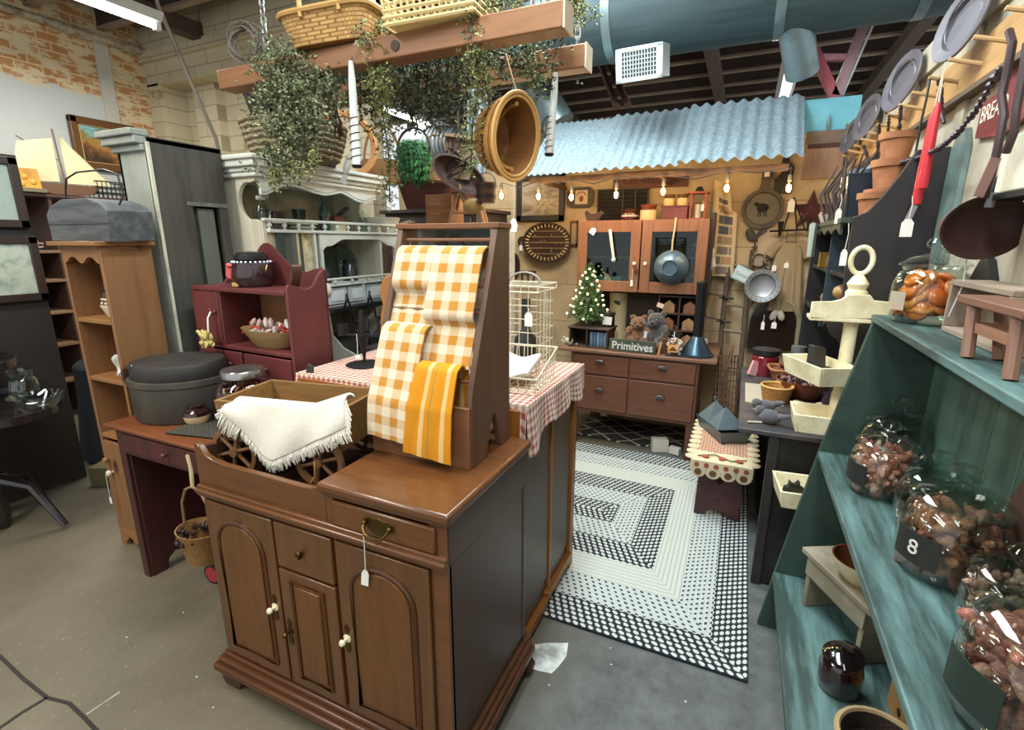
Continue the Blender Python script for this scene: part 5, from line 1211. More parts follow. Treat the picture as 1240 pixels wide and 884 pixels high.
# ------------------------------------------------------------------ greenery
def leafmat(col):
    key = 'leaf_'+col
    if key in MATS: return MATS[key]
    m, nt, b = new_mat(key); f = noise_tex(nt, coords(nt), 9, 4); a = lin(col)
    c = ramp(nt, f, [(.3, tuple(q*.55 for q in a[:3])), (.55, a), (.75, tuple(min(1, q*1.5) for q in a[:3]))])
    nt.links.new(c, b.inputs['Base Color']); b.inputs['Roughness'].default_value = .7; return m
def garland(name, label, paths, n, spread, size, mats, seed, cat='greenery'):
    """stems with clumps of small leaves; paths = list of polylines in the room"""
    t = thing(name, label, cat, paths[0][0]); o0 = Vector(paths[0][0]); rng = random.Random(seed)
    sm = []
    for P in paths: sm.append(M().tube([Vector(p)-o0 for p in P], .004, 5))
    tw = M(); lv = M(); tot = sum(sum((Vector(b)-Vector(a)).length for a, b in zip(P, P[1:])) for P in paths)
    for P in paths:
        for a, b in zip(P, P[1:]):
            a, b = Vector(a)-o0, Vector(b)-o0; k = int(n*(b-a).length/tot)
            for i in range(k//6):
                c = a.lerp(b, rng.random()) + Vector((rng.gauss(0, 1), rng.gauss(0, 1), rng.gauss(0, 1)))*spread
                tip = c + Vector((rng.uniform(-1, 1), rng.uniform(-1, 1), rng.uniform(-1.3, .5)))*size*2.4
                if rng.random() < .4: tw.tube([c, tip], .0015, 3)
                for j in range(6):
                    p = c.lerp(tip, j/6); d = Vector((rng.uniform(-1, 1), rng.uniform(-1, 1), rng.uniform(-1, .6))).normalized()*size*rng.uniform(.7, 1.4); s_ = d.cross(Vector((rng.uniform(-1, 1), rng.uniform(-1, 1), rng.uniform(-1, 1)))).normalized()*size*.38
                    lv.mi = rng.randrange(len(mats)); q = d.cross(s_).normalized()*size*.15
                    v = [lv.bm.verts.new(x) for x in (p, p+d*.5+s_+q, p+d, p+d*.5-s_+q)]
                    lv.face([v[0], v[1], v[2]]); lv.face([v[0], v[2], v[3]])
    for q in sm: obj('stem', q, plain('#4a3b2c', .8), t)
    o = obj('twigs', tw, plain('#4a3b2c', .8), t); o['kind'] = 'stuff'
    o = obj('leaves', lv, mats, t, smooth=0); o['kind'] = 'stuff'; return t
GA = [leafmat('#78825c'), leafmat('#5d6848'), leafmat('#9a9f7a')]; GB_ = [leafmat('#a5aa6a'), leafmat('#8f965c'), leafmat('#788052')]; GD = [leafmat('#3d4a3a'), leafmat('#4d5a44'), leafmat('#2f382c')]
def A(px, py, y): return tuple(at(px, py, y=y))
garland('ivy_garland', 'big grey green ivy clump hanging from the left part of the front beam', [[A(345, 60, 1.99), A(335, 120, 1.97), A(345, 175, 1.95), A(330, 205, 1.95)], [A(370, 65, 2.0), A(365, 120, 1.97), A(355, 160, 1.95)], [A(330, 75, 2.1), A(350, 110, 2.0), A(375, 150, 2.0), A(372, 170, 2.0)], [A(395, 85, 2.0), A(390, 130, 2.0)]], 8500, .055, .017, GA, 1)
garland('ivy_garland', 'thin ivy strand trailing over the cornice of the cream hutch', [[A(335, 195, 1.92), A(333, 225, 1.92)], [A(352, 190, 1.93), A(350, 205, 1.93)], [A(365, 195, 1.95), A(362, 210, 1.95)], [A(378, 185, 1.95), A(380, 205, 1.95)]], 900, .014, .012, GB_, 2)
garland('ivy_garland', 'dark ivy mass hanging between the two beams', [[A(430, 80, 2.3), A(480, 80, 2.35), A(540, 70, 2.35), A(600, 55, 2.35)], [A(420, 110, 2.35), A(450, 110, 2.4), A(500, 115, 2.4), A(545, 110, 2.4)], [A(520, 90, 2.35), A(540, 135, 2.4)], [A(560, 70, 2.3), A(562, 110, 2.3)], [A(600, 60, 2.4), A(640, 70, 2.45), A(660, 60, 2.5)]], 10500, .075, .017, GD + GA[:2], 3)
garland('ivy_garland', 'yellow green ivy strand hanging in front of the fern', [[A(465, 80, 2.02), A(462, 130, 2.2), A(470, 180, 2.4), A(472, 245, 2.4)], [A(458, 70, 2.0), A(452, 110, 2.1)]], 2600, .028, .012, GB_, 4)
garland('ivy_garland', 'ivy strand trailing beside the market basket', [[A(575, 50, 2.0), A(580, 100, 2.15), A(572, 150, 2.2), A(570, 205, 2.2)], [A(585, 90, 2.1), A(592, 120, 2.2)], [A(635, 40, 2.4), A(640, 80, 2.45), A(652, 110, 2.45)]], 2600, .026, .012, GB_ + GA[:1], 5)
garland('ivy_garland', 'pale ivy tuft over the right end of the beams', [[A(660, -40, 2.05), A(690, -10, 2.2), A(703, 12, 2.4)], [A(690, -20, 2.2), A(680, 20, 2.5)]], 1800, .04, .013, GB_, 6)
garland('ivy_garland', 'ivy laid along the top of the front beam', [[A(400, 50, 2.06), A(450, 35, 2.08), A(520, 20, 2.08), A(570, 12, 2.06), A(640, 0, 2.06)], [A(440, 38, 1.98), A(448, 60, 1.98)], [A(570, 15, 1.98), A(572, 40, 1.98)]], 3200, .03, .013, GA + GB_[:1], 7)
m = M(); rng = random.Random(14)
for (a, b) in ((A(485, 85, 2.4), A(505, 150, 2.5)), (A(400, 120, 2.3), A(412, 165, 2.3)), (A(690, 20, 2.4), A(672, 50, 2.55))):
    a, b = Vector(a), Vector(b)
    for k in range(7):
        j = lambda: Vector((rng.gauss(0, .02), rng.gauss(0, .02), rng.gauss(0, .02))); m.tube([a+j(), a.lerp(b, .5)+j(), b+j()], .005, 5)
solo('bare_vines', m, plain('#5b4a3e', .9), 'bare brown vine stems twisted among the ivy below the beams', 'vine', None)
# fern in a hoop basket
c = at(500, 165, y=2.95)
t = thing('hanging_fern', 'bright green fern in a hanging basket with a dark hoop handle', 'plant', (c.x, 2.95, c.z-.02), 0, None)
m = M(); m.tube([(.13*math.cos(q), 0, -.06+.13*math.sin(q)) for q in [-.3+ (PI+.6)*k/18 for k in range(19)]], .008, 6); obj('hoop_handle', m, plain('#3a3330', .7), t)
m = M(); m.lathe([(0, -.2), (.07, -.19), (.1, -.1), (.105, -.08), (.095, -.08), (.06, -.18), (0, -.19)], n=20); obj('pot', m, plain('#3b3028', .8), t)
m = M(); rng = random.Random(19); fm = [leafmat('#2f6a35'), leafmat('#3f8446'), leafmat('#24532a')]
for k in range(230):
    a = rng.random()*2*PI; r = .03+.075*math.sqrt(rng.random()); top = Vector((r*.6*math.cos(a), r*.6*math.sin(a), -.06+.05*rng.random()))
    p = [top]
    L = rng.uniform(.1, .27)
    for j in range(1, 7): p.append(top+Vector((r*.6*math.cos(a)*min(1, j/2.5), r*.6*math.sin(a)*min(1, j/2.5), .015-(j/6)**1.4*L)))
    for j in range(6):
        for s_ in (-1, 1):
            q = p[j].lerp(p[j+1], .5); d = Vector((math.cos(a+s_*1.4), math.sin(a+s_*1.4), -.5))*.02; w_ = (p[j+1]-p[j])*.3
            m.mi = rng.randrange(3); v = [m.bm.verts.new(x) for x in (q, q+d*.5+w_, q+d, q+d*.5-w_)]; m.face(v[:3]); m.face([v[0], v[2], v[3]])
o = obj('fronds', m, fm, t, smooth=0); o['kind'] = 'stuff'
hang((c.x, 2.95, c.z+.05), 3.62, 'cord over the hanging green fern')
# ------------------------------------------------------------------ braided rug
def braid():
    m, nt, b = new_mat('braided_rug'); tc = N(nt, 'ShaderNodeTexCoord'); sp = N(nt, 'ShaderNodeSeparateXYZ'); nt.links.new(tc.outputs['Object'], sp.inputs[0])
    x, y = sp.outputs[0], sp.outputs[1]
    HX, HY = 1.025, .965
    dx = mth(nt, 'SUBTRACT', HX, mth(nt, 'ABSOLUTE', x)); dy = mth(nt, 'MULTIPLY', mth(nt, 'SUBTRACT', HY, mth(nt, 'ABSOLUTE', y)), .84)
    d = mth(nt, 'MINIMUM', dx, dy)
    side = mth(nt, 'LESS_THAN', dx, dy)                       # 1 on the long sides: the braids run along y there
    inv = mth(nt, 'SUBTRACT', 1.0, side)
    al = mth(nt, 'ADD', mth(nt, 'MULTIPLY', y, side), mth(nt, 'MULTIPLY', x, inv))
    ph = mth(nt, 'MULTIPLY', d, 1/.022); row = mth(nt, 'FLOOR', ph); fr = mth(nt, 'FRACT', ph)
    a2 = mth(nt, 'FRACT', mth(nt, 'ADD', mth(nt, 'ADD', mth(nt, 'MULTIPLY', al, 1/.034), mth(nt, 'MULTIPLY', row, .37)), mth(nt, 'MULTIPLY', fr, .35)))
    nz = noise_tex(nt, tc.outputs['Object'], 60, 2)
    ea = mth(nt, 'MULTIPLY', mth(nt, 'SUBTRACT', a2, .5), 2.0); eb = mth(nt, 'MULTIPLY', mth(nt, 'SUBTRACT', fr, .5), 2.0)
    r2 = mth(nt, 'ADD', mth(nt, 'ADD', mth(nt, 'MULTIPLY', ea, ea), mth(nt, 'MULTIPLY', mth(nt, 'MULTIPLY', eb, eb), .8)), mth(nt, 'MULTIPLY', mth(nt, 'SUBTRACT', nz, .5), .5))
    light = mth(nt, 'LESS_THAN', r2, .46); dark = mth(nt, 'LESS_THAN', r2, .2)
    navy, wht = lin('#23282f'), lin('#c6ccc6')
    cd_ = mix(nt, light, navy, wht); cs = mix(nt, dark, lin('#bcc4bf'), lin('#30363c')); cw = mix(nt, mth(nt, 'LESS_THAN', fr, .16), lin('#c2c8be'), lin('#a2a8a2'))
    def band(q0, q1): return mth(nt, 'MULTIPLY', mth(nt, 'GREATER_THAN', d, q0), mth(nt, 'LESS_THAN', d, q1))
    c = mix(nt, band(.14, .285), cd_, cs); c = mix(nt, band(.285, .43), c, cw); c = mix(nt, band(.575, .72), c, cs)
    nt.links.new(c, b.inputs['Base Color']); b.inputs['Roughness'].default_value = .95
    bump(nt, b, mth(nt, 'SUBTRACT', 1.0, mth(nt, 'MULTIPLY', eb, eb)), .5, .006); return m
m = M(); m.bb(-1.025, 1.025, -.965, .965, 0, .012); solo('braided_rug', m, braid(), 'navy and white braided rug with rectangular rings on the aisle floor', 'rug', None, (-.853, 2.705, .001), bevel=.005)

# ------------------------------------------------------------------ corrugated awning
def tin(col='#9cb0b9'):
    key = 'corrugated_tin_'+col
    if key in MATS: return MATS[key]
    m, nt, b = new_mat(key); v = coords(nt, (1, 1, .4)); f = noise_tex(nt, v, 42, 5, .8); f2 = noise_tex(nt, coords(nt), 1.6, 3)
    a = lin(col); c = ramp(nt, f, [(.35, tuple(q*.62 for q in a[:3])), (.52, a), (.66, tuple(min(1, q*1.35) for q in a[:3]))])
    c = mix(nt, mth(nt, 'MULTIPLY', f2, .35), c, lin('#8699a1'))
    nt.links.new(c, b.inputs['Base Color']); b.inputs['Roughness'].default_value = .5; b.inputs['Metallic'].default_value = .25; return m
t = thing('corrugated_awning', 'blue grey corrugated tin awning over the back wall of the booth', 'awning', (-.65, 4.4, 2.1))
def csheet(x0, x1, pitch, amp, y0, z0, y1, z1, n=6):
    m = M(); k = max(8, int((x1-x0)/pitch*n))
    m.sheet(lambda u, v: (x0+(x1-x0)*u, y0+(y1-y0)*v, z0+(z1-z0)*v+amp*math.sin(2*PI*u*(x1-x0)/pitch)), k, 3, 1, 1, .0015); return m
for (a, b, p, am, dz) in ((-1.62, -1.06, .052, .006, .0), (-1.075, -.475, .075, .011, .014), (-.49, .27, .086, .013, .028)):
    m = csheet(a, b, p, am, 3.75, 2.10+dz, 4.38, 2.59+dz); objw('sheet', m, tin(), t)
m = M(); m.bb(-1.6, .2, 4.30, 4.34, 2.36, 2.44); m.bb(-1.6, .2, 3.82, 3.86, 2.05, 2.09); objw('batten', m, wood('#6b4a30', '#3f2a1a', 'x', .7), t)
for x in (-1.5, -.6, .15):
    m = M(); m.cyl((x, 3.84, 2.06), (x, 4.4, 2.06), .018, n=6); objw('bracket', m, wood('#6b4a30', '#3f2a1a', 'y', .7), t)
m = M(); k = 24; m.sheet(lambda u, v: (-2.24+.19*u-.03*v, 4.0+.008*math.sin(u*PI*6), 2.95-.78*v), 30, 4, 1, 1, .0015)
solo('tin_strip', m, tin('#8297a1'), 'narrow upright strip of blue grey corrugated tin left of the market basket', 'metal sheet', None)
# string lights
t = thing('string_lights', 'string of warm clear globe bulbs hanging along the front of the tin awning', 'string lights', (-.65, 3.8, 2.07))
BX = [(607, 237), (652, 238), (692, 239), (746, 236), (803, 232), (880, 228), (955, 228)]
P = []
bl = [at(a, b, y=3.8) for a, b in BX]
for i, q in enumerate(bl):
    P.append((q.x, 3.8, 2.06))
    if i < len(bl)-1: P.append(((q.x+bl[i+1].x)/2, 3.8, 2.02+.02*(i % 2)))
m = M(); m.tube(P, .004, 5); objw('cable', m, plain('#2a2622', .7), t)
WARM = lamp('#ffd9a0', 40); CLR = glassm('#fff3dd', .6)
for q in bl:
    m = M(); m.cyl((q.x, 3.8, 2.065), (q.x, 3.8, q.z+.05), .003, n=5); m.lathe([(0, .085), (.012, .083), (.014, .07), (.014, .04), (.0, .038)], (q.x, 3.8, q.z), 10); objw('socket', m, plain('#4a4238', .5), t)
    m = M(); m.lathe([(.012, .04), (.018, .03), (.03, .005), (.028, -.02), (.015, -.036), (0, -.04)], (q.x, 3.8, q.z), 14, cap=False); bb_ = objw('bulb', m, CLR, t)
    m = M(); m.ball((q.x, 3.8, q.z+.0), .019, (.85, .85, 1.3), 8); objw('filament', m, WARM, bb_)
    l = bpy.data.lights.new('bulb_light', 'POINT'); l.energy = 4.5; l.color = (1, .72, .38); l.shadow_soft_size = .03
    o = bpy.data.objects.new('bulb_light', l); COL.objects.link(o); o.location = (q.x, 3.77, q.z)

# ------------------------------------------------------------------ wall decorations
YW = 4.385
def Wp(px, py, y=YW): return at(px, py, y=y)
BLK = plain('#1f1d1b', .5); DKW = wood('#3a2a20', '#20160f', 'z', .5)
t = thing('framed_print', 'black framed sepia landscape print on the booth wall', 'picture', (-1.725, YW, 1.985))
m = M(); w_, h_, f_ = .46, .40, .05
for (a, b, c, d) in ((-w_/2, w_/2, h_/2-f_, h_/2), (-w_/2, w_/2, -h_/2, -h_/2+f_), (-w_/2, -w_/2+f_, -h_/2, h_/2), (w_/2-f_, w_/2, -h_/2, h_/2)): m.bb(a, b, -.03, 0, c, d)
obj('frame', m, BLK, t, .004)
def pict(name, cols, scale, stretch=(1, 1, 3)):
    m, nt, b = new_mat(name); f = noise_tex(nt, coords(nt, stretch), scale, 6, .65, 1.0); c = ramp(nt, f, [(.3+.4*i/(len(cols)-1), lin(q)) for i, q in enumerate(cols)])
    nt.links.new(c, b.inputs['Base Color']); b.inputs['Roughness'].default_value = .35; return m
m = M(); m.bb(-.19, .19, -.012, -.004, -.16, .16); obj('print', m, pict('sepia_print', ['#5a4c3c', '#857660', '#a89880', '#6d5e4a'], 6), t)
t = thing('octagon_plaque', 'dark octagonal plaque with a pale oval crest on the booth wall', 'plaque', (-1.354, YW, 1.975))
m = M(); m.prism([(-.12, -.05), (-.085, -.085), (.085, -.085), (.12, -.05), (.12, .05), (.085, .085), (-.085, .085), (-.12, .05)], -.02, 0, 'xz'); obj('board', m, wood('#4f4436', '#2e271f', 'x', .6), t, .004)
m = M(); m.prism([(-.04, -.055), (.07, -.055), (.07, .06), (-.04, .06)], -.024, -.02, 'xz'); obj('picture', m, plain('#c9b79a', .6), t)
m = M(); m.tube([(.015+.04*math.cos(a), -.025, .015+.03*math.sin(a)) for a in [PI*k/10 for k in range(11)]], .005, 5); m.ball((.015, -.024, -.01), .02, (1, .2, 1.3)); obj('crest', m, plain('#8f3b32', .6), t)
t = thing('carved_sign', 'long brown wooden sign with faint carved letters under the awning', 'sign', (-.767, YW, 2.09))
m = M(); m.bb(-.3, .3, -.02, 0, -.06, .07); obj('board', m, wood('#6a4030', '#46281e', 'x', .6), t, .003)
text_obj('UNION', .09, plain('#4a2a20', .7), t, (0, -.021, .005), (PI/2, 0, 0), .002, sx=1.5)
t = thing('black_shutter', 'black louvred window grille leaning on the wall above the glazed cupboard', 'shutter', (-.978, YW, 1.89))
m = M(); 
for x in (-.215, .0, .105, .205): m.bb(x-.006, x+.006, -.02, 0, -.14, .14)
for z in (-.14, .14): m.bb(-.22, .22, -.02, 0, z-.006, z+.006)
obj('frame', m, plain('#4a4338', .7), t, .001)
m = M()
for k in range(8): z = -.12+.034*k; m.box((-.0, -.008, z), (.42, .004, .028), (.5, 0, 0))
obj('louvres', m, plain('#2b2722', .7), t)
m = M(); m.bb(-.215, .205, -.003, 0, -.14, .14); obj('backing', m, plain('#1b1916', .9), t)
t = thing('stave_tray', 'dark brown oval slatted tray hanging on the booth wall under the sepia print', 'tray', (-1.636, YW-.02, 1.596))
m = M(); m.lathe([(0, 0), (.2, 0), (.215, .03), (.222, .06), (.205, .06), (.195, .02), (0, .015)], n=44, rot=(PI/2, 0, 0), sx=1.05, sy=.8); obj('body', m, wood('#3f2a1e', '#21150e', 'x', .5), t)
m = M()
for k in range(34):
    a = 2*PI*k/34; m.box((.185*1.05*math.cos(a), -.04, .185*.8*math.sin(a)), (.012, .012, .032), (0, -a+PI/2, 0))
obj('slots', m, plain('#bfa478', .7), t)
m = M(); rng = random.Random(3)
for k in range(9): m.ball((rng.uniform(-.13, .13), -.018, rng.uniform(-.09, .09)), .009, (1, .5, 1), 8)
for k in range(-2, 3): m.bb(-.17, .17, -.022, -.014, k*.05-.004, k*.05+.004)
obj('studs', m, plain('#8a7352', .6), t)
# small iron hooks left of the stave tray
for (px, py, lab) in ((632, 247, 'small brown rosette hook on the wall at the left of the stave tray'), (605, 330, 'small dark iron scroll on the wall behind the towel stand')):
    c = Wp(px, py+45 if py < 300 else py); m = M(); m.lathe([(0, -.02), (.04, -.015), (.045, 0), (0, 0)], n=12, rot=(PI/2, 0, 0)); m.tube([(0, -.02, 0), (0, -.06, -.02), (0, -.07, .02)], .007, 6); solo('wall_hook', m, plain('#3b2c22', .6), lab, 'hook', 'iron hooks on the booth wall', c)
price_tag((Wp(634, 300).x, YW-.06, 1.60), 'white tag hanging from the rosette hook left of the stave tray', .03, .03, .05)
t = thing('oval_wall_mirror', 'dark oval frame on the wall just right of the towel stand', 'frame', (Wp(622, 322).x, YW, Wp(622, 322).z)); m = M(); m.lathe([(.06, 0), (.085, 0), (.085, .02), (.06, .02), (.06, 0)], n=28, rot=(PI/2, 0, 0), sx=.8, sy=1.5); obj('frame', m, DKW, t); m = M(); m.lathe([(0, 0), (.062, 0), (.062, .006), (0, .006)], n=28, rot=(PI/2, 0, 0), sx=.8, sy=1.5); obj('glass', m, plain('#3a3128', .3), t)
m = M(); 
for a in (-.06, 0, .06): m.bb(a-.004, a+.004, -.02, 0, -.05, .05)
m.bb(-.08, .08, -.02, 0, .045, .055); m.bb(-.08, .08, -.02, 0, -.055, -.045); solo('iron_rack', m, plain('#2e2824', .6), 'small dark iron rack on the wall behind the wire cage', 'rack', None, Wp(640, 335))
t = thing('narrow_frame', 'narrow upright wooden frame on the wall at the left side of the glazed cupboard', 'frame', (Wp(699, 283).x-.03, YW, Wp(699, 283).z)); m = M()
for (a, b, c, d) in ((-.035, .035, .09, .11), (-.035, .035, -.11, -.09), (-.035, -.022, -.11, .11), (.022, .035, -.11, .11)): m.bb(a, b, -.015, 0, c, d)
obj('frame', m, wood('#7a4a32', '#4f2d1f', 'z', .5), t); m = M(); m.bb(-.024, .024, -.006, -.001, -.092, .092); obj('panel', m, plain('#b9a07a', .6), t)

# ------------------------------------------------------------------ glazed wall cupboard
CW = wood('#8f5d3c', '#5f3a24', 'z', .48); CWX = wood('#8a5636', '#5a3522', 'x', .48)
t = thing('glazed_cupboard', 'brown wooden wall cupboard with two glass doors above the counter', 'cupboard', (-.73, 4.2, 1.215))
x0, x1, yf, yb, z0, z1 = -1.235, -.255, 4.0, 4.38, 1.215, 1.765
m = M(); m.bb(x0, x0+.02, yf, yb, z0, z1); m.bb(x1-.02, x1, yf, yb, z0, z1); m.bb(x0, x1, yf, yb, z0, z0+.02); m.bb(x0, x1, yf, yb, z1-.02, z1); m.bb(x0, x1, yb-.012, yb, z0, z1); objw('carcass', m, CW, t, .002)
m = M(); m.bb(x0+.02, x1-.02, yf+.03, yb-.012, 1.475, 1.49); objw('shelf', m, CWX, t)
m = M(); m.bb(x0+.02, x1-.02, yb-.016, yb-.012, z0+.02, z1-.02); objw('lining', m, plain('#31453f', .6), t)
xm = -.735
for (a, b, kx) in ((x0, xm-.005, -.775), (xm+.005, x1, -.692)):
    m = M(); f_ = .075
    m.bb(a, a+f_, yf-.02, yf, z0, z1); m.bb(b-f_, b, yf-.02, yf, z0, z1); m.bb(a+f_, b-f_, yf-.02, yf, z0, z0+.085); m.bb(a+f_, b-f_, yf-.02, yf, z1-.09, z1); d_ = objw('door', m, CW, t, .003)
    m = M(); m.bb(a+f_-.004, b-f_+.004, yf-.009, yf-.005, z0+.08, z1-.086); objw('pane', m, glassm('#b9d0ca', 1.2), d_)
    m = M(); m.lathe([(0, .026), (.012, .022), (.014, .014), (.006, .008), (.006, 0)], (kx, yf-.02, 1.44), 12, rot=(PI/2, 0, 0)); objw('knob', m, IVORY, d_)
m = M(); m.bb(x1-.0, x1+.03, yf+.1, yb, z0-.02, z1+.05); objw('end_strip', m, DKW, t)
m = M(); m.tube([(-.77, 3.975, 1.42), (-.765, 3.965, 1.38), (-.755, 3.97, 1.36), (-.76, 3.965, 1.4)], .006, 6); m.bb(-.775, -.745, 3.97, 3.975, 1.36, 1.40); solo('brass_padlock', m, plain('#7a4a34', .4, .6), 'small coppery latch hanging at the knob of the left glass door', 'latch', None)
price_tag((-.785, 3.965, 1.40), 'white tag hanging below the coppery latch of the glazed cupboard', .09, .018, .05)
GG = glassm('#a5d2ba', 2.6)
k = 0
for (x, y, z, r, h, lab) in ((-1.08, 4.16, 1.235, .05, .09, 'white cup on the bottom shelf behind the left glass door'), (-.95, 4.16, 1.235, .055, .09, 'white cup next to the middle post behind the left glass door')):
    m = M(); m.lathe([(0, 0), (r*.7, 0), (r, .02), (r, h), (r*.9, h), (r*.9, .02), (0, .01)], n=18); solo('white_cup', m, plain('#c3cdcb', .3), lab, 'cup', 'cups behind the glass doors', (x, y, z))
for (x, z, lab) in ((-.60, 1.235, 'green glass jar at the bottom left behind the right glass door'), (-.36, 1.235, 'green glass jar at the bottom right behind the right glass door'), (-.60, 1.49, 'green glass jar at the upper left behind the right glass door'), (-.48, 1.49, 'green glass jar in the upper middle behind the right glass door'), (-.36, 1.49, 'green glass jar at the upper right behind the right glass door'), (-.88, 1.49, 'green glass jar on the upper shelf behind the left glass door')):
    m = M(); m.lathe([(0, 0), (.045, 0), (.05, .01), (.05, .1), (.035, .125), (.035, .14), (0, .141)], n=16); solo('green_jar', m, GG, lab, 'jar', 'green jars behind the glass doors', (x, 4.18, z))
t = thing('enamel_colander', 'grey blue metal bowl hanging bottom out on twine on the right glass door', 'bowl', (-.495, 3.96, 1.415))
m = M(); m.lathe([(.05, .085), (.05, .07), (.055, .068), (.09, .05), (.125, 0), (.128, 0), (.092, .055), (.058, .074), (.054, .09), (.05, .085)], n=36, rot=(PI/2, 0, 0)); m.lathe([(0, .072), (.052, .072)], n=30, rot=(PI/2, 0, 0), cap=False); obj('body', m, plain('#5b6f7d', .35, .5), t)
m = M(); m.tube([(0, -.03, .12), (.0, -.03, .2), (.008, -.02, .30), (.004, .02, .36)], .007, 6); obj('twine', m, plain('#b9a27a', .8), t)
m = M(); m.cyl((-.02, 0, .12), (.02, 0, -.10), .013, .011, 12); m.ball((.02, 0, -.11), .018); solo('white_taper', m, plain('#cfd3cb', .5), 'white taper candle hanging in front of the left glass door', 'candle', None, (-.955, 3.955, 1.575))
price_tag((-1.10, 3.97, 1.71), 'white square tag on the upper left of the glazed cupboard', .01, .045, .05, tilt=.6)
# things on top of the cupboard
ZT = 1.766
t = thing('spotted_crock', 'small dark brown spotted crock on top of the glazed cupboard', 'crock', (at(763, 262, y=4.15).x, 4.15, ZT)); m = M(); m.lathe([(0, 0), (.055, 0), (.065, .03), (.062, .055), (.05, .065), (.056, .075), (.058, .088), (.045, .088), (.04, .03), (0, .02)], n=20); obj('body', m, plain('#4a2019', .25, coat=.6), t)
m = M(); m.lathe([(.0645, .028), (.068, .034), (.066, .042), (.062, .035), (.0645, .028)], n=20); obj('band', m, plain('#d8c3b4', .4), t)
t = thing('tan_crock', 'tan and brown crock beside the burgundy box on the glazed cupboard', 'crock', (at(785, 262, y=4.12).x, 4.12, ZT)); m = M(); m.lathe([(0, 0), (.06, 0), (.064, .01), (.064, .075)], n=20); obj('base', m, plain('#d6b785', .4), t); m = M(); m.lathe([(.064, .075), (.06, .085), (.052, .088), (.062, .1), (.064, .115), (.05, .115), (0, .1)], n=20); obj('glazed_top', m, plain('#7a3f2a', .3, coat=.5), t)
m = M(); m.bb(-.095, .095, -.06, .06, 0, .1); m.bb(-.1, .1, -.065, .065, .092, .104); solo('burgundy_box', m, paint('#6e2f33', '#54262a', .2), 'burgundy wooden box with two small crocks on it on the glazed cupboard', 'box', None, (at(817, 262, y=4.15).x, 4.15, ZT), bevel=.003)
for (px, lab) in ((810, 'left one of two small tan crocks on the burgundy box'), (826, 'right one of two small tan crocks on the burgundy box')):
    t = thing('little_crock', lab, 'crock', (at(px, 250, y=4.15).x, 4.15, ZT+.104), 0, 'small crocks on the burgundy box'); m = M(); m.lathe([(0, 0), (.038, 0), (.042, .008), (.042, .055)], n=18); obj('base', m, plain('#d8bd86', .4), t); m = M(); m.lathe([(.042, .055), (.036, .064), (.042, .07), (.044, .084), (0, .085)], n=18); obj('rim', m, plain('#6b4a2a', .4), t)
t = thing('copper_lantern', 'coppery red open lantern with a black cap at the right end of the glazed cupboard', 'lantern', (at(847, 262, y=4.15).x-.015, 4.15, ZT)); CP = plain('#a04e3c', .4, .3)
m = M(); m.bb(-.06, .06, -.05, .05, 0, .012); m.bb(-.075, .075, -.06, .06, .185, .2); obj('base_and_top', m, CP, t, .002)
for sx in (-1, 1):
    for sy in (-1, 1):
        m = M(); m.bb(sx*.05-.005, sx*.05+.005, sy*.042-.005, sy*.042+.005, .012, .185); obj('post', m, CP, t)
m = M(); m.lathe([(0, .012), (.022, .012), (.022, .11), (0, .112)], n=14); obj('candle', m, plain('#d9c7a8', .5), t); m = M(); m.lathe([(0, .2), (.03, .2), (.03, .215), (.018, .235), (0, .24)], n=14); obj('cap', m, BLK, t)
price_tag((at(851, 250, y=4.08).x, 4.075, ZT+.13), 'white tag on the coppery lantern', .03, .018, .045)
m = M(); m.prism([(-.06, .0), (.0, .0), (.04, .01), (.065, .05), (.085, .055), (.07, .075), (.05, .08), (.03, .06), (-.03, .055), (-.07, .085), (-.08, .06)], -.012, .012, 'xz'); solo('black_rooster', m, plain('#3a1d1a', .6), 'small dark rooster figure on the left corner of the glazed cupboard', 'figurine', None, (at(720, 262, y=4.1).x, 4.1, ZT))

# ------------------------------------------------------------------ counter cabinet
LW = wood('#6d4531', '#47291b', 'x', .42); LWZ = wood('#623d2a', '#402518', 'z', .42); CTOP = wood('#84604a', '#553b2c', 'x', .5)
t = thing('drawer_counter', 'reddish brown counter with two small and two deep drawers below the glazed cupboard', 'counter', (-.69, 4.0, 0))
m = M(); m.bb(-1.27, -.10, 3.66, 4.38, .765, .79); objw('top', m, CTOP, t, .005)
m = M(); m.bb(-1.16, -.225, 3.70, 4.36, .29, .765); objw('body', m, LWZ, t, .002)
m = M(); m.bb(-1.17, -.215, 3.685, 3.70, .285, .765); objw('face_frame', m, LWZ, t, .002)
for x in (-1.165, -.27):
    for y in (3.69, 4.3):
        m = M(); m.bb(x, x+.05, y, y+.05, 0, .29); objw('leg', m, LWZ, t, .003)
for (a, b, c, d) in ((-1.15, -.715, .60, .745), (-.70, -.235, .60, .745), (-1.15, -.715, .31, .585), (-.70, -.235, .31, .585)):
    m = M(); m.bb(a, b, 3.672, 3.69, c, d); d_ = objw('drawer', m, LW, t, .004)
    cx, cz = (a+b)/2, (c+d)/2+.02
    m = M(); m.prism([(cx-.035, cz), (cx+.035, cz), (cx+.03, cz+.018), (cx+.015, cz+.026), (cx-.015, cz+.026), (cx-.03, cz+.018)], 3.652, 3.672, 'xz'); objw('cup_pull', m, plain('#6d6a62', .35, .8), d_, .004)
m = M(); m.bb(-.85, -.25, 4.15, 4.37, .79, 1.205); m.bb(-1.23, -.85, 4.33, 4.37, .79, 1.205); objw('dark_back', m, plain('#2a1d16', .8), t)
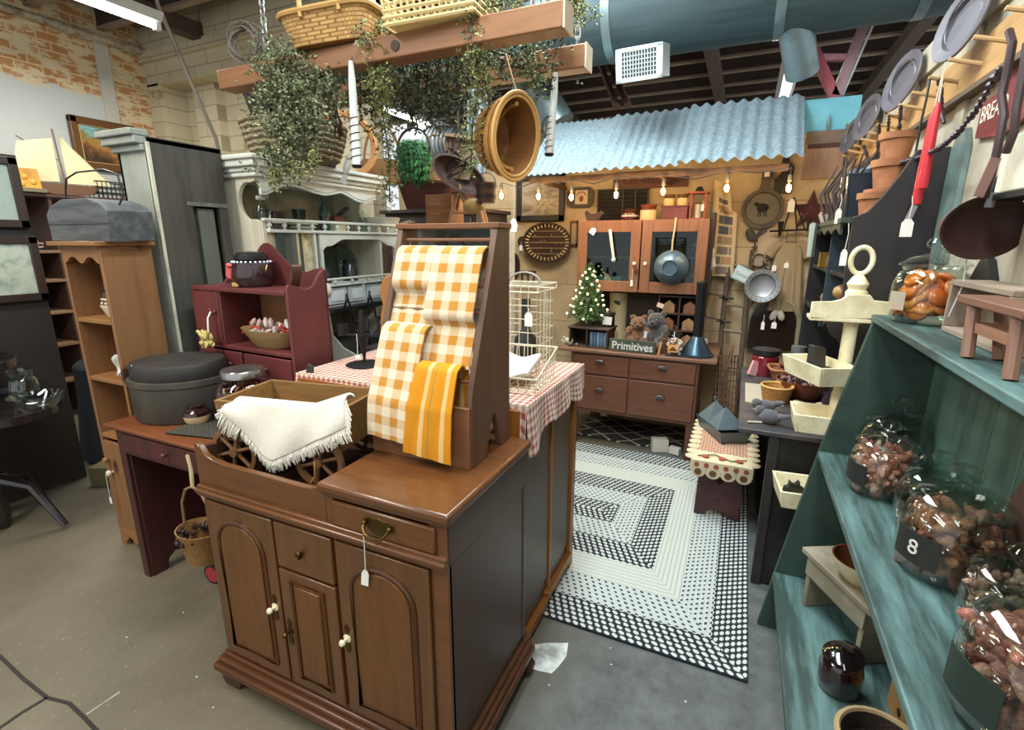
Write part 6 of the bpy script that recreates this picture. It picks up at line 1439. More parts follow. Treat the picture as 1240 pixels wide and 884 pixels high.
# cubby shelf behind the bears
t = thing('cubby_shelf', 'small dark cubby shelf with little houses and jars behind the stuffed bears', 'shelf unit', (-.42, 4.08, .791))
m = M()
for z in (0, .13, .26, .395): m.bb(-.16, .15, -.06, .06, z, z+.012)
for x in (-.16, -.005, .14): m.bb(x, x+.012, -.06, .06, 0, .4)
obj('frame', m, wood('#4a2f22', '#2a1a12', 'x', .6), t, .001)
for (x, z, lab) in ((-.08, .142, 'little brown house in the middle row of the cubby shelf'), (.075, .142, 'little tan house in the right middle of the cubby shelf'), (.075, .272, 'little brown jar at the upper right of the cubby shelf'), (.075, .012, 'little tan box at the bottom right of the cubby shelf'), (-.08, .272, 'little pouch with a white tag at the upper left of the cubby shelf')):
    m = M(); m.prism([(-.045, 0), (.045, 0), (.045, .06), (0, .095), (-.045, .06)], -.03, .03, 'xz'); m.box((0, -.031, .03), (.022, .004, .035)); solo('wooden_house', m, wood('#8a5a3c' if 'brown' in lab else '#a98257', '#5a3a26', 'z', .6), lab, 'ornament', 'ornaments in the cubby shelf', (-.42+x, 4.06, .792+z), 0, None, .002)
m = M(); m.box((0, 0, 0), (.05, .004, .035), (0, .3, 0)); m.box((-.01, -.003, 0), (.012, .003, .02)); solo('sale_card', m, plain('#d8b9a2', .7), 'small pinkish card stuck on the pouch in the cubby shelf', 'card', None, at(762, 368, y=3.98) + Vector((.24, 0, 0)))
# crate with blue books, lit tree on it
t = thing('book_crate', 'dark wooden crate holding a row of blue grey cloth bundles on the counter', 'crate', (-1.05, 3.86, .791), math.radians(-4))
CRW_ = wood('#4a3a30', '#2b211b', 'x', .7)
m = M(); m.bb(-.16, -.148, -.12, .1, 0, .145); m.bb(.148, .16, -.12, .1, 0, .145); m.bb(-.16, .16, -.12, .1, 0, .012); m.bb(-.17, .17, -.125, .105, .145, .158); m.bb(-.148, .148, .088, .1, .0, .145); m.bb(-.015, -.005, -.12, .1, .0, .145) ; obj('boards', m, CRW_, t, .002)
for k in range(5):
    m = M(); m.lathe([(0, .014), (.012, .014), (.0145, .03), (.0145, .115), (.01, .125), (0, .127)], n=10); o = solo('cloth_bundle', m, plain(['#5f7690', '#4c6079', '#6f88a0', '#54708c', '#627a92'][k], .8), ['first blue grey cloth bundle from the left in the dark crate', 'second blue grey cloth bundle from the left in the dark crate', 'middle blue grey cloth bundle in the dark crate', 'fourth blue grey cloth bundle from the left in the dark crate', 'rightmost blue grey cloth bundle in the dark crate'][k], 'cloth', 'cloth bundles in the dark crate', Vector((-1.05, 3.86, .791)) + Matrix.Rotation(math.radians(-4), 3, 'Z') @ Vector((.022+.028*k - .0, -.09, 0)))
t = thing('lit_tree', 'small artificial fir tree with warm fairy lights standing on the dark crate', 'christmas tree', (-1.10, 3.86, .95))
m = M(); m.lathe([(0, 0), (.055, 0), (.065, .05), (.055, .055), (0, .05)], n=18); obj('pot', m, plain('#3a352c', .8), t)
m = M(); rng = random.Random(5); gm = [leafmat('#55754e'), leafmat('#73945f'), leafmat('#3f6040')]
m.tube([(0, 0, .04), (0, 0, .47)], [.012, .004], 6)
for k in range(520):
    h = rng.random()**1.2; z = .05+.42*h; R = .165*(1-h)**.85+.012; a = rng.random()*2*PI; p = Vector((0, 0, z+.02)); e = Vector((R*math.cos(a), R*math.sin(a), z-.01+.02*rng.random()))
    n_ = 6
    for j in range(n_):
        q = p.lerp(e, .25+.75*j/n_)
        for s_ in range(3):
            d = ((e-p).normalized()*.6+Vector((rng.uniform(-1, 1), rng.uniform(-1, 1), rng.uniform(-.7, .9)))).normalized()*.026; w2 = d.cross(Vector((rng.random(), rng.random(), 1))).normalized()*.003
            m.mi = rng.randrange(3); v = [m.bm.verts.new(x) for x in (q-w2, q+w2, q+d)]; m.face(v)
o = obj('needles', m, gm, t, smooth=0); o['kind'] = 'stuff'
m = M()
for k in range(46):
    h = (k+.5)/46; a = k*2.4; R = .165*(1-h)**.85+.016; m.ball((R*math.cos(a), R*math.sin(a), .05+.41*h), .0085, (1, 1, 1), 6)
o = obj('fairy_lights', m, lamp('#ffe9a8', 7), t); o['kind'] = 'stuff'
for (dx, dz) in ((-.06, .12), (.06, .2), (0, .33)):
    l = bpy.data.lights.new('tree_light', 'POINT'); l.energy = .5; l.color = (1, .82, .45); l.shadow_soft_size = .06; o = bpy.data.objects.new('tree_light', l); COL.objects.link(o); o.location = (-1.10+dx, 3.66, .95+dz)
# crow canister, dark jar, twig bundle on/near the crate
t = thing('crow_canister', 'cream canister painted with a black crow behind the lit tree', 'canister', (at(750, 368, y=4.2).x, 4.2, .791)); m = M(); m.lathe([(0, 0), (.08, 0), (.08, .36), (.085, .365), (.085, .4), (0, .405)], n=24); obj('body', m, plain('#c2b189', .5), t); m = M(); m.ball((0, -.079, .32), .02, (1.6, .25, .8), 8, (0, .4, 0)); m.prism([(.02, .335), (.055, .36), (.02, .325)], -.084, -.08, 'xz'); obj('crow', m, BLK, t)
t = thing('cloth_jar', 'dark jar with a white cloth label standing on the dark crate', 'jar', (-.93, 3.87, .95)); m = M(); m.lathe([(0, 0), (.045, 0), (.048, .01), (.048, .075), (.036, .09)], n=18); obj('body', m, plain('#201a18', .3, coat=.4), t); m = M(); m.lathe([(.038, .088), (.052, .09), (.052, .112), (0, .115)], n=18); obj('lid', m, BLK, t); m = M(); m.prism([(-.035, .02), (.035, .02), (.04, .08), (-.03, .085)], -.053, -.049, 'xz'); obj('label', m, plain('#d3d4cc', .7), t)
m = M(); rng = random.Random(40)
for k in range(12): m.tube([(rng.uniform(-.01, .01), 0, .08), (rng.uniform(-.05, .05), rng.uniform(-.03, .03), .03), (rng.uniform(-.07, .07), rng.uniform(-.05, .05), 0)], .004, 4)
m.cyl((0, 0, .05), (0, 0, .13), .012, n=8); solo('raffia_spool', m, plain('#8a6f4e', .8), 'spool tied with raffia between the crate and the brown bear', 'ornament', None, (-.845, 3.79, .80))
m = M(); m.ball((0, 0, .03), .032, (1.2, .8, .9)); m.tube([(.0, 0, .03), (-.05, 0, .06), (-.06, 0, .03), (-.03, 0, .01)], .006, 6); solo('white_creamer', m, plain('#cfc8b4', .4), 'little white pitcher on the left end of the counter', 'pitcher', None, (-1.23, 3.8, .791))
m = M(); m.ball((0, 0, .018), .018); m.ball((.05, .01, .014), .014); solo('grey_pebbles', m, plain('#6d675c', .8), 'two small grey pebbles beside the dark crate', 'pebbles', None, (-1.2, 3.74, .791))
# stuffed bears
def bear(loc, rz, col, paw, label, s=1.0, face='#8a5a30', extra=None):
    t = thing('stuffed_bear', label, 'stuffed toy', loc, rz, 'stuffed bears on the counter')
    m = M()
    for c, r, sc in (((0, 0, .075), .07, (1, .9, 1.1)), ((0, -.01, .185), .058, (1.05, .95, .95)), ((0, -.055, .172), .026, (1, 1, .8)), ((-.045, .0, .235), .022, (1, .6, 1)), ((.045, 0, .235), .022, (1, .6, 1)), ((-.045, -.085, .03), .03, (.9, 1.7, .9)), ((.05, -.085, .03), .03, (.9, 1.7, .9)), ((-.075, -.035, .10), .025, (.9, .9, 2)), ((.075, -.035, .10), .025, (.9, .9, 2)), ((-.05, -.045, .055), .035, (1, 1, 1)), ((.05, -.045, .055), .035, (1, 1, 1)), ((-.06, -.02, .135), .03, (1, 1, 1)), ((.06, -.02, .135), .03, (1, 1, 1)), ((0, 0, .14), .045, (1, 1, 1))): m.ball(Vector(c)*s, r*s, sc, 12)
    o = obj('body', m, fur(col), t, smooth=180); r_ = o.modifiers.new('fuse', 'REMESH'); r_.mode = 'VOXEL'; r_.voxel_size = .006; r_.use_smooth_shade = True
    d_ = o.modifiers.new('fur', 'DISPLACE'); tx = bpy.data.textures.new('fur_'+col, 'CLOUDS'); tx.noise_scale = .012; d_.texture = tx; d_.strength = .012
    for x in (-.045, .05):
        m = M(); m.ball(Vector((x, -.13, .035))*s, .026*s, (1, .35, 1.1), 10); obj('paw_pad', m, plain(paw, .8), t)
    m = M(); m.ball(Vector((0, -.082, .18))*s, .009*s, (1.2, .7, .8), 8); obj('nose', m, BLK, t)
    for x in (-.022, .022):
        m = M(); m.ball(Vector((x, -.062, .2))*s, .006*s, (1, 1, 1), 8); obj('eye', m, plain('#120d0a', .1, coat=.8), t)
    return t
def fur(col):
    key = 'fur_'+col
    if key in MATS: return MATS[key]
    m, nt, b = new_mat(key); f = noise_tex(nt, coords(nt), 90, 4, .7); f2 = noise_tex(nt, coords(nt), 14, 3); a = lin(col)
    c = ramp(nt, f, [(.3, tuple(q*.4 for q in a[:3])), (.55, a), (.75, tuple(min(1, q*1.7) for q in a[:3]))]); c = mix(nt, mth(nt, 'MULTIPLY', f2, .5), c, tuple(q*.4 for q in a[:3])+(1,))
    nt.links.new(c, b.inputs['Base Color']); b.inputs['Roughness'].default_value = 1; b.inputs['Sheen Weight'].default_value = .5; bump(nt, b, f, .8, .006); return m
bear((-.70, 3.89, .80), .15, '#7a5232', '#a5532f', 'brown curly stuffed bear sitting behind the word sign', 1.0)
bear((-.565, 3.91, .80), -.25, '#4a4542', '#b05a30', 'taller dark grey stuffed bear sitting right of the brown bear', 1.15)
m = M(); m.box((0, 0, 0), (.022, .004, .05), (0, .1, 0)); solo('paper_label', m, plain('#b9cfd8', .7), 'pale blue paper label hanging from the dark grey bear', 'tag', None, (-.615, 3.735, .93))
t = thing('word_sign', 'dark green board lettered with one white word leaning in front of the stuffed bears', 'sign', (-.70, 3.705, .791), math.radians(-3), None)
m = M(); m.bb(-.175, .175, -.01, .01, 0, .095); obj('board', m, paint('#2f362c', '#4a5044', .15, .7), t, .002)
text_obj('Primitives', .083, plain('#d9d8cc', .7), t, (0, -.0115, .045), (PI/2, 0, 0), .0015, bold=True, sx=.95)
m = M(); m.box((0, 0, 0), (.016, .006, .1), (0, .15, 0)); solo('pale_stick', m, plain('#b48a64', .7), 'short pale stick leaning at the right end of the word sign', 'stick', None, (-.50, 3.705, .842))
m = M(); m.box((0, 0, .06), (.05, .03, .12), (.1, 0, .2)); solo('brown_block', m, wood('#6a3f2a', '#452819', 'z', .6), 'small brown wooden block between the sign and the candy jar', 'block', None, (-.475, 3.76, .792), bevel=.003)
t = thing('counter_jar', 'glass jar with an orange label beside the word sign on the counter', 'jar', (-.405, 3.76, .791)); m = M(); m.lathe([(0, 0), (.062, 0), (.068, .01), (.068, .13), (.055, .15), (.05, .155), (.058, .16), (.05, .175), (.02, .185), (.012, .195), (.022, .205), (.018, .22), (0, .225)], n=24); obj('glass', m, GL, t)
m = M(); potpourri(m, .05, .1, 90, 33, .012, .02, 2); bmesh.ops.translate(m.bm, vec=(0, 0, .014), verts=m.bm.verts); o = obj('contents', m, [plain('#b79a86', .6), plain('#d8c6b4', .5)], t); o['kind'] = 'stuff'
m = M(); m.lathe([(.0695, .03), (.0697, .09)], n=24, cap=False); m2 = M(); m2.box((0, -.07, .06), (.07, .003, .055)); obj('label', m2, plain('#d9a05a', .6), t); m.bm.free()
m = M(); m.prism([(-.03, 0), (.03, 0), (0, .03)], -.002, .002, 'xz'); o = obj('label_mark', m, plain('#5a3a22', .6), t); o.location = (0, -.0725, .045)
t = thing('funnel_lamp', 'tall black tube with a flared blue grey foot at the counter\'s right end', 'candle mould', (-.255, 3.82, .791)); m = M(); m.lathe([(0, 0), (.125, 0), (.125, .012), (.11, .018), (.045, .13), (.038, .14), (0, .14)], n=32); obj('foot', m, plain('#3f5564', .3, .7), t)
m = M(); m.lathe([(.035, .14), (.036, .5), (.038, .505), (.038, .53), (.02, .54), (0, .54)], n=18); m.cyl((.03, 0, .45), (.03, 0, .55), .006, n=6); obj('tube', m, plain('#1c1e22', .45, .3), t)
m = M(); m.sheet(lambda u, v: (-.1+.25*u, -.05+.1*v, .004), 6, 4, .25, .1, .003); solo('dark_doily', m, plain('#2e2824', .9), 'dark cloth mat under the counter jar', 'mat', None, (-.36, 3.74, .7905))
# below the counter
def lattice():
    m, nt, b = new_mat('lattice_rug'); tc = N(nt, 'ShaderNodeTexCoord'); sp = N(nt, 'ShaderNodeSeparateXYZ'); nt.links.new(tc.outputs['Object'], sp.inputs[0])
    f = noise_tex(nt, tc.outputs['Object'], 7, 3); a = mth(nt, 'ADD', mth(nt, 'MULTIPLY', sp.outputs[0], 4.2), mth(nt, 'MULTIPLY', f, .2)); bb2 = mth(nt, 'MULTIPLY', sp.outputs[1], 5.2)
    l1 = mth(nt, 'LESS_THAN', mth(nt, 'FRACT', mth(nt, 'ADD', a, bb2)), .09); l2 = mth(nt, 'LESS_THAN', mth(nt, 'FRACT', mth(nt, 'SUBTRACT', a, bb2)), .09)
    c = mix(nt, mth(nt, 'MAXIMUM', l1, l2), lin('#2b2a22'), lin('#aaa695')); nt.links.new(c, b.inputs['Base Color']); b.inputs['Roughness'].default_value = .95; return m
m = M(); m.sheet(lambda u, v: (-.46+.86*u, -.26+.5*v, .02+.01*math.sin(u*9)), 20, 8, .9, .5, .012); solo('lattice_rug', m, lattice(), 'dark rug with a white lattice pattern lying under the drawer counter', 'rug', None, (-.70, 4.08, .0))
m = M(); m.box((0, 0, .05), (.12, .07, .1), (0, 0, .4)); m.box((.12, -.02, .03), (.08, .05, .05), (0, 0, -.3)); solo('striped_box', m, stripes([(0, '#c9c6b4'), (.4, '#4a4638'), (.6, '#c9c6b4'), (.85, '#4a4638')]), 'small pale striped packets on the floor under the drawer counter', 'box', None, (-.46, 3.80, .002))
for (i, s_) in enumerate(((-.46, 3.80, .002),)): pass

# ------------------------------------------------------------------ things on the wall right of the cupboards
LAD = wood('#5a4a3c', '#352a22', 'z', .7)
t = thing('blanket_ladder', 'rough dark wooden ladder leaning on the booth wall right of the counter', 'ladder', (-.03, 4.1, 0))
def lad(x0, x1, z): return Vector((x0+(x1-x0)*0, 4.37-.32*(1-z/1.55), z))
rails = [(Vector((-.10, 4.02, 0)), Vector((-.105, 4.36, 1.56))), (Vector((.06, 4.02, 0)), Vector((.05, 4.36, 1.54)))]
for a, b in rails:
    m = M(); m.tube([a, a.lerp(b, .3)+Vector((.006, 0, 0)), a.lerp(b, .7)-Vector((.005, 0, 0)), b], [.02, .018, .019, .016], 8); objw('rail', m, LAD, t)
for z in (.25, .62, .92, 1.12, 1.42):
    q = z/1.55; m = M(); m.cyl(rails[0][0].lerp(rails[0][1], q), rails[1][0].lerp(rails[1][1], q), .013, n=8); objw('rung', m, wood('#8a7a62', '#5f5240', 'x', .7), t)
for z in (1.17, .99):
    m = M(); q = rails[0][0].lerp(rails[0][1], z/1.55)+Vector((0, -.03, 0)); m.tube([q+Vector((-.05, 0, 0)), q+Vector((.06, 0, -.004))], .008, 6); m.tube([q+Vector((.0, .02, 0)), q+Vector((-.03, -.05, .02)), q+Vector((-.12, -.04, .03)), q+Vector((-.16, -.03, .08))], .005, 5); objw('iron_hook', m, IRON, t)
price_tag((-.215, 4.2, 1.07), 'white tag on a long string left of the blanket ladder', .22, .03, .05)
m = M(); m.sheet(lambda u, v: (-.06+.16*u*(1-.35*(1-v)*(v < .3))+.03*v-.05*v*(1-u)*.5, -.03-.012*math.sin(u*9+v*2)-.03*(1-v), .36-.72*v-.05*u*(1-v)), 16, 30, 1, 1, .012)
def quilt():
    m, nt, b = new_mat('patchwork'); ck = N(nt, 'ShaderNodeTexBrick'); ck.inputs['Scale'].default_value = 1; ck.inputs['Brick Width'].default_value = .5; ck.inputs['Row Height'].default_value = .11; ck.inputs['Mortar Size'].default_value = .012
    ck.inputs['Color1'].default_value = lin('#4a5560'); ck.inputs['Color2'].default_value = lin('#b08a62'); ck.inputs['Mortar'].default_value = lin('#c9b48c'); nt.links.new(coords(nt, (1, 1, 1), 'UV'), ck.inputs['Vector'])
    sp = N(nt, 'ShaderNodeSeparateXYZ'); nt.links.new(coords(nt, (1, 1, 1), 'UV'), sp.inputs[0]); e = mth(nt, 'GREATER_THAN', mth(nt, 'ABSOLUTE', mth(nt, 'SUBTRACT', sp.outputs[0], .55)), .3); top = mth(nt, 'LESS_THAN', sp.outputs[1], .16)
    c = mix(nt, mth(nt, 'MAXIMUM', e, top), ck.outputs['Color'], lin('#cbb791')); nt.links.new(c, b.inputs['Base Color']); b.inputs['Roughness'].default_value = .95; return m
solo('quilted_runner', m, quilt(), 'folded patchwork runner hanging on the wall between the cupboard and the sheep board', 'quilt', None, (-.20, YW-.03, 1.70))
m = M(); m.ball((0, 0, 0), .045, (.8, .5, 1.6)); m.ball((0, 0, .085), .03); m.prism([(-.045, -.03), (.045, -.03), (.02, .08), (-.02, .08)], -.02, .02, 'xz'); solo('white_ghost', m, plain('#d6d3cb', .9), 'little white cloth figure hanging left of the patchwork runner', 'ornament', None, at(860, 318, y=4.2))
m = M(); m.ball((0, 0, 0), .028, (.8, .6, 1.7)); m.ball((0, 0, .055), .02); m.tube([(-.01, 0, -.03), (-.015, 0, -.1)], .009, 6); m.tube([(.012, 0, -.03), (.015, 0, -.1)], .009, 6); solo('rag_doll', m, plain('#a98a80', .9), 'small pinkish rag doll hanging under the white cloth figure', 'doll', None, at(857, 338, y=4.18))
t = thing('sheep_board', 'big round dark board with a handle and a black sheep on the wall', 'board', (.087, YW, 1.845)); m = M(); m.lathe([(0, .0), (.145, 0), (.145, .022), (.12, .024), (.115, .014), (0, .014)], n=40, rot=(PI/2, 0, 0)); m.prism([(-.05, .12), (.05, .12), (.03, .18), (.028, .27), (.012, .31), (-.012, .31), (-.028, .27), (-.03, .18)], -.018, 0, 'xz'); obj('board', m, paint('#5c544a', '#3e3832', .3, .7), t)
m = M(); m.ball((0, -.018, .01), .034, (1.25, .25, .9)); m.ball((-.045, -.018, .035), .014, (1.2, .3, 1)); 
for x in (-.025, -.01, .012, .028): m.bb(x-.003, x+.003, -.021, -.015, -.055, -.01)
obj('sheep', m, plain('#26221f', .9), t); m = M(); m.lathe([(0, 0), (.112, 0), (.112, .003), (0, .003)], n=36, rot=(PI/2, 0, 0)); o = obj('face', m, paint('#6f695c', '#544e45', .4, .8), t); o.location = (0, -.013, 0)
price_tag((.09, YW-.03, 2.13), 'white tag on the handle of the sheep board', .01, .035, .05)
m = M(); m.prism([(-.06, -.13), (.06, -.13), (.06, .06), (.025, .09), (.02, .13), (-.02, .13), (-.025, .09), (-.06, .06)], -.015, 0, 'xz'); solo('black_cutting_board', m, plain('#24211f', .6), 'black cutting board hanging beside the sheep board under the awning', 'cutting board', None, (.205, YW, 2.08), bevel=.002)
t = thing('tan_cutting_board', 'tan wooden board with a dark band hanging on a twine loop near the corner', 'cutting board', (.44, YW, 2.205)); m = M(); m.prism([(-.125, -.16), (.125, -.16), (.125, .12), (.11, .15), (.09, .16), (-.09, .16), (-.115, .15), (-.125, .12)], -.02, 0, 'xz'); obj('board', m, wood('#a3826a', '#7a5c48', 'z', .6), t, .004); m = M(); m.bb(-.11, .11, -.024, -.018, .045, .075); obj('band', m, plain('#4a2e24', .7), t)
m = M(); m.bb(-.125, .125, -.023, -.02, .078, .16); obj('worn_top', m, wood('#7d6a5c', '#5c4c42', 'x', .7), t); m = M(); m.tube([(0, -.02, .12), (-.01, -.02, .2), (.0, -.02, .27), (.01, -.02, .2), (.005, -.02, .12)], .004, 5); obj('twine', m, plain('#7a6248', .8), t)
t = thing('barn_star', 'dark maroon five pointed metal star on the wall near the corner', 'star', (.41, YW-.01, 1.825)); m = M(); R, r0 = .15, .06
pts = [Vector(((R if k % 2 == 0 else r0)*math.sin(PI*k/5), 0, (R if k % 2 == 0 else r0)*math.cos(PI*k/5))) for k in range(10)]; vc = m.bm.verts.new((0, -.04, 0)); vb = m.bm.verts.new((0, .006, 0)); vs = [m.bm.verts.new(p) for p in pts]
for k in range(10): m.face([vc, vs[k], vs[(k+1) % 10]]); m.face([vb, vs[(k+1) % 10], vs[k]])
obj('star', m, paint('#5a3034', '#3f2226', .3, .6), t, smooth=0)
t = thing('iron_triangle', 'black iron triangular candle hanger with a small cone cup below the string lights', 'candle holder', (.28, 4.3, 1.68)); m = M(); m.tube([(-.13, 0, 0), (.14, 0, .012)], .008, 6); m.tube([(0, 0, .24), (.05, 0, .006)], .005, 5); m.tube([(0, 0, .24), (.1, 0, .01)], .005, 5); m.tube([(0, 0, .24), (-.04, .0, .006)], .005, 5); obj('bars', m, IRON, t); m = M(); m.lathe([(0, -.06), (.008, -.05), (.022, .05), (.018, .05), (0, .0)], (-.06, 0, .02), 12); obj('cup', m, IRON, t); m = M(); m.lathe([(0, -.03), (.01, -.03), (.018, .06), (0, .06)], (.12, 0, .03), 12); obj('cup', m, IRON, t)
price_tag((.27, 4.28, 1.93), 'white tag hanging at the top of the black iron triangle', .03, .045, .09)
m = M()
for s_ in (-1, 1): m.lathe([(0, 0), (.032, 0), (.036, .01), (.03, .014), (0, .006)], (s_*.036, -.0, .02), 18, rot=(PI/2, s_*.5, 0), sx=.9, sy=1.5)
m.tube([(0, -.01, -.03), (0, -.015, -.07)], .006, 6); m.lathe([(0, .0), (.02, .0), (.02, .008), (0, .01)], (0, -.02, -.075), 12); solo('iron_heart', m, plain('#3c3630', .6), 'dark iron heart shaped double holder under the sheep board', 'wall holder', None, (.062, YW, 1.635))
m = M(); sc = [(-.2, -.33)]
for k in range(41): q = k/40; sc.append((-.21+.42*q-0, .28+.05*abs(math.sin(q*PI*2.5))))
sc += [(.225, .2), (.2, .12), (.22, .02), (.2, -.08), (.215, -.18), (.2, -.33)]
m.prism(sc, -.015, 0, 'xz'); solo('scalloped_panel', m, paint('#b7a688', '#998768', .2, .8), 'pale beige scalloped panel on the wall behind the little dress', 'panel', None, (.29, YW, 1.35), bevel=.003)
t = thing('childs_dress', 'small tan ribbed dress hanging on the scalloped panel', 'dress', (.30, YW-.05, 1.36)); m = M()
def dress(u, v):
    w0 = .07+.06*v if v < .35 else .09+.055*(v-.35); a = u*2*PI
    return (w0*1.0*math.cos(a)+.006*math.sin(a*9), -.02+.028*math.sin(a)+.006*math.sin(a*14)*(v > .35), .25-.52*v)
m.sheet(dress, 60, 20, 1, .52, .004); obj('body', m, knit('#a28d6c'), t)
for s_ in (-1, 1):
    m = M(); m.tube([(s_*.055, -.02, .235), (s_*.10, -.02, .20), (s_*.135, -.02, .14)], [.03, .035, .042], 12); obj('sleeve', m, knit('#9a8565'), t)
m = M(); m.bb(-.04, .04, -.052, -.04, .235, .25); m.tube([(-.03, -.02, .25), (-.03, .03, .34)], .002, 4); m.tube([(.03, -.02, .25), (.03, .03, .34)], .002, 4); obj('neck_tie', m, plain('#6f5c46', .9), t)
m = M(); m.tube([(-.11, -.06, .1), (-.09, -.09, .05), (-.06, -.08, .03), (-.04, -.09, .07)], .006, 5); m.tube([(.0, -.06, .08), (.02, -.09, .04), (.05, -.08, .03), (.06, -.09, .07)], .006, 5); solo('iron_leaf_hooks', m, IRON, 'dark leaf shaped iron hooks in front of the little dress', 'hook', None, (.24, YW, 1.36))
price_tag((.21, 4.28, 1.46), 'white tag on the left iron leaf hook before the dress', .03, .03, .045); price_tag((.29, 4.28, 1.47), 'white tag on the right iron leaf hook before the dress', .02, .03, .04)
m = M(); m.lathe([(0, 0), (.04, 0), (.05, .035), (.046, .035), (.036, .006), (0, .006)], n=16, rot=(PI/2, 0, 0)); m.tube([(.05, -.02, .0), (.08, -.02, .01), (.075, -.02, -.03), (.045, -.02, -.02)], .006, 5); solo('enamel_cup', m, plain('#a08c76', .4), 'small tan enamel cup hanging above the pie tin', 'cup', None, (.10, YW-.02, 1.47))
t = thing('blue_tin', 'pale blue and white lettered tin hanging tilted left of the pie tin', 'tin', at(900, 333, y=4.26), 0, None, (0, math.radians(24), 0)); m = M(); m.bb(-.075, .075, -.04, .03, -.055, .055); obj('body', m, plain('#a9c3c9', .35), t, .008); m = M(); m.bb(-.062, .062, -.042, -.04, -.04, .04); obj('label', m, plain('#c9d8d4', .5), t); text_obj('General', .036, plain('#6e8f98', .6), t, (0, -.0425, -.003), (PI/2, 0, 0), .0008)
t = thing('pie_tin', 'round grey metal pie tin with raised letters round its rim on the wall', 'pie tin', at(923, 346, y=4.2)); m = M(); m.lathe([(0, .0), (.075, 0), (.082, .004), (.092, .035), (.12, .04), (.121, .036), (.1, .03), (.08, -.004), (0, -.006)], n=40, rot=(PI/2, 0, 0)); obj('body', m, plain('#aab0b4', .32, .6), t)
for k in range(20):
    a = 2*PI*k/20; me = text_mesh('MRSWAGNERSHOMEMADEPIES'[k], .02, .0006); me.materials.append(plain('#6c7377', .4, .6)); o = bpy.data.objects.new('rim_letter', me); COL.objects.link(o); o.parent = t; o.location = (.107*math.sin(a), -.0425, .107*math.cos(a)); o.rotation_euler = (PI/2, a, 0)
m = M(); m.prism([(-.06, -.03), (.06, -.02), (.05, .03), (-.055, .025)], -.006, 0, 'xz'); solo('pink_card', m, plain('#c79a98', .7), 'small pink card on the wall under the pie tin', 'card', None, (.15, YW, 1.15))
t = thing('arched_mirror', 'arched mirror in a pale rustic frame standing on the dark desk against the wall', 'mirror', (.25, 4.30, .785)); m = M(); P = [(-.185, 0), (-.18, .15)] + [(.18*math.cos(PI-PI*k/16), .2+.2*math.sin(PI-PI*k/16)) for k in range(17)] + [(.18, .15), (.185, 0)]; m.tube([(a, 0, b) for a, b in P], .022, 8); obj('frame', m, paint('#8a8068', '#5f563f', .4, .7), t)
m = M(); m.prism([(-.175, 0), (-.17, .15)] + [(.17*math.cos(PI-PI*k/16), .2+.19*math.sin(PI-PI*k/16)) for k in range(17)] + [(.17, .15), (.175, 0)], -.004, .006, 'xz'); obj('glass', m, plain('#2a1f1b', .12), t)
m = M(); m.ball((-.025, 0, 0), .03, (.8, .35, 1.4), 10, (0, .35, 0)); m.ball((.025, 0, 0), .03, (.8, .35, 1.4), 10, (0, -.35, 0)); m.tube([(0, 0, .03), (0, .01, .12)], .002, 4); solo('plaster_heart', m, plain('#b9b4a4', .7), 'pair of pale plaster leaves hanging before the arched mirror', 'ornament', None, (.27, 4.25, 1.06)); price_tag((.255, 4.22, 1.05), 'bluish white tag on the pale plaster leaves', .04, .035, .05)
# wash grid leaning between ladder and desk
m = M()
for k in range(8): m.bb(-.07+.02*k-.003, -.07+.02*k+.003, -.006, .006, 0, .42)
for k in range(10): m.bb(-.075, .075, -.004, .004, .01+.045*k, .018+.045*k)
solo('wire_grid', m, wood('#6a4a36', '#44301f', 'z', .7), 'brown slatted grid leaning beside the dark desk behind the tin tray', 'grid', None, (-.02, 3.72, .4), .3, (-.15, 0, .3))
m = M(); m.box((0, 0, 0), (.02, .2, .12), (0, .2, 0)); solo('brown_slate', m, wood('#7a5640', '#56392a', 'x', .6), 'brown board lying at the back edge of the dark desk', 'board', None, (-.02, 3.85, .80))

# ------------------------------------------------------------------ bench, runner, tin tray
BR_ = paint('#5d3532', '#45282a', .15, .6)
t = thing('small_bench', 'dark red brown bench with a heart cut-out standing on the braided rug', 'bench', (0, 3.2, .013))
for y in (2.92, 3.5):
    m = M(); P = [(-.125, 0), (-.07, 0), (-.05, .03), (-.025, .045), (.0, .05), (.025, .045), (.05, .03), (.07, 0), (.125, 0), (.115, .34), (-.115, .34)]
    m.prism(P, y-3.2-.011, y-3.2+.011, 'xz'); obj('leg', m, BR_, t, .002)
m = M(); m.bb(-.14, .14, -.36, .36, .34, .362); obj('seat', m, BR_, t, .004)
m = M(); hp = [(0, -.025), (.028, .004), (.03, .018), (.018, .026), (.006, .022), (0, .012), (-.006, .022), (-.018, .026), (-.03, .018), (-.028, .004)]; m.prism(hp, -.013, -.0115, 'xz'); o = obj('heart', m, plain('#1d1110', .9), t); o.location = (.0, -.28, .235)
t = thing('penny_runner', 'cream runner with red checks, appliqued flowers and scalloped felt edge on the bench', 'table runner', (0, 3.2, .378))
m = M(); m.sheet(lambda u, v: (-.16+.32*u, -.36+.72*v, .004+.002*math.sin(u*12)), 14, 20, .32, .72, .005); 
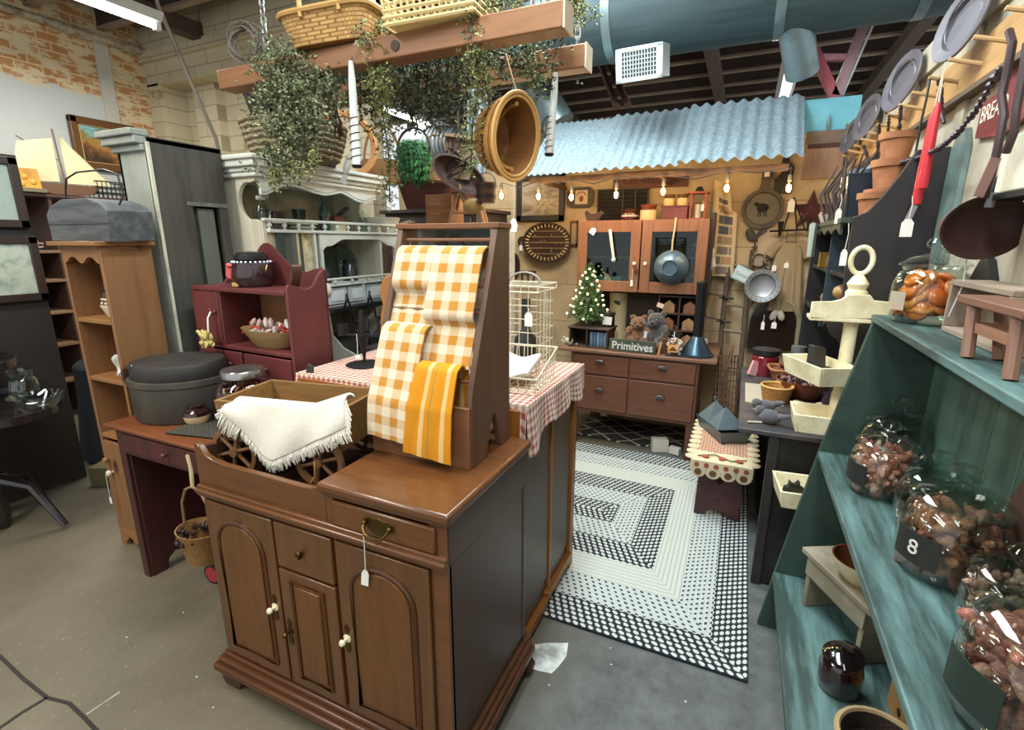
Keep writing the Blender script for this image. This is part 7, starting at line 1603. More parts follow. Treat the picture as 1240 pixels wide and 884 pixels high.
def runner():
    m, nt, b = new_mat('runner_cloth'); ck = N(nt, 'ShaderNodeTexBrick'); ck.inputs['Scale'].default_value = 1; ck.inputs['Brick Width'].default_value = .035; ck.inputs['Row Height'].default_value = .018; ck.inputs['Mortar Size'].default_value = .003
    ck.inputs['Color1'].default_value = lin('#a3543f'); ck.inputs['Color2'].default_value = lin('#8e4436'); ck.inputs['Mortar'].default_value = lin('#d9c7a5'); uv = coords(nt, (1, 1, 1), 'UV'); nt.links.new(uv, ck.inputs['Vector'])
    sp = N(nt, 'ShaderNodeSeparateXYZ'); nt.links.new(uv, sp.inputs[0]); e = mth(nt, 'LESS_THAN', sp.outputs[1], .16); c = mix(nt, e, ck.outputs['Color'], lin('#d8c9a6')); nt.links.new(c, b.inputs['Base Color']); b.inputs['Roughness'].default_value = .95; return m
obj('cloth', m, runner(), t)
FELT = plain('#d8c9a6', .95)
m = M(); m.bb(-.165, .165, -.365, -.36, -.05, .009); 
for k in range(4): m.prism([(a, b) for a, b in arc(-.12+.08*k, -.05, .042, 0, 360, 14)][:-1], -.367, -.362, 'xz')
obj('front_fall', m, FELT, t)
for x in (-.166, .166):
    m = M()
    for k in range(9): m.prism(arc(x, -.3+.08*k, .035, 0, 360, 12)[:-1], .001, .006, 'xy')
    obj('scalloped_edge', m, FELT, t)
m = M()
for k in range(4): m.prism(arc(-.12+.08*k, -.058, .02, 0, 360, 12)[:-1], -.3695, -.3665, 'xz')
for k in range(6): m.prism(arc(-.13+.052*k, -.015, .014, 0, 360, 12)[:-1], -.3685, -.3645, 'xz')
obj('applique_dots', m, [plain('#6b4a30', .9)], t)
m = M()
for k in range(6): m.prism(arc(-.13+.052*k, -.015, .011, 0, 360, 12)[:-1], -.3705, -.3682, 'xz')
for k in range(3): m.ball((-.09+.09*k, -.29, .012), .022, (1, 1, .2), 8)
obj('flowers', m, plain('#b0503a', .9), t)
m = M(); m.tube([(-.13, -.30, .012), (-.04, -.25, .012), (.05, -.31, .012), (.13, -.26, .012)], .004, 5); obj('vine', m, plain('#6a7048', .9), t)
t = thing('tin_tray', 'grey blue tin scoop tray with a peaked divider on the bench runner', 'tray', (-.02, 3.33, .388), math.radians(28)); TIN = plain('#7d8f97', .38, .6); TIND = plain('#66767d', .4, .6)
m = open_box(M(), .16, .32, 0, .075, .02, .003); obj('tray', m, TIND, t)
for (y, s_) in ((-.04, 1), (.1, 1)):
    m = M(); p = [(-.095, y-.09, .076), (.095, y-.09, .076), (.095, y+.06, .076), (-.095, y+.06, .076)]; ap = (.0, y+.02, .19); v = [m.bm.verts.new(q) for q in p]; a_ = m.bm.verts.new(ap)
    for i in range(4): m.face([v[i], v[(i+1) % 4], a_])
    m.face(v[::-1]); obj('peak', m, TIN, t, smooth=0)
m = M(); m.tube([(.0+.014*math.cos(q), .12, .2+.014*math.sin(q)) for q in [2*PI*k/10 for k in range(10)]], .004, 5, True); obj('ring', m, TIN, t)
# ------------------------------------------------------------------ teal stepped shelf unit with candy jars
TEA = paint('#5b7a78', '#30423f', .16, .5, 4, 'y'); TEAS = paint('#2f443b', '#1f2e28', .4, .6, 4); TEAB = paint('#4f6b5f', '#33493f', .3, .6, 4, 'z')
t = thing('teal_shelf', 'teal painted stepped shelf unit with slanting sides holding the candy jars', 'shelf unit', (.43, 1.4, 0))
for y in (2.085, .62):
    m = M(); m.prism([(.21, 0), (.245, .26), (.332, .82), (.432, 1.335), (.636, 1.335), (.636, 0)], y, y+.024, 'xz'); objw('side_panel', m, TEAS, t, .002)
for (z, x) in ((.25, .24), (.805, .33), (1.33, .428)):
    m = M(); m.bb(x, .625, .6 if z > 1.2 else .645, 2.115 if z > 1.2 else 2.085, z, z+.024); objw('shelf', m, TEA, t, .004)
m = M()
for k in range(9): m.bb(.626, .637, .645+.161*k, .645+.161*k+.157, .0, 1.33)
objw('back_boards', m, TEAB, t, .001)
GLJ = glassm('#eef2ef', 1.15)
def sliced(m, r, h, n, seed, big, flat, slots):
    rng = random.Random(seed)
    for k in range(n):
        a = rng.random()*2*PI; q = r*math.sqrt(rng.uniform(.25, 1)); z = big+(h-big*1.5)*rng.random(); m.mi = rng.randrange(slots)
        if flat: m.lathe([(0, -big*.3), (big*.85, -big*.25), (big, 0), (big*.85, big*.25), (0, big*.3)], (q*math.cos(a)*.78, q*math.sin(a)*.78, z), 12, rot=(rng.uniform(.7, 1.5), 0, a+PI/2))
        else: m.ball((q*math.cos(a)*.85, q*math.sin(a)*.85, z), big*rng.uniform(.7, 1.1), (1.9, .75, .55), 10, (rng.random()*3, rng.random()*3, rng.random()*3))
    m.mi = 0
def candy_jar(loc, label, cols, seed, s=1.0, flat=False, fill=.15, lab=None, la=200, n=125, name='candy_jar'):
    t = thing(name, label, 'jar', loc, 0, 'glass candy jars', sc=s)
    m = M(); m.lathe([(0, .004), (.085, .004), (.1, .02), (.106, .07), (.104, .13), (.092, .165), (.082, .175), (.088, .185), (.084, .187), (.078, .176), (.088, .163), (.1, .13), (.102, .07), (.096, .022), (.08, .008), (0, .008)], n=36); obj('glass', m, GLJ, t)
    m = M(); m.lathe([(.092, .187), (.096, .19), (.096, .196), (.075, .212), (.03, .226), (.014, .232), (.014, .24), (.03, .25), (.033, .262), (.024, .276), (0, .28)], n=32); obj('lid', m, GLJ, t)
    w_ = M(); rng = random.Random(seed+50)
    for k in range(0 if flat else 90):
        a = rng.random()*6.28; r0 = .088+.006*rng.random(); c = Vector((r0*math.cos(a), r0*math.sin(a), .02+(fill-.015)*rng.random()))
        d, e = [Vector((rng.gauss(0, 1), rng.gauss(0, 1), rng.gauss(0, 1))).normalized()*q for q in (.017, .011)]
        v = [w_.bm.verts.new(x*min(1, .094/max(.01, x.xy.length))) for x in (c-d, c+e, c+d, c-e, c+Vector((0, 0, .007)))]
        for i in range(4): w_.face([v[i], v[(i+1) % 4], v[4]])
    if not flat: q = obj('wrappers', w_, glassm('#f6e6de', 3.2, .15), t, smooth=180); q['kind'] = 'stuff'
    else: w_.bm.free()
    m = M(); sliced(m, .088, fill, n, seed, .034 if flat else .022, flat, len(cols)); o = obj('sweets', m, [plain(c, .25, coat=.5) if flat else sweet(c) for c in cols], t, smooth=180); o['kind'] = 'stuff'
    if lab is not None:
        m = M(); P = []
        for a in range(-26, 27, 4): P.append((math.radians(la+a)))
        m.sheet(lambda u, v: (.108*math.cos(math.radians(la-(17 if flat else 28)+(34 if flat else 56)*u)), .108*math.sin(math.radians(la-(17 if flat else 28)+(34 if flat else 56)*u)), .045+(.06 if flat else .075)*v), 12, 3, 1, 1, .001); d_ = obj('label', m, plain(lab[0], .6), t)
        if lab[1]:
            me = text_mesh(lab[1], .05, .0006); me.materials.append(plain('#d9d6cc', .6))
            for v in me.vertices: a = math.radians(la)+v.co.x/.108; zz = .082+v.co.y; rr = .1088+v.co.z; v.co = (rr*math.cos(a), rr*math.sin(a), zz)
            o = bpy.data.objects.new('lettering', me); COL.objects.link(o); o.parent = d_
    return t
ZM = .8305
PINK = ['#e08d72', '#eea88a', '#d47c64', '#f2c0a6']; BRN = ['#ab644b', '#c07f5d', '#97533f', '#cc9271']; ROS = ['#c07a67', '#ad6656', '#d8a18a', '#bb7463']; ORG = ['#f0832c', '#e8742a', '#f49a4c', '#ee8a50']
candy_jar((.462, 1.79, ZM), 'glass jar of pink wrapped sweets at the far end of the middle teal shelf', PINK, 1, .86, fill=.17, lab=('#1e211e', ''), la=205)
candy_jar((.528, 1.985, ZM), 'nearly empty glass jar behind the pink sweets against the teal back boards', ['#7a5a4a', '#8f7260'], 2, .98, fill=.1, n=22)
candy_jar((.536, 1.58, ZM), 'glass jar with a clear lid behind the brown sweets jar on the middle teal shelf', ['#6a4a3c', '#8a6a58'], 3, .84, fill=.06, n=16)
candy_jar((.512, 1.375, ZM), 'glass jar of brown sweets, its black label lettered 8, on the middle teal shelf', BRN, 4, 1.0, fill=.165, lab=('#22241f', '8'), la=215)
candy_jar((.545, 1.17, ZM), 'glass jar of pale pinkish sweets cut by the right edge of the photo', ['#c9a08c', '#d9b8a4', '#b98a76'], 5, .74, fill=.16)
candy_jar((.492, .93, ZM), 'big glass jar of rosy brown sweets with a dark green label, nearest the camera', ROS, 6, 1.02, fill=.17, lab=('#1f2f27', ''), la=200)
t = candy_jar((.533, 1.95, 1.355), 'glass jar of orange gel slices on the top teal shelf', ORG, 7, .93, True, .17, lab=('#a89a84', ''), la=205, n=46)
m = M(); m.prism([(-.0, 0), (.16, 0), (.16, .2), (.14, .26), (.0, .26)], -.006, .006, 'yz'); solo('brown_board', m, wood('#5a4032', '#3a281f', 'z', .6), 'brown wooden board leaning on the teal back boards behind the candy jars', 'board', None, (.608, 1.26, .8305), 0, (0, .06, 0))
m = M(); 
for (a, b, c, d) in ((1.43, 1.80, 1.355, 1.37), (1.43, 1.80, 1.485, 1.5), (1.43, 1.445, 1.37, 1.485), (1.785, 1.80, 1.37, 1.485)): m.bb(.535, .625, a, b, c, d)
m.bb(.613, .623, 1.445, 1.785, 1.37, 1.485); solo('worn_crate', m, wood('#9a8a78', '#6a5848', 'y', .8), 'weathered open wooden crate on the top teal shelf beside the orange slices', 'crate', None, bevel=.002)
t = thing('brown_footstool', 'small brown wooden footstool with slanting legs on the top teal shelf', 'stool', (.50, 1.33, 1.355)); m = M(); m.bb(-.045, .03, -.17, .145, .112, .13); obj('seat', m, wood('#7a5444', '#563a2e', 'y', .5), t, .003)
for y in (.085, -.12):
    for x in (-.03, .015):
        m = M(); m.cyl((x, y, .112), (x-.004 if x < 0 else x+.004, y-.035 if y > 0 else y-.03, 0), .012, n=8); obj('leg', m, wood('#85604e', '#5c4034', 'z', .5), t)
m = M(); m.bb(-.03, .02, -.12, .08, .055, .075); obj('stretcher', m, wood('#9a7058', '#6a4a3a', 'y', .5), t)
# lower teal shelf
t = thing('beige_step_stool', 'beige painted step stool on the bottom teal shelf', 'stool', (.46, 1.83, .2755), math.radians(-62)); BST = paint('#938c78', '#7c7560', .15, .6)
m = M(); m.bb(-.17, .17, -.085, .085, .2, .222); obj('top', m, BST, t, .004)
for x in (-.14, .125):
    m = M(); m.bb(x, x+.02, -.075, .075, 0, .2); obj('leg', m, BST, t, .003)
m = M(); m.bb(-.14, .145, -.08, -.066, .13, .2); obj('apron', m, BST, t, .002)
t = thing('cream_mixing_bowl', 'cream bowl brown inside standing on the beige step stool', 'bowl', (.46, 1.80, .499)); m = M(); m.lathe([(0, 0), (.045, 0), (.08, .05), (.088, .08)], n=28, cap=False); obj('outside', m, plain('#d9cba0', .35, coat=.3), t); m = M(); m.lathe([(.088, .08), (.083, .08), (.074, .05), (.04, .008), (0, .006)], n=28, cap=False); obj('glaze', m, plain('#5e341f', .25, coat=.5), t)
t = thing('black_bean_pot', 'glossy black brown pot with a tilted lid on the bottom teal shelf', 'pot', (.392, 1.54, .2755), sc=.86); m = M(); m.lathe([(0, 0), (.055, 0), (.066, .02), (.068, .09), (.06, .125), (.056, .13)], n=28); obj('body', m, plain('#241316', .12, coat=1), t)
m = M(); m.lathe([(.06, .0), (.064, .006), (.05, .016), (.015, .022), (.012, .032), (0, .034)], n=26); o = obj('lid', m, plain('#140d0e', .1, coat=1), t); o.location = (0, 0, .134); o.rotation_euler = (.12, -.15, 0)
m = M(); m.tube([(.062, .02, .11), (.066, .01, .16), (.03, 0, .19), (-.01, -.01, .21)], .003, 5); obj('bail', m, plain('#6d6a68', .3, .8), t)
m = M(); m.prism([(-.1, 0), (.1, 0), (.1, .13), (.06, .16), (-.06, .16), (-.1, .13)], -.012, .012, 'yz'); t = solo('tan_holed_board', m, wood('#a07844', '#74532a', 'z', .55), 'tan wooden board with two dark holes on the bottom teal shelf', 'board', None, (.53, 1.45, .2755), 0, None, .003)
m = M(); m.lathe([(0, 0), (.011, 0), (.011, .002), (0, .002)], (-.0135, .0, .10), 12, rot=(0, -PI/2, 0)); m.lathe([(0, 0), (.011, 0), (.011, .002), (0, .002)], (-.0135, .0, .06), 12, rot=(0, -PI/2, 0)); obj('holes', m, plain('#1a120c', .9), t)
t = thing('dark_bread_basket', 'dark round basket with a pale rim at the near end of the bottom teal shelf', 'basket', (.44, 1.28, .2755)); m = M(); m.lathe([(0, 0), (.08, 0), (.1, .06), (.1, .1), (.09, .1), (.085, .05), (0, .03)], n=28); obj('body', m, weave('#4a3a30', '#1f1712', 44), t); m = M(); m.tube([(.098*math.cos(2*PI*k/28), .098*math.sin(2*PI*k/28), .102) for k in range(28)], .008, 6, True); obj('rim', m, plain('#a08a62', .6), t)

# ------------------------------------------------------------------ dark hutch along the right wall
NB = paint('#121317', '#201e1d', .2, .55, 5); NBE = paint('#211d1f', '#2a2624', .2, .6, 4)
t = thing('dark_hutch', 'long black brown hutch with a scrolled end panel along the right wall', 'hutch', (.34, 3.0, 0))
m = M(); m.bb(.055, .62, 2.36, 3.62, .76, .782); objw('desk_top', m, paint('#3a3a3d', '#55504c', .25, .5), t, .004)
m = M(); m.prism([(.2, 0), (.62, 0), (.62, .76), (.2, .76)], 2.385, 2.41, 'xz'); m.bb(.2, .62, 3.57, 3.6, 0, .76); m.bb(.21, .6, 2.41, 3.57, .05, .07); m.bb(.6, .62, 2.41, 3.6, .0, .76); objw('base', m, NB, t, .003)
m = M(); m.bb(.185, .225, 2.37, 2.41, 0, .76); objw('leg', m, NBE, t, .003)
E_ = [(.40, .783), (.40, 1.18), (.375, 1.22)] + [(.385+.05*math.cos(a), 1.29+.075*math.sin(a)) for a in [math.radians(250-q) for q in range(0, 150, 15)]] + [(.372, 1.40), (.366, 1.50), (.366, 1.695), (.38, 1.70), (.41, 1.715), (.45, 1.77), (.49, 1.84), (.515, 1.895), (.53, 1.925), (.625, 1.93), (.625, .783)]
m = M(); m.prism(E_, 2.36, 2.384, 'xz'); objw('end_panel', m, NBE, t, .002)
m = M(); m.bb(.36, .625, 3.5, 3.525, .783, 1.69); objw('far_end_panel', m, NB, t, .002)
m = M(); m.bb(.365, .625, 2.82, 2.84, 1.2, 1.68); objw('divider', m, paint('#33444c', '#26333a', .2), t)
for (z, x) in ((1.24, .36), (1.455, .375)):
    m = M(); m.bb(x, .62, 2.384, 3.5, z, z+.018); objw('shelf', m, NB, t, .002)
m = M(); m.bb(.33, .625, 2.384, 3.53, 1.675, 1.695); m.prism([(2.42, 1.675)] + [(2.42+1.1*k/33, 1.63+.025*abs(math.sin(k/33*PI*5))) for k in range(34)] + [(3.52, 1.675)], .335, .347, 'yz'); objw('scalloped_top', m, paint('#35402f', '#262e24', .3), t, .002)
m = M(); m.bb(.615, .625, 2.384, 3.5, .783, 1.9); objw('back', m, NB, t)
# things on the desk top
ZD = .7825
t = thing('red_candle_jar', 'red candle jar with a black lid at the back of the dark desk top', 'candle jar', (.185, 3.45, ZD)); m = M(); m.lathe([(0, 0), (.075, 0), (.08, .01), (.08, .12), (.068, .135)], n=22); obj('glass', m, plain('#7d1f2a', .15, coat=.8), t); m = M(); m.lathe([(.07, .13), (.082, .133), (.082, .165), (0, .168)], n=22); obj('lid', m, plain('#1c1b1e', .4), t); m = M(); m.box((-.06, -.07, .05), (.05, .02, .09), (0, .3, .5)); obj('pink_tag', m, plain('#d9a0a0', .7), t)
t = thing('corked_jar', 'squat clear jar with a metal neck behind the brown glazed bowl', 'jar', (.36, 3.44, ZD)); m = M(); m.lathe([(0, 0), (.065, 0), (.07, .1), (.04, .14), (.035, .16)], n=20); obj('glass', m, glassm('#b59a7a', 1), t); m = M(); m.lathe([(.038, .155), (.042, .16), (.042, .2), (0, .202)], n=18); obj('cap', m, plain('#8d8f90', .35, .6), t)
t = thing('tan_crock_bowl', 'round yellow tan basket bowl at the front of the dark desk top', 'bowl', (.225, 2.86, ZD)); m = M(); m.lathe([(0, 0), (.062, 0), (.072, .05), (.078, .085), (.07, .087), (.062, .05), (.05, .03), (0, .026)], n=26); obj('body', m, weave('#c08a42', '#7a4f22', 46), t); m = M(); m.tube([(.075*math.cos(2*PI*k/24), .075*math.sin(2*PI*k/24), .086) for k in range(24)], .006, 6, True); obj('rim', m, plain('#d3a45a', .5), t)
t = thing('brown_glazed_bowl', 'big shiny red brown bowl filled with potpourri on the dark desk top', 'bowl', (.36, 3.0, ZD)); m = M(); m.lathe([(0, 0), (.08, 0), (.13, .06), (.14, .1), (.132, .1), (.12, .06), (.07, .012), (0, .012)], n=30); obj('body', m, plain('#6e3418', .12, coat=1), t); m = M(); potpourri(m, .11, .05, 90, 17, .01, .02, 3); bmesh.ops.translate(m.bm, vec=(0, 0, .06), verts=m.bm.verts); o = obj('potpourri', m, [plain('#5a3a3a', .8), plain('#8a6a6a', .8), plain('#3a2a33', .8)], t); o['kind'] = 'stuff'
t = thing('splint_basket_long', 'long brown splint basket of pine cones behind the brown glazed bowl', 'basket', (.33, 3.24, ZD), .1); m = rbox(M(), .2, .13, .26, .17, .1); obj('body', m, weave('#8a5a34', '#4a2d18', 40), t); m = rim(M(), .264, .174, .1, .008); obj('rim', m, plain('#a06a3c', .6), t); m = M(); rng = random.Random(15)
for k in range(16): m.ball((rng.uniform(-.1, .1), rng.uniform(-.05, .05), .09+rng.random()*.03), .024, (1.3, .8, .8), 7, (0, 0, k))
o = obj('pine_cones', m, plain('#6a3f30', .8), t); o['kind'] = 'stuff'
m = M(); m.sheet(lambda u, v: (-.06+.12*u+.02*math.sin(v*7), -.05+.1*v, .03+.03*math.sin(u*5+v*4)*math.sin(v*PI)), 12, 10, .12, .1, .012); solo('cream_cloth', m, knit('#b5a88a'), 'crumpled cream cloth on the dark desk top beside the tiered trays', 'cloth', None, (.37, 2.72, ZD+.002))
for (x, y, rz, lab) in ((.165, 2.62, .5, 'grey felt bird at the front edge of the dark desk top, the farther of two'), (.18, 2.47, -.4, 'grey felt bird at the front corner of the dark desk top, the nearer of two')):
    t = thing('felt_bird', lab, 'figurine', (x, y, ZD), rz, 'grey felt birds'); m = M(); m.ball((0, 0, .035), .036, (1.4, .95, .95), 12); m.ball((-.045, 0, .055), .024, (1, 1, 1), 10); m.prism([(.03, .03), (.09, .05), (.09, .06), (.03, .055)], -.014, .014, 'xz'); obj('body', m, knit('#55565a'), t, smooth=180); m = M(); m.cyl((-.066, 0, .054), (-.085, 0, .05), .006, .001, 6); obj('beak', m, plain('#8a7a5a', .5), t)
m = M(); m.tube([(.0, 0, .006), (.06, .02, .006)], .006, 5); solo('pale_peg', m, plain('#b8b0a0', .6), 'pale wooden peg at the front corner of the dark desk top', 'peg', None, (.09, 2.44, ZD))
m = M(); m.sheet(lambda u, v: (-.09+.18*u, -.2+.4*v, .002), 8, 10, .18, .4, .0015); solo('lace_mat', m, knit('#b5ab93'), 'pale crocheted mat on the dark desk top beside the tan basket bowl', 'mat', None, (.17, 2.98, ZD))
m = M(); m.lathe([(0, 0), (.05, 0), (.06, .05), (.05, .09), (.055, .1), (0, .1)], n=18); m.lathe([(.03, .1), (.035, .16), (0, .17)], n=14); solo('dark_purple_jug', m, plain('#2a2228', .3, coat=.4), 'dark jug tucked behind the cream cloth on the dark desk top', 'jug', None, (.47, 2.75, ZD))
# dark shelf items
m = M(); m.lathe([(0, 0), (.03, .0), (.05, .03), (.05, .05), (.03, .08), (0, .085)], n=18); m.ball((0, 0, .12), .045, (1, 1, .8), 12); t = solo('stacked_gourd', m, plain('#b08a58', .45), 'tan stacked gourd jar on the middle shelf of the dark hutch', 'gourd', None, (.43, 2.72, 1.2585))
m = M(); m.lathe([(0, 0), (.05, 0), (.06, .04), (.05, .06), (.055, .075), (.05, .09), (0, .1)], n=18); solo('red_crock', m, paint('#8a6a50', '#3a2420', .4, .4, 12), 'tan and black crock at the far side of the stacked gourd jar', 'crock', None, (.42, 2.93, 1.2585))
m = M(); m.prism([(-.03, 0), (.03, 0), (.04, .05), (.09, .06), (.1, .085), (.04, .1), (-.01, .13), (-.04, .1)], -.012, .012, 'xz'); m.tube([(0, 0, .1), (-.08, 0, .0), (-.12, 0, -.02)], .008, 6); solo('iron_shears', m, plain('#2b2a2e', .4, .5), 'dark iron shears lying at the near end of the middle shelf of the dark hutch', 'shears', None, (.44, 2.53, 1.2775), .5)
m = M(); m.bb(-.035, .035, -.02, .02, 0, .075); solo('yellow_card', m, plain('#b58a3c', .6), 'small yellow packet on the upper shelf of the dark hutch', 'packet', None, (.40, 3.16, 1.4735))
m = M(); m.lathe([(0, 0), (.03, 0), (.045, .03), (.04, .06), (.03, .065), (0, .06)], n=16); solo('brown_pot', m, plain('#7a5a44', .5), 'small brown pot on the upper shelf of the dark hutch', 'pot', None, (.42, 2.98, 1.4735))
m = M(); m.sheet(lambda u, v: (-.01-.014*math.sin(u*8), -.06+.12*u*(1-.5*v), .0-.17*v), 10, 10, .12, .17, .004); solo('green_rag', m, knit('#8c9686'), 'pale green cloth hanging over the scalloped top of the dark hutch', 'cloth', None, (.322, 3.1, 1.697))
t = thing('white_spotted_bowl', 'small white bowl with dark red spots on the scalloped top of the dark hutch', 'bowl', (.40, 3.25, 1.6955)); m = M(); m.lathe([(0, 0), (.04, 0), (.06, .05)], n=18); obj('base', m, plain('#c9c2b6', .4), t); m = M(); m.lathe([(.06, .05), (.055, .075), (.06, .085), (0, .08)], n=18); obj('top', m, plain('#4a1f24', .3, coat=.5), t)
t = thing('navy_planter', 'dark navy square planter standing on the dark hutch', 'planter', (.465, 2.9, 1.6955)); m = open_box(M(), .13, .2, 0, .2, .012, .01); obj('box', m, plain('#1c2833', .45), t, .002); m = M(); m.bb(-.08, .08, -.115, .115, .2, .206); obj('rim', m, plain('#27333d', .45), t)
m = M(); rng = random.Random(22)
for k in range(10): m.ball((rng.uniform(-.05, .05), rng.uniform(-.09, .09), .21+.02*rng.random()), .03, (1, 1, .8), 7)
solo('grey_gourds', m, plain('#5c6a72', .6), 'heap of grey blue dried pods in the navy planter', 'pods', None, (.465, 2.9, 1.6955)); bpy.data.objects['grey_gourds']['kind'] = 'stuff'
def pot(loc, s, label):
    t = thing('terracotta_pot', label, 'flower pot', loc, 0, 'terracotta pots on the dark hutch', sc=s); m = M(); m.lathe([(0, 0), (.055, 0), (.07, .09), (.078, .09), (.08, .12), (.07, .12), (.068, .095), (.05, .01), (0, .01)], n=24); obj('pot', m, paint('#b0764e', '#8a5638', .3, .75, 6), t); return t
pot((.45, 2.50, 1.6955), .8, 'smallest terracotta pot at the near end on top of the dark hutch'); pot((.51, 2.64, 1.6955), 1.0, 'lower terracotta pot of the stack behind the scrolled end panel'); pot((.515, 2.64, 1.816), .95, 'middle terracotta pot of the stack behind the scrolled end panel'); pot((.52, 2.645, 1.931), .85, 'topmost terracotta pot of the stack behind the scrolled end panel')
# dry stems, swags hanging round the planter
m = M(); rng = random.Random(77)
for k in range(16):
    p = Vector((.40+rng.uniform(-.04, .06), 2.98+rng.uniform(-.15, .15), 1.70)); m.tube([p, p+Vector((rng.uniform(-.05, .02), rng.uniform(-.1, .05), .13)), p+Vector((rng.uniform(-.03, .08), rng.uniform(-.15, .1), .28))], [.005, .008, .003], 5)
solo('dried_flowers', m, plain('#4a3a34', .8), 'bundle of dark dried flower stalks standing behind the navy planter', 'dried flowers', None)
for (px, py, x, L, lab) in ((1019, 255, .33, .06, 'white tag hanging at the near corner of the scalloped top'), (1028, 290, .34, .10, 'white tag on a long string against the scrolled end panel'), (975, 395, .10, .05, 'white tag hanging by the bead string at the arched mirror')): price_tag(tuple(at(px, py-20, x=x)) if x > .2 else (.17, 4.0, 1.09), lab, L, .022, .06)

# ------------------------------------------------------------------ cream tiered rack
CY = paint('#efe5c0', '#cfc49a', .25, .5, 8)
t = thing('tiered_rack', 'cream painted stand with a ring finial and four small trays beside the teal shelf', 'rack', (.395, 2.24, 0))
m = M(); m.lathe([(.028, .02), (.028, 1.02), (.024, 1.03), (.024, 1.3), (.036, 1.305), (.036, 1.42), (.028, 1.43), (.036, 1.45), (.02, 1.475), (.012, 1.485)], n=20); obj('pole', m, CY, t)
m = M(); m.tube([(.034*math.cos(q), 0, 1.535+.048*math.sin(q)) for q in [2*PI*k/24 for k in range(24)]], .009, 8, True); obj('ring_finial', m, CY, t)
m = M(); m.lathe([(0, 0), (.13, 0), (.14, .012), (.13, .025), (0, .03)], n=30, sx=1.0, sy=.65); obj('foot', m, CY, t)
m = M(); pr = [(-.145, 1.315), (.16, 1.335), (.16, 1.365), (.11, 1.39), (.05, 1.395), (.035, 1.415), (-.035, 1.412), (-.05, 1.395), (-.08, 1.385), (-.145, 1.38)]; m.prism(pr, -.05, -.032, 'xz'); m.bb(-.145, .14, -.05, .06, 1.31, 1.325); obj('tray', m, CY, t, .003)
def rtray(cx, cy, z, w, d, rz, name='tray'):
    m = open_box(M(), w, d, 0, .075, .014, .01); o = obj(name, m, CY, t, .002); o.location = (cx-.395, cy-2.24, z); o.rotation_euler = (0, 0, rz); return o
rtray(.31, 2.225, 1.075, .13, .23, math.radians(26)); rtray(.325, 2.215, .875, .15, .16, 0); rtray(.31, 2.215, .55, .16, .18, math.radians(6))
m = M(); pts = [Vector(((.04 if k % 2 == 0 else .018)*math.sin(PI*k/5), (.04 if k % 2 == 0 else .018)*math.cos(PI*k/5), 0)) for k in range(10)]; vc = m.bm.verts.new((0, 0, .012)); vb = m.bm.verts.new((0, 0, -.004)); vs = [m.bm.verts.new(p) for p in pts]
for k in range(10): m.face([vc, vs[k], vs[(k+1) % 10]]); m.face([vb, vs[(k+1) % 10], vs[k]])
solo('tiny_star', m, plain('#4a352e', .6), 'tiny dark metal star in the third cream tray', 'star', None, (.345, 2.2, .905), .3, (.5, 0, .3), smooth=0)
m = M(); m.prism([(-.04, 0), (.04, 0), (.04, .02), (.02, .03), (.018, .05), (.008, .035), (-.008, .035), (-.018, .05), (-.02, .025), (-.035, .02)], -.012, .012, 'xz'); solo('black_cat', m, BLK, 'tiny black cat figure in the lowest cream tray', 'figurine', None, (.29, 2.26, .565), .3)
m = M(); m.lathe([(0, 0), (.028, 0), (.03, .02), (.018, .022), (.014, .012), (0, .012)], n=16); m.ball((.04, .03, .02), .022); solo('black_spool', m, plain('#25252a', .5), 'black wheel shaped spool in the lowest cream tray', 'spool', None, (.31, 2.18, .563))
m = M(); m.prism([(-.03, 0), (.09, 0), (.095, .02), (.03, .035), (.02, .11), (-.03, .12)], -.018, .018, 'xz'); t = solo('iron_boot', m, plain('#2e2a28', .6), 'small dark iron boot standing in the second cream tray', 'figurine', None, (.30, 2.24, 1.09), .5, None, .004)

# ------------------------------------------------------------------ peg rail and things on the right wall
PGW = wood('#c49a62', '#8f6a3c', 'y', .6)
t = thing('peg_rail', 'long tan peg rail on the right wall', 'peg rail', (.63, 2.8, 2.15)); m = M(); m.bb(.622, .64, 1.3, 4.3, 2.085, 2.235); objw('board', m, PGW, t, .002)
m = M(); m.bb(.60, .64, 1.3, 4.3, 2.07, 2.088); objw('lower_strip', m, wood('#6a5a48', '#443a2e', 'y', .7), t)
for k in range(14):
    y = 1.62+.2*k; m = M(); m.cyl((.625, y, 2.15), (.535, y, 2.175), .0075, .0065, 8); objw('peg', m, plain('#c9a878', .6), t)
PEW = paint('#69666c', '#57545a', .3, .5, 5, None, .05, .2)
for (y, r, lab) in ((2.28, .115, 'largest grey pewter charger standing on the peg rail, nearest the camera'), (2.99, .125, 'grey pewter charger standing on the peg rail, second from the camera'), (3.72, .125, 'grey pewter charger standing on the peg rail, third from the camera'), (4.2, .11, 'brownish charger standing on the peg rail next to the booth corner')):
    t = thing('pewter_charger', lab, 'plate', (.575, y, 2.178+r), .3, 'pewter chargers on the peg rail'); m = M(); m.lathe([(0, -.0), (r*.66, 0), (r*.7, -.012), (r*.98, -.02), (r, -.018), (r, -.012), (r*.7, .0), (r*.66, .01), (0, .01)], n=40, rot=(0, PI/2+.18, 0)); obj('plate', m, PEW, t); m = M(); m.tube([(math.sin(.18)*0-.008-.0, r*.68*math.cos(q), r*.68*math.sin(q)) for q in [2*PI*k/36 for k in range(36)]], .003, 4, True); obj('ring', m, plain('#6a676c', .4, .5), t)
BEAD = plain('#2e2126', .4)
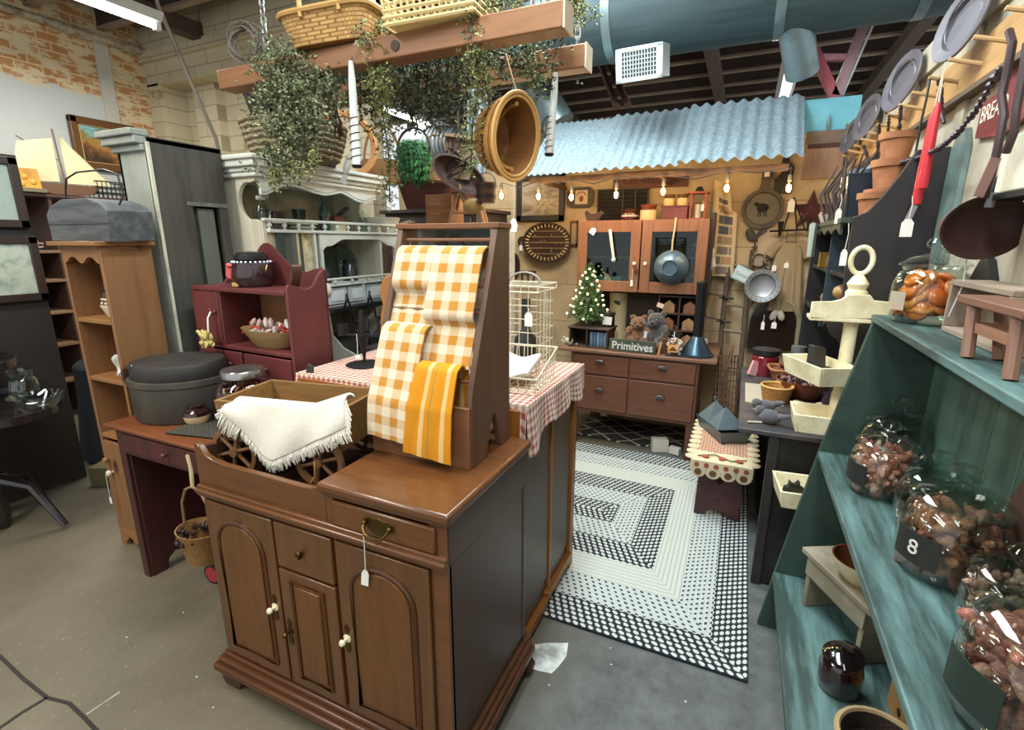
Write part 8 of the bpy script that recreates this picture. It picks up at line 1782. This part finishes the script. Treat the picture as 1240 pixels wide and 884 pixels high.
def beads(pts, n, r, label, seed=0):
    rng = random.Random(seed); m = M(); pts = [Vector(p) for p in pts]; m.tube(pts, .0015, 4)
    ln = [0]
    for a, b in zip(pts, pts[1:]): ln.append(ln[-1]+(b-a).length)
    for k in range(n):
        s = ln[-1]*k/(n-1); i = 0
        while i < len(ln)-2 and ln[i+1] < s: i += 1
        m.ball(pts[i].lerp(pts[i+1], (s-ln[i])/(ln[i+1]-ln[i])), r*rng.uniform(.75, 1.25), (1, 1, 1), 6)
    return solo('bead_garland', m, BEAD, label, 'garland', 'dark bead garlands on the peg rail')
def sag(a, b, d, n=10): a, b = Vector(a), Vector(b); return [a.lerp(b, k/n)+Vector((0, 0, -d*4*(k/n)*(1-k/n))) for k in range(n+1)]
beads([at(px, py, x=.53) for px, py in ((1210, 84), (1195, 112), (1180, 136), (1160, 161), (1140, 178), (1118, 189), (1095, 196), (1076, 204), (1063, 207), (1052, 194), (1046, 178))], 80, .0095, 'long dark bead garland swagging below the peg rail past the red candles', 1)
beads([(.57, 2.42, 2.16), (.575, 2.36, 2.05), (.575, 2.30, 2.0)], 22, .009, 'short dark bead string hanging from a peg left of the iron rods', 2)
for i, (y, L, lab) in enumerate(((2.82, .26, 'dark bead string hanging from a peg near the second charger'), (3.02, .30, 'dark bead string hanging from a peg beyond the second charger'), (3.22, .22, 'dark bead string hanging from a peg near the third charger'))): beads([(.545, y, 2.17), (.56, y+.02, 2.17-L*.5), (.55, y-.02, 2.17-L)], 24, .009, lab, 3+i)
# red taper candles
t = thing('red_tapers', 'pair of red dipped taper candles hanging by their wick from a peg', 'candle', (.53, 2.22, 2.05)); RC = plain('#c22a34', .4)
for (dy, dz, L) in ((0, 0, .27), (.035, -.02, .3)):
    m = M(); m.lathe([(0, -L), (.014, -L), (.016, -L+.02), (.011, -.02), (.006, -.004), (0, 0)], (0, dy, dz), 12); obj('taper', m, RC, t)
m = M(); m.tube([(0, 0, 0), (.0, .01, .12), (0, .035, -.02)], .0025, 4); obj('wick', m, plain('#d9cbb4', .8), t)
m = M(); m.tube([(.54, 2.42, 2.17), (.535, 2.40, 2.10), (.53, 2.39, 2.02), (.53, 2.385, 1.86), (.53, 2.36, 1.72)], .004, 5); solo('iron_hook_rod', m, IRON, 'thin black hooked rod hanging from a peg behind the red tapers', 'hook', None)
price_tag((.50, 2.19, 1.755), 'white tag on a long string below the red taper candles', .08, .035, .06); m = M(); m.box((0, 0, 0), (.018, .004, .07), (0, .25, 0)); solo('bundle_tag', m, plain('#8a8488', .7), 'small dark bundle tied above the white tag of the red tapers', 'tag', None, (.505, 2.2, 1.69))
# bread sign
t = thing('bread_sign', 'dark red wooden sign with cream lettering behind the iron rods', 'sign', (.632, 1.98, 1.97)); m = M(); m.prism([(-.26, -.05), (-.15, -.05), (-.1, -.065), (0, -.075), (.06, -.065), (.18, -.05), (.18, .05), (.05, .06), (0, .12), (-.12, .13), (-.16, .06), (-.26, .05)], -.006, .004, 'yz'); obj('board', m, plain('#7a2f35', .5), t, .001)
text_obj('BREAD', .07, plain('#d9cdb8', .6), t, (-.0075, .07, .01), (PI/2, 0, -PI/2), .001, sx=.85); text_obj('& a', .05, plain('#d9cdb8', .6), t, (-.0075, -.02, -.045), (PI/2, 0, -PI/2), .001)
def rod(pts, label):
    m = M(); m.tube(pts, .009, 8); return solo('iron_rod', m, plain('#3a2a2c', .5, .3), label, 'iron rod', 'wavy iron rods hanging on the peg rail')
rod([at(1222, 38, x=.53), at(1226, 52, x=.525), at(1219, 90, x=.525), at(1213, 115, x=.525), at(1216, 140, x=.525), at(1208, 180, x=.525), at(1200, 215, x=.525), at(1192, 240, x=.525)], 'thick dark wavy iron rod hanging on the peg rail, left of two')
rod([at(1244, 52, x=.53), at(1238, 95, x=.53), at(1231, 130, x=.53), at(1228, 160, x=.53), at(1218, 185, x=.53)], 'thick dark wavy iron rod hanging on the peg rail, right of two')
m = M(); m.box((0, 0, 0), (.02, .006, .09), (0, .2, 0)); solo('brown_tag', m, plain('#7a5a50', .6), 'brown wooden tag tied to the left iron rod', 'tag', None, at(1195, 215, x=.515))
m = M(); m.bb(.555, .62, 1.42, 1.71, 1.716, 1.85); solo('cream_box', m, plain('#d6d3bf', .5), 'cream box on the black iron wall bracket', 'box', None, bevel=.006)
t = thing('iron_bracket', 'black iron bracket shelf on the right wall above the frying pan', 'bracket', (.55, 1.6, 1.7)); m = M(); m.bb(.545, .63, 1.4, 1.73, 1.702, 1.715); m.prism([(.63, 1.6), (.63, 1.70), (.55, 1.70)], 1.5, 1.52, 'xz'); m.tube([(.56, 1.73, 1.706), (.57, 1.77, 1.74), (.6, 1.79, 1.79), (.625, 1.8, 1.83)], .008, 6); m.tube([(.56, 1.73, 1.706), (.6, 1.76, 1.70), (.625, 1.78, 1.705)], .008, 6); objw('bracket', m, IRON, t)
t = thing('frying_pan', 'rusty brown oval iron pan hanging turned to the aisle from the wall bracket', 'frying pan', (.54, 1.72, 1.64), 0, None, (.12, 0, .35)); m = M(); m.lathe([(0, 0), (.08, 0), (.104, -.03), (.109, -.03), (.088, .008), (0, .008)], n=40, rot=(-PI/2, 0, 0), sx=1.0, sy=.74); obj('pan', m, paint('#3f2622', '#241a1a', .4, .5, 5), t, smooth=60); m = M(); m.bb(-.014, .014, -.004, .006, .07, .085); obj('lug', m, IRON, t, .002); m = M(); m.bb(-.02, .0, -.034, -.03, .05, .085); obj('paper_label', m, plain('#8f8f92', .7), t); m = M(); m.tube([(0, 0, -.08), (.004, -.01, -.15), (.0, -.0, -.24)], .002, 4); obj('string', m, plain('#d0d0d0', .6), t)
m = M(); m.prism([(1.80, 1.345), (1.95, 1.345), (1.94, 1.5), (1.9, 1.55), (1.85, 1.56), (1.8, 1.5)], .62, .636, 'yz'); solo('black_paddle', m, BLK, 'black paddle shaped board on the wall behind the orange slices jar', 'board', None)
m = M(); m.prism([(-.07, -.22), (.07, -.22), (.07, .16), (.03, .22), (-.03, .22), (-.07, .16)], -.008, .008, 'yz'); solo('grey_green_frame', m, paint('#6d837f', '#4f5f5b', .3), 'narrow grey green board on the right wall beside the scrolled end panel', 'board', None, (.63, 2.28, 1.75))
# ------------------------------------------------------------------ far left: wall shelves, painting, sailboat, tiered glass table
GOLD = plain('#8a6434', .4, .3)
t = thing('landscape_painting', 'gilt framed landscape painting of an autumn path on the left wall', 'painting', (-5.97, 3.19, 2.53)); m = M()
for (a, b, c, d) in ((-.29, .29, .17, .24), (-.29, .29, -.24, -.17), (-.29, -.22, -.24, .24), (.22, .29, -.24, .24)): m.bb(-.02, .03, a, b, c, d)
obj('frame', m, plain('#6f4a28', .4, .2), t, .012); m = M()
for (a, b, c, d) in ((-.225, .225, .165, .18), (-.225, .225, -.18, -.165), (-.225, -.21, -.18, .18), (.21, .225, -.18, .18)): m.bb(-.01, .022, a, b, c, d)
obj('gilt_liner', m, plain('#c9a76a', .35, .3), t)
def paintm():
    m, nt, b = new_mat('oil_painting'); tc = N(nt, 'ShaderNodeTexCoord'); sp = N(nt, 'ShaderNodeSeparateXYZ'); nt.links.new(tc.outputs['Object'], sp.inputs[0]); f = noise_tex(nt, tc.outputs['Object'], 9, 6, .65, .5)
    h = mth(nt, 'ADD', mth(nt, 'SUBTRACT', mth(nt, 'MULTIPLY', sp.outputs[2], 2.2), mth(nt, 'MULTIPLY', sp.outputs[1], -.5)), f); c = ramp(nt, h, [(.15, lin('#3d2a1c')), (.35, lin('#7a522e')), (.5, lin('#b5813f')), (.62, lin('#8a7a3a')), (.75, lin('#7fb0b4')), (.9, lin('#a9cdd2'))]); nt.links.new(c, b.inputs['Base Color']); b.inputs['Roughness'].default_value = .4; return m
m = M(); m.bb(.0, .006, -.215, .215, -.17, .17); obj('canvas', m, paintm(), t)
t = thing('wall_bookcase', 'dark brown bookcase of knick-knacks along the left wall', 'bookcase', (-5.75, 2.5, 0)); DB = wood('#4f352a', '#2f2019', 'y', .5)
for z in (.35, .68, .97, 1.25, 1.50, 1.97):
    m = M(); m.bb(-5.97, -5.5, 1.4, 3.4, z, z+.025); objw('shelf', m, wood('#8a6a4a', '#5a4230', 'y', .6) if z < 1.9 else DB, t, .003)
for y in (1.4, 2.42, 3.38):
    m = M(); m.bb(-5.97, -5.52, y, y+.025, 0, 1.97); objw('upright', m, DB, t)
m = M(); m.bb(-5.985, -5.97, 1.4, 3.4, 0, 1.5); objw('back', m, plain('#2b2624', .8), t); m = M(); m.bb(-5.985, -5.95, 1.4, 3.4, 1.86, 1.97); objw('top_rail', m, DB, t)
t = thing('model_sailboat', 'model sailing boat with two cream sails on the wall bookcase', 'model boat', (-5.62, 2.62, 1.996)); m = M(); m.prism([(-.2, .02), (-.24, .1), (.26, .1), (.2, .03), (.05, 0), (-.12, 0)], -.05, .05, 'yz'); obj('hull', m, plain('#6a4a34', .5), t, .01); m = M(); m.cyl((0, .0, .1), (0, -.02, .56), .007, n=6); m.cyl((0, -.02, .3), (0, -.28, .46), .005, n=6); obj('mast', m, plain('#7a5a3c', .6), t)
SAIL = plain('#e0d6a8', .8); m = M(); m.sheet(lambda u, v: (.02*math.sin(u*PI)*math.sin(v*PI)+.004, -.04-.33*u*(1-.25*v), .12+.36*v*(1-.12*u)-.02*u), 10, 10, 1, 1, .002); obj('main_sail', m, SAIL, t); m = M(); m.sheet(lambda u, v: (.03*math.sin(u*PI)+.004, .02+.36*u*(1-v), .11+.4*v), 10, 10, 1, 1, .002); obj('jib', m, SAIL, t)
t = thing('amber_picture', 'amber yellow plaque with raised shapes on the wall bookcase', 'plaque', (-5.52, 2.27, 1.996), 0, None, (0, -.15, 0)); m = M(); m.bb(-.01, .01, -.13, .13, 0, .2); obj('board', m, paint('#c48f2e', '#a06f1e', .3, .5, 9), t, .003); m = M()
for (y, z) in ((-.02, .1), (.03, .13), (.0, .07), (.08, .09), (-.06, .06)): m.ball((.012, y, z), .025, (.4, 1, 1), 8)
obj('relief', m, plain('#cf9a38', .5), t); m = M(); m.bb(-.02, .05, -.14, .14, -.0, .03); obj('base', m, plain('#6a6048', .7), t)
t = thing('potted_fern', 'green fern in a dark pot at the right end of the wall bookcase', 'plant', (-5.6, 3.3, 1.996)); m = M(); m.lathe([(0, 0), (.07, 0), (.09, .16), (0, .16)], n=16); obj('pot', m, plain('#33392f', .6), t); m = M(); rng = random.Random(3)
for k in range(90):
    a = rng.random()*6.28; e = Vector((.14*math.cos(a), .14*math.sin(a), .2+rng.random()*.14)); p = Vector((0, 0, .16)); s_ = Vector((-math.sin(a), math.cos(a), 0))*.012; m.mi = k % 3; v = [m.bm.verts.new(x) for x in (p, p.lerp(e, .6)+s_+Vector((0, 0, .03)), e, p.lerp(e, .6)-s_+Vector((0, 0, .03)))]; m.face(v[:3]); m.face([v[0], v[2], v[3]])
o = obj('fronds', m, [leafmat('#5f7256'), leafmat('#4a5c44'), leafmat('#75876a')], t, smooth=0); o['kind'] = 'stuff'
t = thing('wire_planter', 'black wire basket on the wall bookcase behind the grey wooden box', 'basket', (-5.62, 2.98, 1.996)); m = M()
for z in (0, .05, .1, .15): m.tube([(-.08, -.15, z), (.08, -.15, z), (.08, .15, z), (-.08, .15, z)], .006, 5, True)
for k in range(9): y = -.15+.3*k/8; m.tube([(-.08, y, .15), (-.08, y, 0), (.08, y, 0), (.08, y, .15)], .004, 4)
obj('wire', m, plain('#2b2b2a', .5, .5), t)
# knick-knacks, every one its own thing
KK = [(2.0, 1.525, 'jug', '#8a9a86', 'sage green jug'), (2.28, 1.525, 'cup', '#c9a9a0', 'pinkish cup'), (2.50, 1.525, 'bowl', '#3a2a26', 'dark bowl'), (2.66, 1.525, 'cup', '#d6cfc4', 'white cup'), (2.82, 1.525, 'bowl', '#c9b7a0', 'cream dish'), (2.1, 1.275, 'bowl', '#6a3a33', 'dark red bowl'), (2.52, 1.275, 'cup', '#8c6a58', 'brown cup'), (2.75, 1.275, 'jug', '#6a342e', 'dark red jug'), (2.2, .995, 'jug', '#5a4a42', 'brown jug'), (2.56, .995, 'jug', '#d0d2d0', 'white pitcher'), (2.8, .995, 'cup', '#a85a3a', 'orange cup'), (2.05, .995, 'bowl', '#b59a88', 'pinkish bowl'), (2.2, .705, 'jug', '#4a2a2e', 'maroon jug'), (2.6, .705, 'bowl', '#8a4f42', 'rust bowl'), (2.84, .705, 'bowl', '#9a9a98', 'grey bowl'), (2.2, .375, 'bowl', '#5a2f45', 'purple bowl'), (2.6, .375, 'bowl', '#3f5a44', 'green bowl')]
PR = {'jug': [(0, 0), (.05, 0), (.07, .05), (.065, .1), (.04, .14), (.05, .17), (.045, .17), (0, .15)], 'cup': [(0, 0), (.035, 0), (.05, .03), (.05, .08), (.045, .08), (0, .02)], 'bowl': [(0, 0), (.05, 0), (.1, .06), (.105, .075), (.095, .075), (0, .02)]}
RN = {1.525: 'top row', 1.275: 'second row from the top', .995: 'third row', .705: 'fourth row', .375: 'bottom row'}
for (y, z, k, c, lab) in KK:
    m = M(); m.lathe(PR[k], n=18)
    if k != 'bowl': r_ = .065 if k == 'jug' else .048; h_ = .12 if k == 'jug' else .06; m.tube([(0, r_*.9, h_), (0, r_+.035, h_*.9), (0, r_+.03, h_*.45), (0, r_*.95, h_*.35)], .007, 5)
    solo(k, m, plain(c, .3, coat=.4), lab+' in the '+RN[z]+' of the wall bookcase', k, 'crockery on the wall bookcase', (-5.62, y, z+.001))
# two framed prints on a dark folding screen at the left edge
m = M(); m.bb(-4.08, -4.04, .7, 1.66, 0, 2.1); solo('dark_screen', m, plain('#2e2824', .7), 'dark upright screen carrying two framed prints at the left edge', 'screen', None)
for (y0, y1, z0, z1, lab, mat_) in ((1.0, 1.645, 1.68, 2.085, 'upper dark framed pale print at the left edge of the photo', plain('#a9b8b0', .25)), (1.0, 1.66, 1.24, 1.63, 'lower dark framed botanical print at the left edge of the photo', paint('#b9c2b2', '#8d9a8c', .3, .4, 14))):
    t = thing('framed_picture', lab, 'picture', (-4.03, (y0+y1)/2, (z0+z1)/2)); a, b, c, d = y0, y1, z0, z1; f_ = .045; m = M(); m.bb(-4.04, -4.005, a, b, d-f_, d); m.bb(-4.04, -4.005, a, b, c, c+f_); m.bb(-4.04, -4.005, a, a+f_, c, d); m.bb(-4.04, -4.005, b-f_, b, c, d); objw('frame', m, wood('#3a2a22', '#221813', 'y', .45), t, .004); m = M(); m.bb(-4.035, -4.02, a+f_-.005, b-f_+.005, c+f_-.005, d-f_+.005); objw('print', m, mat_, t)
# tiered glassware table
t = thing('tiered_table', 'dark oval two tier table crowded with glassware at the left edge', 'table', (-3.72, 1.1, 0)); DT = plain('#241d1d', .25, coat=.6)
for (z, r, cx) in ((.73, .43, .12), (.96, .3, .0)):
    m = M(); m.lathe([(0, -.02), (r-.03, -.02), (r, -.01), (r, .03), (r-.02, .03), (r-.03, .0), (0, .0)], (cx, 0, z), 44, sy=.7); obj('tier', m, DT, t)
m = M(); m.lathe([(.03, 0), (.05, .1), (.03, .25), (.05, .4), (.03, .7), (.03, .95)], n=16); obj('column', m, DT, t)
for k in range(4):
    a = k*PI/2+.5; m = M(); m.tube([(.03*math.cos(a), .03*math.sin(a), .3), (.2*math.cos(a), .2*math.sin(a), .25), (.38*math.cos(a), .3*math.sin(a), .02)], [.03, .025, .018], 8); obj('leg', m, DT, t)
GK = [((.40, -.05), .731, 'g', 'glass goblet at the right end of the lower tier'), ((.42, .12), .731, 'b', 'cut glass bowl at the far right of the lower tier'), ((.27, -.14), .731, 'b', 'cut glass bowl at the front of the lower tier'), ((.25, .14), .731, 'p', 'glass pitcher at the back of the lower tier'), ((.14, -.1), .731, 'g', 'glass goblet left of the front glass bowl'), ((.02, -.19), .731, 'b', 'glass dish at the front edge of the lower tier'), ((-.12, -.1), .731, 'p', 'glass pitcher at the left of the lower tier'), ((.14, .0), .961, 'b', 'silvery dish on the right of the upper tier'), ((-.05, -.12), .961, 'g', 'glass goblet at the front of the upper tier'), ((-.02, .1), .961, 'p', 'glass pitcher at the back of the upper tier'), ((.06, -.1), .961, 'b', 'glass dish at the front right of the upper tier')]
GP = {'g': [(0, 0), (.04, 0), (.042, .004), (.008, .012), (.007, .08), (.035, .11), (.045, .17), (.042, .17), (.03, .115), (0, .1)], 'b': [(0, 0), (.06, 0), (.1, .05), (.12, .09), (.114, .09), (.09, .05), (0, .012)], 'p': [(0, 0), (.055, 0), (.07, .06), (.06, .14), (.05, .16), (.06, .2), (.055, .2), (.045, .16), (.06, .06), (0, .012)]}
GKM = glassm('#dfe4e4', 2.4)
for ((x, y), z, k, lab) in GK:
    m = M(); m.lathe(GP[k], n=20, wob=.012)
    solo({'g': 'glass_goblet', 'b': 'glass_bowl', 'p': 'glass_pitcher'}[k], m, GKM, lab, {'g': 'goblet', 'b': 'bowl', 'p': 'pitcher'}[k], 'glassware on the tiered table', (-3.72+x, 1.1+y, z))
m = M(); m.lathe([(0, .72), (.44, .72), (.46, .70), (.47, .45), (.5, .2), (.52, .01), (0, .01)], (0, 0, 0), 48, wob=.03); solo('draped_table', m, plain('#161a24', .9), 'round table draped to the floor in dark navy cloth behind the glassware', 'table', None, (-4.25, 2.3, 0))
m = M(); m.bb(-.14, .14, -.08, .08, 0, .13); solo('straw_box', m, weave('#a89a6a', '#6a5f3c', 40), 'small straw box on the floor under the tiered table', 'box', None, (-3.75, 1.72, 0), .4)
m = M(); m.bb(-.12, .16, -.1, .1, 0, .03); m.bb(-.1, .14, -.09, .09, .03, .05); solo('book_stack', m, plain('#b08a5c', .6), 'two tan books lying on the navy draped table', 'books', None, (-4.1, 2.3, .722), .4)
m = M(); m.ball((0, 0, .05), .09, (1.3, 1, .6), 12); solo('green_cushion', m, knit('#4a6a4f'), 'small green cushion on the navy draped table', 'cushion', None, (-4.35, 2.15, .722))
